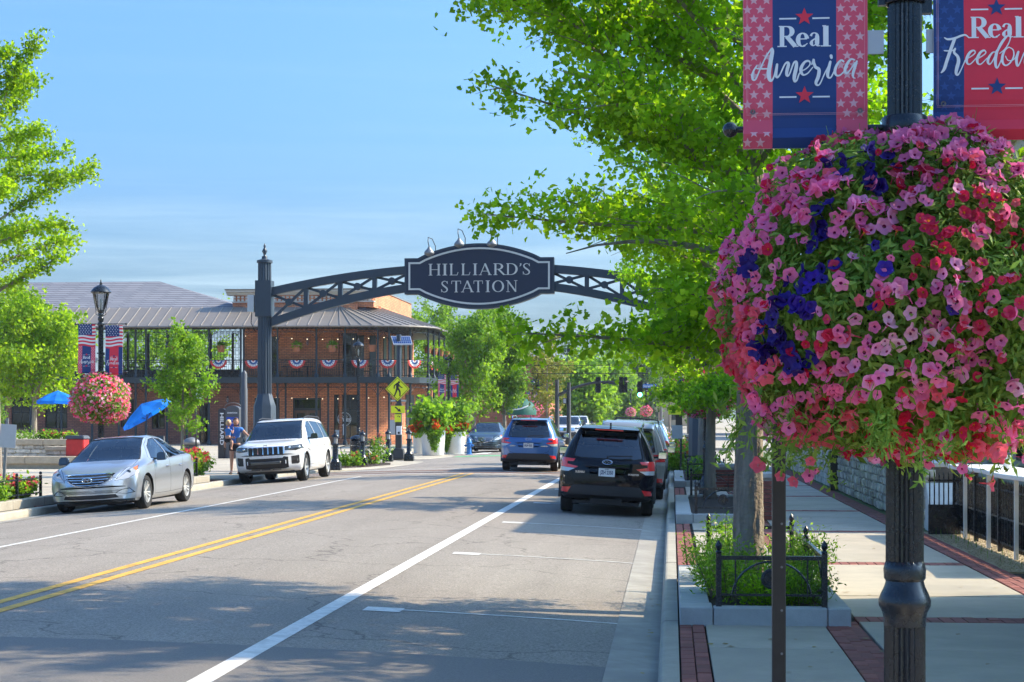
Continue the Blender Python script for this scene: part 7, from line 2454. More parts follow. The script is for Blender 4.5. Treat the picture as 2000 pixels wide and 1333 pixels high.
# kerbside planters
def planter(idx, y0, y1, x0=.335, x1=1.53, full=True, lab='', zb=.30, gap_front=None):
 t = thing('planter', lab, 'planter', ((x0 + x1) / 2, y0, WALK), 0, 'kerbside tree planters')
 ox, oy = (x0 + x1) / 2, y0
 def blk(a, c_, d, e):
  b = MB(); b.box(a - ox + .004, c_ - ox - .004, d - oy + .004, e - oy - .004, -.02, zb - WALK); b.build('stone_block', M['block'], t, bevel=.008)
 w = .2
 L_ = [.065, .335 + .02, .86, 1.33, x1]
 L_ = [x0, .95 if full else (x0 + x1) / 2, x1 - w, x1]
 blk(.065, x0 + .02, y0, y0 + .42) if full else None
 xs_ = [x0 + .02, x0 + .58, x1 - w, x1]
 for a, c_ in zip(xs_, xs_[1:]):
  blk(a, c_, y0, y0 + w); blk(a, c_, y1 - w, y1)
 n = max(2, round((y1 - y0 - 2 * w) / .9))
 for k in range(n):
  d, e = y0 + w + (y1 - y0 - 2 * w) * k / n, y0 + w + (y1 - y0 - 2 * w) * (k + 1) / n
  blk(x1 - w, x1, d, e); blk(.065, x0, max(d, y0 + .42), e)
 b = MB(); b.box(x0 - ox, x1 - w - ox, w, y1 - y0 - w, -.02, zb - WALK - .04); b.build('soil', M['soil'], t)
 r = thing('iron_fence', 'low ball-topped rail round ' + lab.split(',')[0], 'fence', (ox, y0 + .12, zb), 0, 'low iron rails round the planters')
 def side_(p0, p1, med=True):
  P0, P1 = Vector(p0), Vector(p1)
  L = (P1 - P0).length; d = (P1 - P0) / L
  b = MB(); b.bar(P0 + Vector((0, 0, .42)), P1 + Vector((0, 0, .42)), .035, .035); b.build('top_rail', M['iron'], r)
  b = MB(); b.bar(P0 + Vector((0, 0, .10)), P1 + Vector((0, 0, .10)), .02, .02); b.build('bottom_rail', M['iron'], r)
  for u in (.14, .86):
   b = MB(); b.bar(P0 + d * L * u + Vector((0, 0, .1)), P0 + d * L * u + Vector((0, 0, .41)), .014); b.build('upright', M['iron'], r)
  b = MB(); b.tube([P0 + d * L * (.5 - .40 * math.cos(a)) + Vector((0, 0, .06 + .33 * math.sin(a))) for a in np.linspace(.15, PI - .15, 14)], .009, 6); b.build('arch_bar', M['iron'], r)
  if med:
   m_ = P0 + d * L * .5
   b = MB(); b.lathe([(.085, -.012), (.09, -.008), (.09, .008), (.085, .012)], (m_.x, m_.y, .24), n=20, ax='y')
   o = b.build('medallion', M['iron'], r)
   b = MB()
   for q in (-.028, .028): b.box(m_.x + q - .01, m_.x + q + .01, m_.y - .020, m_.y - .012, .195, .285)
   b.box(m_.x - .02, m_.x + .02, m_.y - .019, m_.y - .012, .23, .25); b.tube([(m_.x + .07 * math.cos(a), m_.y - .013, .24 + .07 * math.sin(a)) for a in np.arange(0, 2 * PI, PI / 10)], .006, 5, False, True)
   b.build('letter', M['iron'], o)
 xa, xb = x0 + .07 - ox, x1 - .22 - ox; ya, yb = 0, y1 - y0 - .3
 for x, y in ((xa, ya), (xb, ya), (xa, yb), (xb, yb), (xb, yb / 2)):
  b = MB(); b.box(x - .024, x + .024, y - .024, y + .024, -.01, .46); b.lathe([(.02, .46), (.03, .47), (.015, .485), (.026, .505), (.03, .525), (.022, .545), (.008, .565), (.001, .575)], (x, y, 0), n=10)
  b.build('post', M['iron'], r)
 side_((xa + .024, 0, 0), (xb - .024, 0, 0)); side_((xa + .024, yb, 0), (xb - .024, yb, 0), False)
 side_((xb, .024, 0), (xb, yb / 2 - .024, 0), False); side_((xb, yb / 2 + .024, 0), (xb, yb - .024, 0), False)
 return t
planter(0, 15.05, 19.5, lab='the nearest kerbside planter, pale blocks round the big ginkgo')
planter(1, 29.3, 33.4 + 3.2, lab='the second kerbside planter, round the forked ginkgo')
planter(2, 44.2, 49 + 4, lab='the third kerbside planter, far along the right kerb')
for k, (x, y, rx, ry, h, n, lf, lab) in enumerate([
  (.55, 16.1, .42, .75, .55, 2600, 'lime', 'loose green bush with tawny flower heads at the left front of the nearest planter'),
  (.52, 18.0, .40, .8, .62, 2400, 'green', 'bush with yellowish sprays behind it, left rear of the nearest planter'),
  (1.15, 15.9, .33, .6, .42, 2000, 'green', 'low dark green bush at the right front of the nearest planter'),
  (1.25, 17.3, .36, .9, .62, 2600, 'lime', 'bright green bush leaning over the right rail of the nearest planter'),
  (.85, 15.75, .3, .4, .3, 1300, 'ginkgo', 'small leafy ground plant behind the medallion of the nearest planter')]):
 shrub('planter_shrub', lab, (x, y, .27), rx, ry, h, n, .055, lf, M['fl_cream'] if k in (0, 1, 3) else None, 'shrubs in the nearest planter', seed=k, lance=True, fl_n=9, fl_sz=.03)
shrub('planter_shrub', 'dark green shrub in the third planter', (.85, 46.2, .27), .45, 1.2, .6, 1500, .09, 'green', None, None, seed=9)
shrub('rose_bush', 'salmon pink rose bush past the parked cars by the right kerb', (at(1325, 57) - .0, 57.5, WALK), .65, 2.0, .95, 4200, .09, 'lime', M['fl_salmon'], None, 'bush', 11, fl_n=160, fl_sz=.09)
shrub('yellow_shrub', 'yellow-green shrub behind the rose bush under the blank sign', (at(1330, 66), 66, WALK), .7, 1.2, 1.2, 1500, .12, 'gold', None, None, seed=12)
def pier(x, y, w, d, h, lab):
 t = thing('brick_pier', lab, 'pier', (x, y, WALK), 0, 'brick piers with stone caps')
 nrow = int(h / .075)
 b = MB(); b.box(-w / 2 + .01, w / 2 - .01, -d / 2 + .01, d / 2 - .01, 0, h); b.build('core', M['block'], t)
 bm_ = MB().box(-.095, .095, -.02, .012, -.032, .032).mesh('brick', M['paver'])
 for j in range(nrow):
  n = max(2, round(w / .2))
  for i in range(n):
   o = link('brick', bm_, t, (-w / 2 + (i + .5) * w / n + (.0 if j % 2 else .04 * (1 if i < n - 1 else -1)), -d / 2 + .0, .04 + j * .075)); 
  m2 = max(2, round(d / .2))
  if w < 1:
   for i in range(m2):
    link('brick', bm_, t, (-w / 2, -d / 2 + (i + .5) * d / m2, .04 + j * .075), (0, 0, -PI / 2))
 b = MB(); b.box(-w / 2 - .05, w / 2 + .05, -d / 2 - .05, d / 2 + .05, h, h + .09); b.build('cap', M['block'], t, bevel=.01)
pier(at(1418, 44), 44.0, .55, .5, .5, 'low brick pier just right of the second ginkgo trunk')
pier(at(1496, 30.5), 30.5, .36, .5, .72, 'brick pier peeping out right of the big trunk')
pier(at(1354, 62), 62.0, .5, .5, 1.05, 'taller brick pier left of the second ginkgo trunk')
# stone wall along the right of the pavement
t = thing('stone_wall', 'rough pale stone wall with smooth coping along the right pavement', 'wall', (4.02, 27.9, WALK))
M['stone'] = mat('rough_stone', (0.62, 0.57, 0.47), .9, var=.3, scale=9, bump=1.0, bscale=18, obj=.25, dark=(.36, .32, .26))
M['coping'] = mat('coping_stone', (0.55, 0.54, 0.5), .8, var=.1, scale=5)
b = MB(); b.box(.05, .45, 0, 34, 0, .98); b.build('wall_core', mat('mortar_shadow', (.13, .11, .09), .95, var=.3), t)  # core coloured dark to stand in for the shadow in the gaps between stones
sm_ = []
for k in range(6):
 rr = random.Random(k); b = MB()
 b.box(-.5, .5, -.5, .5, -.5, .5)
 me = b.mesh('stone', M['stone'], bevel=.12)
 bm = bmesh.new(); bm.from_mesh(me)
 for v in bm.verts: v.co += Vector((rr.uniform(-.04, .04), rr.uniform(-.05, .05), rr.uniform(-.05, .05)))
 bm.to_mesh(me); bm.free(); sm_.append(me)
cnt = 0
rest = MB()
y = 0
rows_ = [(0, .17), (.17, .32), (.32, .50), (.50, .64), (.64, .81), (.81, .97)]
for z0_, z1_ in rows_:
 y = random.uniform(-.1, 0)
 while y < 15.5:
  l_ = random.uniform(.2, .5)
  if cnt < 300:
   o = link('stone', random.choice(sm_), t, (.03, y + l_ / 2, (z0_ + z1_) / 2)); o.scale = (.12 + random.uniform(0, .10), l_ * .93, (z1_ - z0_) * .9); o.rotation_euler = (random.uniform(-.05, .05), random.uniform(-.05, .05), random.uniform(-.04, .04)); cnt += 1
  y += l_
while y < 34:
 for z0_, z1_ in rows_:
  l_ = .42
  o_ = random.uniform(0, .03)
  rest.box(-.03 - o_, .06, y + .01, y + l_ - .01, z0_ + .008, z1_ - .008)
 y += .42
rest.build('far_stones', M['stone'], t, kind='stuff', bevel=0)
for k in range(17):
 b = MB(); b.box(-.06, .5, 2 * k + .005, 2 * k + 1.995, .985, 1.06); b.build('coping', M['coping'], t, bevel=.01)
b = MB(); b.prism([(-.02, 0), (-.75, 0), (-.6, .28), (-.05, .75)], -.05, .45, 'yz'); b.build('wall_end', M['coping'], t, bevel=.01)
t = thing('bronze_post', 'short dark brown square post standing against the stone wall', 'post', (at(1637, 42.5), 42.5, WALK)); b = MB(); b.box(-.19, .19, -.1, .1, 0, .92); b.build('shaft', M['bronze'], t, bevel=.01)
b = MB(); b.box(-.2, .2, -.11, .11, .92, .95); b.build('cap', M['bronze'], t)
# picket fence and white counter of the patio
t = thing('picket_fence', 'black iron picket fence of the patio at the right edge', 'fence', (4.35, 20.0, WALK))
pk = MB().box(-.009, .009, -.009, .009, .06, .90).lathe([(.011, .9), (.012, .91), (.001, .95)], n=6).mesh('picket', M['iron'])
for k in range(68):
 link('picket', pk, t, (0, .2 + k * .107, 0))
for z in (.12, .45, .82):
 b = MB(); b.box(-.014, .014, 0, 7.5, z - .012, z + .012); b.build('rail', M['iron'], t)
for k in range(5):
 b = MB(); b.box(-.03, .03, k * 1.83 - .03, k * 1.83 + .03, -.02, .98); b.ball((0, k * 1.83, 1.0), .035, 8, 6); b.build('post', M['iron'], t)
b = MB(); b.box(.03, .05, .1, 7.4, .1, .47); b.build('mesh_panel', M['bronze'], t)
t = thing('picket_fence', 'short return of black pickets beside the stone wall end', 'fence', (3.98, 26.9, WALK))
for k in range(7): link('picket', pk, t, (k * .07 - .08, .0, 0))
b = MB(); b.box(-.1, .38, -.012, .012, .8, .83); b.build('rail', M['iron'], t); b = MB(); b.box(-.1, .38, -.02, .02, .0, .45); b.build('lower_panel', M['iron'], t)
t = thing('bar_counter', 'white outdoor bar counter with wavy edge along the picket fence', 'counter', (4.6, 20.0, WALK))
b = MB()
edge_l = [(-.40 + .05 * math.sin(y * 1.7), y) for y in np.linspace(0, 6.9, 24)]
b.prism(edge_l + [(.35, 6.9), (.35, 0)], 1.0, 1.06, 'xy'); b.build('countertop', M['white'], t, bevel=.01)
for k in range(4):
 b = MB(); b.box(-.34, -.29, .3 + k * 1.9, .35 + k * 1.9, 0, 1.0); b.build('post', M['white'], t)
for k, (y, lab) in enumerate(((1.6, 'white cup-like container on the patio counter nearer the camera'), (4.6, 'white container on the patio counter further back'))):
 t = thing('container', lab, 'container', (4.62, 20 + y, WALK + 1.06)); b = MB(); b.lathe([(.05, 0), (.07, .18), (.075, .19)], n=14); b.build('pot', M['white'], t)
b = MB()
for k in range(60):
 x, y = random.uniform(3.95, 4.3), random.uniform(20.8, 27); h = random.uniform(.03, .12)
 b.bar((x, y, WALK), (x + random.uniform(-.03, .03), y, WALK + h), .006, .002)
b.build('grass_tufts', LM['green'], kind='stuff')
BRP = brick_mat('pale_brick', (0.62, 0.54, 0.43), (0.55, 0.47, 0.37), (0.55, 0.5, 0.43))
def side_building(lab, x0, x1, y0, y1, h):
 t = thing('side_building', lab, 'building', (x0, y0, WALK))
 b = MB(); w = x1 - x0; d = y1 - y0
 b.box(0, w, 0, d, 0, h); b.build('wall', BRP, t)
 b = MB(); b.box(-.12, w, -.12, d + .12, h, h + .25); b.build('parapet', M['limestone'], t)
 n = int(d / 3.4)
 for k in range(n):
  for z0_, z1_ in ((.9, 2.6), (3.9, 5.5)):
   if z1_ > h - .3: continue
   y = 1.2 + k * 3.4
   b = MB(); b.box(-.05, .02, y, y + 1.5, z0_, z1_); o = b.build('window', M['frame'], t)
   for q in (0, 1):
    b = MB(); b.box(-.06, -.051, y + .08 + q * .7, y + .7 + q * .7, z0_ + .08, z1_ - .08); b.build('pane', M['dark_glass'], o)
   b = MB(); b.box(-.1, 0, y - .08, y + 1.58, z0_ - .1, z0_ - .01); b.build('sill', M['limestone'], o)
 return t
side_building('pale brick building beyond the stone wall, seen in slivers behind the flower ball', 7.0, 16, 30.0, 62, 7.4)
side_building('pale brick building beside the camera at the right, just outside the frame', 5.2, 14, 9.5, 18.4, 5.3)
tree('street_tree', 'leafy tree added beside the near building to dapple the road with shade, trunk outside the right edge of the frame', (4.5, 16.2, WALK), 7.6, .14, 3.0, prof((0, 1.4), (.4, 2.2), (1, .7)), 40, 42000, .08, 'ginkgo', GINKGO, None, 205, (5, 45), 9, .4, clump=4, stray=.1)  # added off-frame tree; its crown breaks up the building's shadow edge on the road
tree('street_tree', 'second leafy tree just outside the right edge of the frame, nearer the camera', (4.6, 8.6, WALK), 7.2, .14, 3.2, prof((0, 1.2), (.4, 1.9), (1, .7)), 26, 12000, .08, 'ginkgo', GINKGO, None, 206, (5, 45), 9, .4, clump=4, stray=.1)

# crossing signs, bollards, bench
M['sign_yellow'] = mat('fluorescent_sign', (0.85, 0.90, 0.02), .5, var=.03)
M['ink'] = mat('sign_black', (0.01, 0.01, 0.01), .5, var=.05)
M['post_dark'] = mat('signal_post', (0.05, 0.05, 0.048), .5, var=.1)
def walker(b, fn, s=1.0):
 dot(b, .06 * s, .27 * s, .045 * s, fn, 10, 0)
 script(b, [[(0, .2 * s, .13 * s), (.0, .12 * s, .12 * s), (-.01, 0, .10 * s)],
               [(-.02 * s, .2 * s, .06 * s), (-.12 * s, .14 * s, .05 * s), (-.14 * s, .02 * s, .04 * s)],
               [(.03 * s, .2 * s, .06 * s), (.1 * s, .1 * s, .045 * s), (.19 * s, .05 * s, .04 * s)],
               [(-.01 * s, .03 * s, .09 * s), (-.06 * s, -.12 * s, .065 * s), (-.13 * s, -.29 * s, .05 * s)],
               [(.0, .03 * s, .09 * s), (.09 * s, -.1 * s, .065 * s), (.10 * s, -.28 * s, .055 * s)]], fn)
def arrow(b, fn, s=1.0, sx=1):
 b.add([fn(sx * x * s, y * s, 0) for x, y in [(-.16, .10), (-.11, .15), (.04, .0), (.04, .0), (.09, .05), (.16, -.12), (-.03, -.09), (.0, -.05)]], [(0, 1, 2, 7), (4, 5, 6, 7, 2)])
SX_, SY_ = at(779, 72.0), 72.0
t = thing('crossing_sign', 'yellow diamond walking-person sign with solar panel on a square post', 'crossing sign', (SX_, SY_, WALK))
b = MB(); b.box(-.24, .24, -.24, .24, 0, .38, top=(.03, .03)); b.box(-.2, .2, -.2, .2, .38, .46, top=(.08, .08)); b.build('pedestal', M['post_dark'], t, bevel=.015)
b = MB(); b.box(-.13, .13, -.13, .13, .4, 2.3); b.build('lower_post', M['post_dark'], t, bevel=.01)
b = MB(); b.tube([(0.0, 0, 2.2), (.0, 0, 5.2)], .10, 12); b.build('post', M['steel_blue'], t, smooth=40)
def PZ(py): return at(779, SY_, py)[1] - WALK
zc = PZ(760)
hw_ = .51
b = MB(); b.prism([(-.03, zc - hw_), (-.03 + hw_, zc), (-.03, zc + hw_), (-.03 - hw_, zc)], -.16, -.155); o = b.build('diamond_sign', M['sign_yellow'], t)
b = MB(); f_ = lambda x, y, dz: (x - .03, -.163 - dz, y + zc)
for k in range(4):
 a0, a1 = k * PI / 2, (k + 1) * PI / 2
 ribbon(b, [(.455 * math.cos(a0), .455 * math.sin(a0), .022), (.455 * math.cos(a1), .455 * math.sin(a1), .022)], f_, 1)
walker(b, f_, 1.02); b.build('walking_person', M['ink'], o, fix=False)
b = MB(); b.box(-.33, .33, -.1, .02, PZ(783) - .05, PZ(783) + .05); b.build('beacon_bar', M['post_dark'], t, bevel=.01)
for s_ in (-.22, .22):
 b = MB(); b.box(s_ - .1, s_ + .1, -.13, -.105, PZ(783) - .035, PZ(783) + .035); b.build('beacon_lamp', M['lens_clear'], t)
b = MB(); b.box(-.30, .28, -.19, -.185, PZ(800) - .15, PZ(800) + .15); o = b.build('arrow_sign', M['sign_yellow'], t)
b = MB(); arrow(b, lambda x, y, dz: (x - .01, -.193, y + PZ(800)), .85); b.build('arrow', M['ink'], o, fix=False)
b = MB(); b.box(-.15, .13, -.19, -.185, PZ(817) - .16, PZ(817) + .16); o = b.build('button_sign', M['sign_yellow'], t)
b = MB()
for x, y, w in ((-.03, .1, .02), (.02, .11, .02), (.06, .09, .03)): ribbon(b, [(x, y, w), (x, y - .06, w)], lambda x_, y_, dz: (x_, -.193, y_ + PZ(817)), 1)
b.build('symbol', M['ink'], o, fix=False)
b = MB(); b.box(-.36, -.13, -.12, .1, 1.0, 1.62); b.build('control_cabinet', M['alu'], t, bevel=.02)
b = MB(); b.box(-.08, .14, -.2, -.13, 1.0, 1.36); o = b.build('push_button_panel', M['sign_white'], t, bevel=.01)
b = MB(); b.lathe([(.05, 0), (.045, -.02)], (.03, -.2, 1.08), n=12, ax='y'); b.build('button', M['ink'], o)
b = MB(); f3 = [(-.05, -.25, PZ(673)), (.78, -.25, PZ(673)), (.62, .28, PZ(655)), (-.22, .28, PZ(655))]
f3 = [(-.18, -.28, PZ(673)), (.62, -.28, PZ(673)), (.44, .30, PZ(656)), (-.38, .30, PZ(656))]
b.add([Vector(p) for p in f3] + [Vector(p) - Vector((0, 0, .045)) for p in f3], [(0, 1, 2, 3), (7, 6, 5, 4), (0, 4, 5, 1), (1, 5, 6, 2), (2, 6, 7, 3), (3, 7, 4, 0)])
o = b.build('solar_panel', M['alu'], t)
M['solar'] = mat('solar_cell', (0.02, 0.06, 0.2), .15, var=.1)
P4 = [Vector(p) + Vector((0, 0, .004)) for p in f3]
for i in range(9):
 for j in range(4):
  u0, u1, v0, v1 = (i + .06) / 9 * .94 + .03, (i + .94) / 9 * .94 + .03, (j + .06) / 4 * .9 + .05, (j + .94) / 4 * .9 + .05
  q = lambda u, v: P4[0].lerp(P4[1], u).lerp(P4[3].lerp(P4[2], u), v)
  b = MB(); b.quad(q(u0, v0), q(u1, v0), q(u1, v1), q(u0, v1)); b.build('solar_cell', M['solar'], o, fix=False)
t = thing('crossing_sign', 'right kerb crossing sign with a yellow arrow plate pointing down left', 'crossing sign', (at(1326, 62.5), 62.5, WALK))
pz = lambda py: at(1326, 62.5, py)[1] - WALK
b = MB(); b.box(-.15, .15, -.15, .15, 0, .4); b.box(-.12, .12, -.12, .12, .4, pz(775)); b.build('post', M['bronze'], t, bevel=.01)
b = MB(); b.box(-.38, .08, -.16, -.155, pz(802) - .15, pz(802) + .16); o = b.build('arrow_sign', M['sign_yellow'], t)
b = MB(); arrow(b, lambda x, y, dz: (x - .15, -.163, y + pz(802)), .85, -1); b.build('arrow', M['ink'], o, fix=False)
t = thing('sign', 'blank pale grey back of a sign on a thin post by the rose bush', 'sign', (at(1330, 52.5), 52.5, WALK))
b = MB(); b.tube([(.0, 0, 0), (0, 0, 1.55)], .03, 8); b.build('post', M['iron'], t)
pz = lambda py: at(1330, 52.5, py)[1] - WALK
b = MB(); b.box(-.27, .05, -.035, -.03, pz(857), pz(831)); b.build('sign_plate', M['alu'], t, bevel=.001)
def bollard(px, s_, lab):
 t = thing('bollard', lab, 'bollard', (at(px, s_), s_, WALK), 0, 'black light bollards on the left corner')
 b = MB(); b.box(-.19, .19, -.19, .19, 0, .28, top=(.02, .02)); b.build('base', M['iron'], t, bevel=.012)
 b = MB(); b.lathe([(.15, .28), (.11, .36), (.10, .38), (.095, .8), (.125, .82), (.125, .86), (.10, .88)], n=14); b.build('shaft', M['iron'], t, smooth=40)
 b = MB(); b.lathe([(.075, .88), (.075, 1.08)], n=12); b.build('light_window', M['alu'], t, smooth=40)
 b = MB()
 for k in range(6):
  a = k * PI / 3; b.bar((.09 * math.cos(a), .09 * math.sin(a), .88), (.09 * math.cos(a), .09 * math.sin(a), 1.09), .016)
 b.lathe([(.12, 1.08), (.125, 1.12), (.10, 1.16), (.05, 1.2), (.03, 1.23), (.035, 1.26), (.001, 1.30)], n=14); b.build('cap', M['iron'], t, smooth=40)
bollard(655, 56.6, 'black bollard right behind the tail of the white suv'); bollard(708, 62.5, 'black bollard in the mulch bed beside the bench')
bollard(758, 67.5, 'black bollard just left of the crossing sign post'); bollard(799, 68.5, 'black bollard just right of the crossing sign post')
t = thing('bench', 'black metal bench with open lattice back, seen from its end behind the white suv', 'bench', (at(690, 63.5), 63.8, WALK), R(-62))
b = MB()
for k in range(9): b.bar((-.8, -.25 + .06 * k, .44), (.8, -.25 + .06 * k, .44), .03, .015)
b.build('seat', M['iron'], t)
b = MB()
for k in range(15): b.bar((-.8 + 1.6 * k / 14, .26, .46), (-.8 + 1.6 * k / 14, .40, .92), .012)
for k in range(6): b.bar((-.8, .27 + .026 * k, .5 + .085 * k), (.8, .27 + .026 * k, .5 + .085 * k), .014)
b.bar((-.8, .40, .93), (.8, .40, .93), .035); b.build('backrest', M['iron'], t)
for x in (-.8, .8):
 b = MB(); b.tube([(x, -.3, 0), (x, -.22, .25), (x, -.28, .44), (x, -.3, .62), (x, -.1, .66), (x, .3, .66)], .02, 6); b.tube([(x, .42, 0), (x, .3, .25), (x, .28, .5)], .02, 6); b.build('leg', M['iron'], t, smooth=True)
t = thing('litter_bin', 'black round litter bin beside the bench', 'bin', (at(697, 66), 66.0, WALK)); b = MB(); b.lathe([(.24, 0), (.27, .05), (.27, .82), (.22, .86)], n=16); b.build('body', M['iron'], t, smooth=40); b = MB(); b.lathe([(.2, .86), (.28, .9), (.2, 1.0), (.05, 1.05)], n=16); b.build('lid', M['iron'], t, smooth=40)
for k, (px, s_, r_, fl, lab) in enumerate([(668, 60.5, .35, 0, 'small green plant in the mulch behind the white suv'), (694, 61, .3, 1, 'bronzy plant under the bench'), (737, 65, .55, 1, 'tall salmon rose bush in the mulch bed'), (724, 64, .4, 1, 'low rose bush left of the tall one'), (765, 73, .35, 2, 'low red-flowered plant behind the crossing sign')]):
 shrub('bed_plant', lab, (at(px, s_), s_, WALK), r_, r_, .45 if k != 2 else 1.05, 500, .1, 'green', [None, M['fl_salmon'], M['fl_rose']][fl], 'plants in the corner mulch bed', seed=30 + k, fl_n=20, fl_sz=.08)
def big_pot(px, s_, r_, h, lab, k):
 x = at(px, s_)
 t = thing('round_planter', lab, 'planter', (x, s_, WALK), 0, 'big white round planters')
 b = MB().mat(0); b.lathe([(r_ * .82, 0), (r_ * .85, .02), (r_ * .98, h - .06), (r_, h - .05), (r_, h), (r_ * .92, h), (r_ * .9, h - .08)], n=28); b.build('pot', M['white'], t, smooth=40)
 b = MB(); b.lathe([(r_ * .9, h - .1), (.01, h - .08)], n=20, caps=False); b.build('soil', M['soil'], t)
 return x
for k, (px, s_, r_, h, lab) in enumerate([(846, 78.0, .57, 1.12, 'large white round planter with orange begonias, nearest the crossing'), (889, 80.5, .50, 1.05, 'white round planter with trailing ivy, just left of the blue hydrant'), (822, 82, .40, 1.0, 'white planter peeping out at the left behind the large one')]):
 x = big_pot(px, s_, r_, h, lab, k)
 shrub('canna', 'tall broad-leaved canna in the ' + ['big planter nearest the crossing', 'white planter left of the hydrant', 'half-hidden white planter at the back'][k], (x, s_, WALK + h - .1), r_ * (1.35 if k < 2 else .7), r_ * .8, [1.65, 1.5, .8][k], [1500, 1100, 250][k], [.24, .22, .14][k], 'green' if k % 2 else 'lime', None, 'cannas in the white planters', 'canna', 40 + k)
 shrub('begonia', 'orange begonias spilling from the ' + ['big planter nearest the crossing', 'planter left of the hydrant', 'half-hidden planter at the back'][k], (x, s_ - .45, WALK + h - .2), r_ * 1.45, r_ * .9, .62, 600, .1, 'lime', M['fl_orange'], 'begonias in the white planters', 'begonia', 50 + k, fl_n=620 if k < 2 else 120, fl_sz=.15)
 if k < 2:
  t = thing('trailing_ivy', ['trailing ivy down the front of the big planter', 'trailing ivy down the left flank of the planter by the hydrant'][k], 'ivy', (x, s_, WALK + h), 0, 'ivy trailing from the white planters')
  n_ = 900; a0 = [-1.35, -2.3][k]
  aa = a0 + rng.normal(0, .28, n_); zz = -np.abs(rng.uniform(0, .95, n_)) * np.exp(-((aa - a0) / .45) ** 2)
  P = np.stack([(r_ + .04) * np.cos(aa), (r_ + .06) * np.sin(aa), zz], 1)
  N = np.stack([np.cos(aa), np.sin(aa), rng.normal(.3, .4, n_)], 1) + rng.normal(0, .3, (n_, 3))
  V, F = scatter(P, N, rng.uniform(.05, .1, n_), *OVAL)
  tag(link('foliage', np_mesh('foliage', V, F, [LM['lime']]), t), kind='stuff')
t = thing('fire_hydrant', 'bright blue fire hydrant beside the white planters', 'fire hydrant', (at(916, 79.5), 79.5, WALK))
M['hyd'] = mat('hydrant_blue', (0.03, 0.17, 0.48), .4, var=.08)
b = MB(); b.lathe([(.17, 0), (.17, .04), (.11, .06), (.11, .50), (.15, .52), (.15, .56), (.12, .58), (.10, .68), (.05, .74), (.03, .75), (.03, .80), (.001, .80)], n=16); b.build('barrel', M['hyd'], t, smooth=40)
for s_ in (-1, 1):
 b = MB(); b.lathe([(.06, s_ * .08), (.06, s_ * .19), (.03, s_ * .2), (.03, s_ * .23)] , (0, 0, .42), n=10, ax='x'); b.build('outlet', M['hyd'], t)
b = MB(); b.lathe([(.08, -.08), (.08, -.18), (.03, -.19), (.03, -.22)], (0, 0, .40), n=10, ax='y'); b.build('outlet', M['hyd'], t)

# left pavement: kiosk, beds, walls, parasols
KX, KY = at(449, 72), 72.0
t = thing('kiosk', 'grey directory kiosk with arched top, HILLIARD down its side and a blue DOWNTOWN map face', 'kiosk', (KX, KY, WALK))
M['kiosk'] = mat('kiosk_grey', (0.07, 0.075, 0.085), .5, var=.06); M['kblue'] = mat('kiosk_blue', (0.01, 0.06, 0.42), .45, var=.1)
kz = lambda py: at(449, KY, py)[1] - WALK
def arch_poly(x0, x1, z0, z1, rise, n=10):
 return [(x0, z0), (x1, z0)] + [((x0 + x1) / 2 + (x1 - x0) / 2 * math.cos(a), z1 + rise * math.sin(a)) for a in np.linspace(0, PI, n)]
zt_ = kz(800)
b = MB(); b.prism(arch_poly(-.14, .46, 0, zt_, .16), -.22, .22); b.build('cabinet', M['kiosk'], t, bevel=.01)
b = MB(); b.prism(arch_poly(-.46, -.142, 0, zt_ - .08, .12), -.2, .2); b.build('side_panel', mat('kiosk_dark', (0.03, 0.03, 0.033), .5), t, bevel=.01)
b = MB(); b.box(-.09, .41, -.235, -.222, kz(858), kz(815)); o = b.build('map_panel', M['kblue'], t)
b = MB(); text_mesh(b, 'WELCOME', .07, lambda x, y, dz: (.16 + x, -.238, kz(821) + y)); 
b.tube([(.16 + .14 * math.cos(a), -.24, kz(833) + .14 * math.sin(a)) for a in np.arange(0, 2 * PI, PI / 8)], .01, 4, False, True); b.build('map_print', M['sign_white'], o)
b = MB(); text_mesh(b, 'DOWNTOWN', .085, lambda x, y, dz: (.16 + x, -.226, kz(807) + y), .003, width=.42); b.build('lettering', M['sign_white'], t)
b = MB(); text_mesh(b, 'HILLIARD', .22, lambda x, y, dz: (-.30 + y, -.206, (kz(838)) - x), .004, width=1.35); b.build('lettering', M['sign_white'], t)
b = MB(); b.tube([(.16 + .36 * math.cos(a), -.1, zt_ + .08 + .2 * math.sin(a)) for a in np.linspace(.1, PI - .1, 10)], .015, 6); b.build('top_hoop', M['galv'], t)
t = thing('light_column', 'tall slim dark column with rounded top beside the kiosk', 'column', (at(477, 70), 70.0, WALK)); b = MB(); b.lathe([(.14, 0), (.14, 2.9), (.12, 2.95), (.12, 3.5), (.08, 3.6), (.02, 3.65)], n=14); b.build('shaft', M['kiosk'], t, smooth=40)
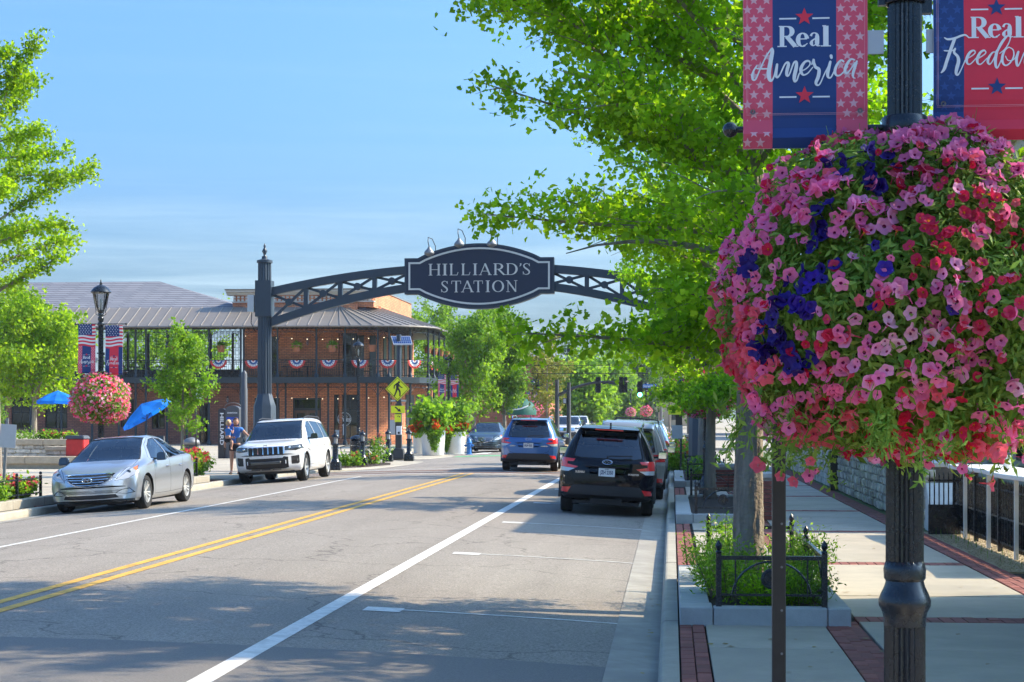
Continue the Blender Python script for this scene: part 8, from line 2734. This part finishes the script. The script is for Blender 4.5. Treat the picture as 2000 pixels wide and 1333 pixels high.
def bed(px0, px1, y0, y1, lab, seed):
 x0, x1 = -14.3, -12.62
 t = thing('flower_bed', lab, 'flower bed', (x0, y0, WALK))
 for k in range(2):
  b = MB(); b.box((x1 - x0) * k / 2 + .004, (x1 - x0) * (k + 1) / 2 - .004, 0, .2, -.02, .16); b.build('stone_block', M['kerb'], t, bevel=.01)
 n = 5
 for k in range(n):
  b = MB(); b.box(x1 - x0 - .2, x1 - x0, .2 + (y1 - y0 - .2) * k / n + .004, .2 + (y1 - y0 - .2) * (k + 1) / n - .004, -.02, .16); b.build('stone_block', M['kerb'], t, bevel=.01)
 b = MB(); b.box(0, x1 - x0 - .2, .2, y1 - y0, -.02, .12); b.build('soil', M['soil'], t)
 r = thing('iron_fence', 'low black rail along ' + lab, 'fence', (x1 - .3, y0 + .25, WALK + .1))
 L = y1 - y0 - .5
 for k in range(4):
  b = MB(); b.box(-.025, .025, L * k / 3 - .025, L * k / 3 + .025, 0, .48); b.ball((0, L * k / 3, .52), .035, 8, 6); b.build('post', M['iron'], r)
 for z in (.12, .42):
  b = MB(); b.box(-.015, .015, 0, L, z - .015, z + .015); b.build('rail', M['iron'], r)
  b = MB(); b.box(-1.2, -.015, -.015, .015, z - .015, z + .015); b.build('rail', M['iron'], r)
 b = MB(); b.box(-1.24, -1.2, -.025, .025, 0, .48); b.ball((-1.22, 0, .52), .035, 8, 6); b.build('post', M['iron'], r)
 return t
bed(0, 0, 30.6, 35.0, 'the bed at the far left edge', 1)
bed(0, 0, 40.0, 46.8, 'the rose bed between silver sedan and white suv', 2)
for k, (x, y, rx, ry, h, fl, lab) in enumerate([(-13.45, 34.1, .65, .8, .5, 2, 'bushy green plant in the bed at the far left edge'), (-13.3, 32.3, .6, 1.2, .5, 0, 'second bush in the far left bed, nearer the camera'),
  (-13.3, 42.2, .65, 1.4, .6, 1, 'rose bush at the near end of the rose bed'), (-13.3, 44.9, .65, 1.3, .62, 1, 'rose bush at the far end of the rose bed'), (-13.75, 49.0, .5, 1.6, .75, 2, 'red flowered bush left of the woman'), (-14.9, 45.5, .6, 1.4, .8, 1, 'taller orange rose bush behind the rose bed')]):
 shrub('rose_bush', lab, (x, y, WALK + .08), rx, ry, h, 2600, .075, 'lime', [M['fl_cream'], M['fl_salmon'], M['fl_rose']][fl], 'bushes in the left beds', 'bush', 60 + k, fl_n=120 if fl else 30, fl_sz=.08)
def seat_wall(lab, y, x0, x1, z0, z1, stones=True, cap=.12, d=.6, group='limestone seat walls of the plaza'):
 t = thing('seat_wall', lab, 'wall', (x0, y, WALK), 0, group)
 w = x1 - x0
 b = MB(); b.box(0, w, .06, d, z0, z1 - cap); b.build('wall_core', M['limestone'], t)
 if stones:
  z = z0
  rows = max(1, round((z1 - cap - z0) / .14)); hh = (z1 - cap - z0) / rows
  for j in range(rows):
   x = random.uniform(-.2, 0)
   while x < w - .15:
    l_ = random.uniform(.28, .6)
    o = link('stone', random.choice(sm_), t, (max(x, 0) + l_ / 2, .05, z0 + (j + .5) * hh)); o.scale = (l_ * .95, .12, hh * .92); o.data.materials[0] = M['stone']
    x += l_
 n = max(1, round(w / 1.6))
 for k in range(n):
  b = MB(); b.box(w * k / n + .004, w * (k + 1) / n - .004, -.06, d + .04, z1 - cap, z1); b.build('cap_stone', M['limestone'], t, bevel=.012)
xl, xr = at(-30, 60), at(150, 60)
seat_wall('lowest limestone step of the plaza, long and smooth', 57.0, at(-60, 57), at(160, 57), 0, .42, False, .24)
seat_wall('middle limestone seat wall with rough stones under a smooth cap', 60.5, at(-60, 60.5), at(158, 60.5), 0, .95, True, .2)
seat_wall('short curved stone bench in front of the red bin', 58.6, at(88, 58.6), at(160, 58.6), .3, .72, True, .13)
struct(MB().prism([(at(-60, 61), 61.1), (at(158, 61), 61.1), (-27, 76), (-36, 90), (-60, 90)], 0.1, .95 + WALK - .04, 'xy').build('raised_terrace', M['concrete']))
t = thing('litter_bin', 'red and black bin behind the silver sedan', 'bin', (at(152, 57.9), 57.9, WALK)); b = MB(); b.box(-.32, .3, -.3, .3, 0, 1.0); b.build('body', mat('bin_red', (0.5, 0.02, 0.02), .5), t, bevel=.03); b = MB(); b.box(-.36, .34, -.34, .34, 1.0, 1.12, top=(.05, .05)); b.build('lid', M['kiosk'], t, bevel=.02)
for k in range(7):
 px = [18, 40, 60, 88, 100, 112, 132][k]
 shrub('terrace_plant', ['clump of pale grass at the left of the terrace edge', 'clump of grass left of the tree trunk', 'clump of grass under the tree', 'small red flowers on the terrace edge, first', 'small red flowers on the terrace edge, second', 'small red flowers on the terrace edge, third', 'red flowers on the terrace edge next to the flower ball'][k], (at(px, 62.0), 62.0, 1.05), .3, .2, .32, 260, .1, 'lime', M['fl_rose'] if k > 2 else None, 'plants along the terrace edge', 'plant', 80 + k, k < 3, 10, .09)
def parasol(x, y, z0, r_, h, tilt, az, lab, closed=False, n=8, grp='blue cafe parasols'):
 t = thing('parasol', lab, 'parasol', (x, y, z0), 0, grp)
 b = MB(); b.tube([(0, 0, 0), (0, 0, h)], .022, 8); b.lathe([(.25, 0), (.25, .05), (.05, .1), (.04, .3)], n=12); b.build('pole', M['iron'], t)
 M_ = Matrix.Translation((0, 0, h)) @ Matrix.Rotation(az, 4, 'Z') @ Matrix.Rotation(tilt, 4, 'Y')
 ap = M_ @ Vector((0, 0, .42))
 rim = [M_ @ Vector((r_ * math.cos(2 * PI * k / n), r_ * math.sin(2 * PI * k / n), 0)) for k in range(n)]
 mid_ = [M_ @ Vector((r_ * .55 * math.cos(2 * PI * k / n), r_ * .55 * math.sin(2 * PI * k / n), .23)) for k in range(n)]
 for k in range(n):
  l_ = (k + 1) % n
  b = MB(); sag = (mid_[k] + mid_[l_]) / 2 - M_.to_3x3() @ Vector((0, 0, .02)); e_ = (rim[k] + rim[l_]) / 2 - M_.to_3x3() @ Vector((0, 0, .03)) * 1 - ((rim[k] + rim[l_]) / 2 - M_ @ Vector((0, 0, 0))) * .02
  fl_ = M_.to_3x3() @ Vector((0, 0, -.12))
  b.add([ap, mid_[k], sag, mid_[l_], rim[k], e_, rim[l_], rim[k] + fl_, e_ + fl_, rim[l_] + fl_], [(0, 1, 2), (0, 2, 3), (1, 4, 5, 2), (2, 5, 6, 3), (4, 7, 8, 5), (5, 8, 9, 6)])
  o = b.build('canopy_panel', M['canvas'], t, fix=False)
  b = MB(); b.tube([ap - Vector((0, 0, .02)), mid_[k] - Vector((0, 0, .025)), rim[k] - Vector((0, 0, .02))], .009, 4); b.build('rib', M['iron'], t)
  b = MB(); b.tube([Vector((0, 0, h - .25)), mid_[k] - Vector((0, 0, .03))], .007, 4); b.build('strut', M['iron'], t)
 return t
M['canvas'] = leaf_mat('parasol_canvas', (0.012, 0.22, 0.80), (0.015, 0.26, 0.85), .45, rough=.8, isl=False)
parasol(at(113, 70), 70, 1.05, .86, 1.52, 0, .2, 'open blue parasol on the raised terrace at the left')
parasol(at(287, 66), 66, WALK + .05, 1.1, 1.85, R(-32), R(8), 'steeply tilted blue parasol in front of the brick wall')
t = thing('sign', 'leaning grey sign back on a perforated post at the far left edge', 'sign', (at(14, 33.4), 33.2, WALK), 0); 
b = MB(); b.bar((-.02, 0, 0), (.085, 0, 1.75), .05, .04); b.build('post', M['galv'], t)
b = MB(); b.add([(-.07, -.05, 1.18), (.26, -.05, 1.16), (.29, -.05, 1.62), (-.03, -.05, 1.64), (-.07, -.046, 1.18), (.26, -.046, 1.16), (.29, -.046, 1.62), (-.03, -.046, 1.64)], [(0, 1, 2, 3), (7, 6, 5, 4), (0, 4, 5, 1), (1, 5, 6, 2), (2, 6, 7, 3), (3, 7, 4, 0)]); b.build('sign_plate', M['alu'], t)
t = thing('sign', 'small white parking sign on a thin pole by the narrow young tree', 'sign', (at(383, 52), 52, WALK)); b = MB(); b.tube([(0, 0, 0), (0, 0, 2.75)], .03, 8); b.build('post', M['post_dark'], t); b = MB(); b.box(-.0, .22, -.04, -.035, 2.28, 2.72); b.build('sign_plate', M['sign_white'], t)
t = thing('metal_drum', 'grey metal bin with domed lid beside the young tree trunk', 'bin', (at(374, 58), 58, WALK)); b = MB(); b.lathe([(.22, 0), (.25, .8), (.3, .82)], n=16); b.build('body', M['kiosk'], t, smooth=40); b = MB(); b.lathe([(.3, .82), (.27, .95), (.15, 1.03), (.03, 1.06)], n=16); b.build('lid', M['galv'], t, smooth=True)

# distance: brick building, signals, wires
FB = thing('far_building', 'tall red brick building with low hipped roof beyond the crossing', 'building', (at(1000, 175), 175, 0))
BRF = brick_mat('far_brick', (0.50, 0.18, 0.09), (0.40, 0.13, 0.07), (.2, .1, .07), .45, .16)
fx1 = at(1072, 175) - FB.location.x
b = MB(); b.box(-9, fx1, 0, 26, 0, 8.0); b.build('wall', BRF, FB)
b = MB(); e_ = .7; b.add([(-9, -e_, 7.9), (fx1 + e_, -e_, 7.9), (fx1 + e_, 26, 7.9), (-9, 26, 7.9), (-5, 7, 10.0), (fx1 - 4, 7, 10.0), (fx1 - 4, 20, 10.0), (-5, 20, 10.0)], [(0, 1, 5, 4), (1, 2, 6, 5), (2, 3, 7, 6), (3, 0, 4, 7), (4, 5, 6, 7), (3, 2, 1, 0)]); b.build('roof', M['slate'], FB)
b = MB(); b.box(-9, fx1 + .3, -.3, 26, 7.5, 7.88); b.build('eave_board', M['frame'], FB)
for k in range(3):
 x = fx1 - 1.6 - 2.2 * k
 b = MB(); b.box(x, x + 1.0, -.06, .02, 4.6, 6.6); o = b.build('window', M['frame'], FB)
 b = MB(); b.box(x + .1, x + .9, -.07, -.061, 4.7, 5.55); b.box(x + .1, x + .9, -.07, -.061, 5.65, 6.5); b.build('pane', M['dark_glass'], o)
M['awn'] = mat('green_awning', (0.005, 0.10, 0.07), .7)
t = thing('awning', 'dark green rounded awning with a white swoosh in front of the far brick building', 'awning', (at(1014, 150), 150, 2.0))
b = MB(); b.lathe([(1.5, .0), (1.5, .35), (1.35, .8), (1.0, 1.2), (.5, 1.45), (.02, 1.55)], n=20, caps=False); b.build('canopy', M['awn'], t, smooth=True)
b = MB(); script(b, [[(-.9, 0, .06), (-.3, .12, .1), (.3, .2, .12), (1.0, .5, .05)]], lambda x, y, dz: (x, -math.sqrt(max(.1, 1.52 ** 2 - x * x)) - .05, y + .35)); b.build('swoosh', M['sign_white'], t, fix=False)
for px, s_, w, h, c_, lab in [(1105, 260, 9, 4.5, 'limestone', 'low pale house beyond the signal mast'), (1298, 300, 9, 4.5, 'limestone', 'small house with red-brown gable roof at the end of the street')]:
 t = thing('far_house', lab, 'house', (at(px, s_), s_, 0))
 b = MB(); b.box(-w / 2, w / 2, 0, 8, 0, h); b.build('wall', M[c_], t)
 b = MB(); b.prism([(-w / 2 - .5, h), (w / 2 + .5, h), (0, h + 3.2)], -.4, 8.4); b.build('roof', mat('roof_tile', (.34, .15, .09), .85, var=.2), t)
 for q in (-2.2, 1.2):
  b = MB(); b.box(q, q + 1.1, -.05, .02, 1.2, 2.6); b.build('window', M['frame'], t)
S1 = 110.0
t = thing('signal_mast', 'dark mast with a long curved arm carrying traffic signals across the street', 'traffic signal', (at(1088, S1), S1, WALK))
sz_ = lambda py: at(1088, S1, py)[1] - WALK
sxx = lambda px: at(px, S1) - at(1088, S1)
b = MB(); b.lathe([(.25, 0), (.25, .3), (.16, .5), (.12, sz_(742))], n=12); b.build('pole', M['post_dark'], t, smooth=40)
b = MB(); b.tube([(0, 0, sz_(773)), (sxx(1110), 0, sz_(763)), (sxx(1135), 0, sz_(753)), (sxx(1160), 0, sz_(748)), (sxx(1190), 0, sz_(746)), (sxx(1228), 0, sz_(746))], [.10, .095, .085, .08, .07, .05], 8); b.build('arm', M['post_dark'], t, smooth=True)
b = MB(); b.box(sxx(1176), sxx(1206), -.05, .05, sz_(751), sz_(744)); b.build('sign_back', M['frame'], t)
def signal(x, z, parent=None, y=-.1, lit=None, s_=1.0):
 b = MB(); b.box(x - .17, x + .17, y - .14, y + .14, z - .5, z + .5); o = b.build('signal_head', M['frame'], parent, bevel=.03)
 cols_ = [(.25, .02, .02), (.25, .15, .02), (.02, .2, .12)]
 for k in range(3):
  zz = z + .34 - .34 * k
  b = MB(); b.lathe([(.135, y - .15), (.13, y - .17), (.01, y - .18)], (x, 0, zz), n=14, ax='y')
  b.build('lens', M['green_on'] if lit == k else M['frame'], o)
  b = MB(); b.lathe([(.15, y - .14), (.155, y - .34)], (x, 0, zz), n=14, ax='y', caps=False); b.build('visor', M['frame'], o)
 return o
M['green_on'] = emit_mat('green_signal', (0.15, 1.0, 0.75), 5)
for px in (1168, 1214, 1220): signal(sxx(px), sz_(752), t, y=.25)
t = thing('signal_mast', 'second dark pole right of the mast arm foot with a pedestrian signal', 'traffic signal', (at(1111, 104), 104, WALK))
b = MB(); b.lathe([(.22, 0), (.22, .3), (.14, .5), (.11, at(1111, 104, 752)[1])], n=12); b.build('pole', M['post_dark'], t, smooth=40)
b = MB(); b.box(-.36, -.12, -.15, .05, 2.5, 2.85); o = b.build('pedestrian_signal', M['frame'], t, bevel=.02)
b = MB(); b.box(-.32, -.16, -.16, -.151, 2.54, 2.81); b.build('lens', M['alu'], o)
b = MB(); b.box(-.1, .14, -.1, .1, 5.6, 5.9); b.build('camera_box', M['frame'], t)
t = thing('signal_mast', 'signal arm reaching in from the right with a green light and blue Norwich St sign', 'traffic signal', (at(1352, S1), S1, WALK))
sx2 = lambda px: at(px, S1) - at(1352, S1)
b = MB(); b.lathe([(.2, 0), (.14, .4), (.12, sz_(752))], n=12); b.build('pole', M['post_dark'], t)
b = MB(); b.tube([(0, 0, sz_(757)), (sx2(1300), 0, sz_(755)), (sx2(1243), 0, sz_(754))], .05, 8); b.build('arm', M['post_dark'], t)
signal(sx2(1250), sz_(761), t, lit=2)
b = MB(); b.box(sx2(1255), sx2(1282), -.12, -.1, sz_(758.5), sz_(751)); o = b.build('street_name_sign', mat('sign_blue', (0.01, 0.18, 0.55), .5), t)
b = MB(); text_mesh(b, 'Norwich St', .26, lambda x, y, dz: ((sx2(1255) + sx2(1282)) / 2 + x, -.123, sz_(755) + y), .006, width=.78); b.build('lettering', M['sign_white'], o, fix=False)
for k, (py0, lab) in enumerate(((711, 'upper overhead wire crossing the street'), (727, 'lower overhead wire crossing the street'))):
 t = thing('overhead_wire', lab, 'cable', (0, 125, 0))
 z = at(1200, 125, py0)[1]
 xs_ = np.linspace(-28, 26, 19)
 b = MB(); b.tube([(x, 0, z + .5 * ((x + 5) / 27) ** 2 - .1) for x in xs_], .022, 5, False); b.build('wire', M['ink'], t)

t = thing('utility_pole', 'pale slim pole standing at the end of the right pavement', 'pole', (at(1291, 180), 180, 0)); b = MB(); b.lathe([(.16, 0), (.12, 7.5)], n=8); b.build('shaft', M['galv'], t)
for k, (x, y, w, h, lab) in enumerate([(-30, 235, 12, 5.5, 'low brick shopfront far behind on the left'), (9, 130, 8, 5.5, 'brick shopfront beyond the crossing on the right, mostly behind leaves'), (9, 160, 8, 6.5, 'taller brick shopfront further on the right, behind leaves')]):
 t = thing('shopfront', lab, 'building', (x, y, 0)); b = MB(); b.box(0, w, 0, 22, 0, h); b.build('wall', BRF, t)
 b = MB(); b.box(-.2, w + .2, -.2, 22.2, h, h + .3); b.build('parapet', M['limestone'], t)
 for q in range(3):
  b = MB(); b.box(.8 + q * w / 3.2, .8 + q * w / 3.2 + 1.5, -.04, .02, .8, 2.8); b.build('window', M['frame'], t)

# the woman holding a toddler
SKIN = mat('skin', (0.52, 0.27, 0.18), .5, var=.08, scale=20)
M['tee'] = mat('blue_tee', (0.05, 0.19, 0.55), .85, var=.15, scale=10, bump=.4, bscale=25)
M['shorts'] = mat('dark_shorts', (0.012, 0.012, 0.02), .85, var=.15)
M['hair_brown'] = mat('brown_hair', (0.07, 0.025, 0.012), .5, var=.3, scale=30, stretch=(1, 1, .3))
M['hair_blond'] = mat('blond_hair', (0.70, 0.50, 0.24), .6, var=.3, scale=40)
M['lips'] = mat('lips', (0.35, 0.09, 0.08), .5)
def skinned(name, verts, edges, radii, m, parent, root=0, levels=2):
 me = bpy.data.meshes.new(name)
 me.from_pydata(verts, edges, [])
 o = bpy.data.objects.new(name, me); C.objects.link(o)
 o.modifiers.new('skin', 'SKIN').use_smooth_shade = True
 for i, r_ in enumerate(radii):
  rr = r_ if isinstance(r_, tuple) else (r_, r_)
  me.skin_vertices[0].data[i].radius = rr
  me.skin_vertices[0].data[i].use_root = i == root
 o.modifiers.new('sub', 'SUBSURF').levels = levels
 dg = bpy.context.evaluated_depsgraph_get()
 m2 = bpy.data.meshes.new_from_object(o.evaluated_get(dg))
 bpy.data.objects.remove(o)
 m2.name = name
 m2.materials.clear(); m2.materials.append(m)
 m2.polygons.foreach_set('use_smooth', [True] * len(m2.polygons))
 m2.polygons.foreach_set('material_index', [0] * len(m2.polygons))
 return link(name, m2, parent)
def head_parts(t, c, r, hair, hm, face_dir, long=False):
 """c head centre, face_dir unit vector"""
 f = Vector(face_dir).normalized(); s_ = f.cross(Vector((0, 0, 1))).normalized(); u = Vector((0, 0, 1))
 c = Vector(c)
 b = MB(); b.ball(c, r, 16, 12, (.80, .88, 1.12)); 
 b.tube([c + f * r * .80 + u * r * .15, c + f * r * 1.02 - u * r * .12, c + f * r * .82 - u * r * .2], [r * .07, r * .13, r * .08], 6)
 for k in (-1, 1): b.ball(c + s_ * k * r * .82 - u * r * .05, r * .2, 8, 6, (.5, .7, 1.1))
 h = b.build('head', SKIN, t, smooth=True)
 for k in (-1, 1):
  b = MB(); b.ball(c + f * r * .76 + s_ * k * r * .30 + u * r * .08, r * .10, 8, 6); b.build('eye', M['ink'], h)
 b = MB(); b.tube([c + f * r * .80 - u * r * .45 + s_ * k * r * .2 for k in (-1, 0, 1)], r * .05, 5); b.build('mouth', M['lips'], h)
 b = MB()
 bm = []
 b.ball(c - f * r * .12 + u * r * .14, r * 1.06, 16, 12, (.86, .92, 1.05))
 o = b.build('hair', hm, t, smooth=True)
 me = o.data
 for v in me.vertices:
  d = v.co - c
  if d.dot(f) > r * .35 and d.z < r * .62: v.co = c + (v.co - c) * .78
  elif d.z < -r * .5 and d.dot(f) > -r * .3: v.co = c + (v.co - c) * .75
  if hair == 'curly': v.co += Vector((random.uniform(-1, 1), random.uniform(-1, 1), random.uniform(-1, 1))) * r * .09
 if hair == 'bun':
  b = MB(); b.ball(c - f * r * 1.05 + u * r * .3, r * .38, 10, 8); b.build('hair_bun', hm, o, smooth=True)
 return h
WX, WY = at(459, 52.4), 52.4
W = thing('person', 'woman in blue t-shirt and dark shorts at the kerb, holding a toddler', 'person', (WX, WY, WALK))
V = [(0, 0, .93), (0, 0, 1.08), (.01, -.01, 1.26), (.01, 0, 1.40), (.015, -.01, 1.47), (.03, -.02, 1.54),
     (-.09, 0, .86), (-.10, -.01, .48), (-.115, .02, .09), (-.12, -.10, .03),
     (.09, .0, .86), (.115, -.03, .48), (.11, .05, .09), (.13, -.06, .03),
     (-.17, .0, 1.39), (-.27, -.06, 1.16), (-.17, -.24, 1.10), (-.05, -.27, 1.12),
     (.19, 0, 1.39), (.36, -.06, 1.24), (.52, -.14, 1.12), (.58, -.16, 1.10)]
E = [(0, 1), (1, 2), (2, 3), (3, 4), (4, 5), (0, 6), (6, 7), (7, 8), (8, 9), (0, 10), (10, 11), (11, 12), (12, 13), (3, 14), (14, 15), (15, 16), (16, 17), (3, 18), (18, 19), (19, 20), (20, 21)]
Rd = [(.15, .11), (.125, .095), (.14, .10), (.12, .08), .055, .05, .095, .062, .038, .036, .095, .062, .038, .036, .055, .042, .032, .034, .055, .042, .03, .03]
skinned('body', V, E, Rd, SKIN, W)
head_parts(W, (.035, -.03, 1.61), .105, 'bun', M['hair_brown'], (.25, -.9, -.3))
def hand(parent, wrist, d, up, s_=1.0, curl=.5):
 d = Vector(d).normalized(); up = Vector(up).normalized(); sd_ = d.cross(up).normalized()
 w = Vector(wrist)
 V_ = [w, w + d * .05 * s_]; E_ = [(0, 1)]; R_ = [(.022 * s_, .014 * s_), (.034 * s_, .014 * s_)]
 for k, L in enumerate((.07, .08, .075, .06)):
  o_ = sd_ * (.024 - .016 * k) * s_
  i0 = len(V_)
  V_ += [w + d * .085 * s_ + o_, w + d * (.085 + L * .5) * s_ + o_ - up * .012 * curl * s_, w + d * (.085 + L * .75) * s_ + o_ - up * .04 * curl * s_]
  E_ += [(1, i0), (i0, i0 + 1), (i0 + 1, i0 + 2)]; R_ += [.0085 * s_, .008 * s_, .007 * s_]
 i0 = len(V_)
 V_ += [w + d * .035 * s_ + sd_ * .04 * s_ - up * .01 * s_, w + d * .07 * s_ + sd_ * .055 * s_ - up * .02 * s_]
 E_ += [(0, i0), (i0, i0 + 1)]; R_ += [.011 * s_, .009 * s_]
 skinned('hand', V_, E_, R_, SKIN, parent, 0, 1)
hand(W, (.57, -.16, 1.10), (1, -.3, -.2), (0, 0, 1)); hand(W, (-.06, -.27, 1.12), (1, 0, .1), (0, 1, .2))
V = [(0, 0, .90), (0, 0, 1.08), (.01, -.01, 1.26), (.01, 0, 1.39), (.012, -.005, 1.445), (-.17, 0, 1.385), (-.225, -.03, 1.26), (.19, 0, 1.385), (.285, -.035, 1.30)]
E = [(0, 1), (1, 2), (2, 3), (3, 4), (3, 5), (5, 6), (3, 7), (7, 8)]
skinned('t_shirt', V, E, [(.185, .135), (.15, .115), (.16, .12), (.14, .098), .07, .074, .066, .074, .066], M['tee'], W)
V = [(0, 0, .97), (0, 0, .90), (-.095, 0, .80), (-.10, 0, .68), (.095, 0, .80), (.105, 0, .68)]
skinned('shorts', V, [(0, 1), (1, 2), (2, 3), (1, 4), (4, 5)], [(.165, .12), (.175, .13), .112, .10, .112, .10], M['shorts'], W)
for x, y in ((-.12, -.06), (.13, -.02)):
 b = MB(); b.ball((x, y, .03), .05, 12, 8, (1, 2.6, .7)); b.build('shoe', mat('shoe', (.03, .02, .015), .6), W, smooth=True)
T = thing('person', 'blond curly toddler in a blue shirt and dark shorts carried on the woman\'s hip', 'person', (WX - .17, WY - .17, WALK + 1.02))
V = [(0, 0, .08), (0, 0, .2), (.0, 0, .34), (.005, 0, .40), (.01, 0, .45), (.06, -.06, .03), (.16, -.13, -.02), (.13, -.14, -.22), (.15, -.19, -.25), (-.06, .02, .03), (-.13, .1, -.05), (-.12, .1, -.22),
     (.1, -.04, .33), (.16, -.08, .23), (.17, -.02, .34), (-.08, .0, .33), (-.12, .05, .22), (-.05, .12, .2)]
E = [(0, 1), (1, 2), (2, 3), (3, 4), (0, 5), (5, 6), (6, 7), (7, 8), (0, 9), (9, 10), (10, 11), (2, 12), (12, 13), (13, 14), (2, 15), (15, 16), (16, 17)]
skinned('body', V, E, [(.075, .065), (.075, .06), (.07, .055), .035, .03, .05, .045, .032, .026, .05, .042, .03, .03, .024, .022, .03, .024, .022], SKIN, T)
head_parts(T, (.02, -.01, .545), .092, 'curly', M['hair_blond'], (.7, -.6, -.1))
skinned('shirt', [(0, 0, .08), (0, 0, .2), (.0, 0, .34), (.003, 0, .39), (.08, -.03, .34), (.12, -.055, .28), (-.075, 0, .34), (-.1, .02, .28)], [(0, 1), (1, 2), (2, 3), (2, 4), (4, 5), (2, 6), (6, 7)], [(.09, .078), (.085, .07), (.08, .064), .045, .04, .036, .04, .036], M['tee'], T)
skinned('shorts', [(0, 0, .1), (0, 0, .04), (.07, -.07, .02), (.13, -.11, -.01), (-.06, .03, .02), (-.10, .07, -.03)], [(0, 1), (1, 2), (2, 3), (1, 4), (4, 5)], [(.085, .075), (.085, .075), .062, .056, .06, .055], M['shorts'], T)
for x, y, z in ((.15, -.17, -.26), (-.12, .09, -.25)):
 b = MB(); b.ball((x, y, z), .032, 10, 6, (1.2, 1.9, .8)); b.build('shoe', mat('toddler_shoe', (.12, .06, .04), .7), T, smooth=True)
hand(T, (.17, -.02, .34), (0, .2, 1), (1, 0, 0), .6); hand(T, (-.05, .12, .2), (1, .3, 0), (0, 0, 1), .6)
b = MB()
for _ in range(150):
 if random.random() < .5: x, y, z = random.uniform(-.45, -.12), random.uniform(11, 40), .012
 else: x, y, z = random.uniform(.3, 3.4), random.uniform(11, 34), WALK + .006
 if .33 < x < 1.55 and (15 < y < 19.6 or 29 < y < 34): continue
 a = random.uniform(0, 6.28); s_ = random.uniform(.015, .035)
 b.quad(*[(x + s_ * q * math.cos(a + w), y + s_ * q * math.sin(a + w), z + random.uniform(0, .008)) for q, w in ((1, 0), (.7, 1.6), (1, 3.1), (.7, 4.7))])
b.build('fallen_leaves', leaf_mat('dry_leaf', (.22, .13, .04), (.4, .3, .08), .2), kind='stuff', fix=False)

hz = MB().box(-180, 180, -20, 560, -1.2, 45).build('haze', mat('haze_surface', (1, 1, 1)), kind='stuff')
hz.data.materials.clear()
hm = bpy.data.materials.new('thin_air'); hm.use_nodes = True
hn, hl = hm.node_tree.nodes, hm.node_tree.links
hn.clear()
vo_ = hn.new('ShaderNodeOutputMaterial'); pv = hn.new('ShaderNodeVolumePrincipled')
pv.inputs['Color'].default_value = (0.80, 0.88, 1.0, 1); pv.inputs['Density'].default_value = 0.0002; pv.inputs['Anisotropy'].default_value = 0.3
hl.new(pv.outputs['Volume'], vo_.inputs['Volume'])
hz.data.materials.append(hm)
hz.display_type = 'WIRE'
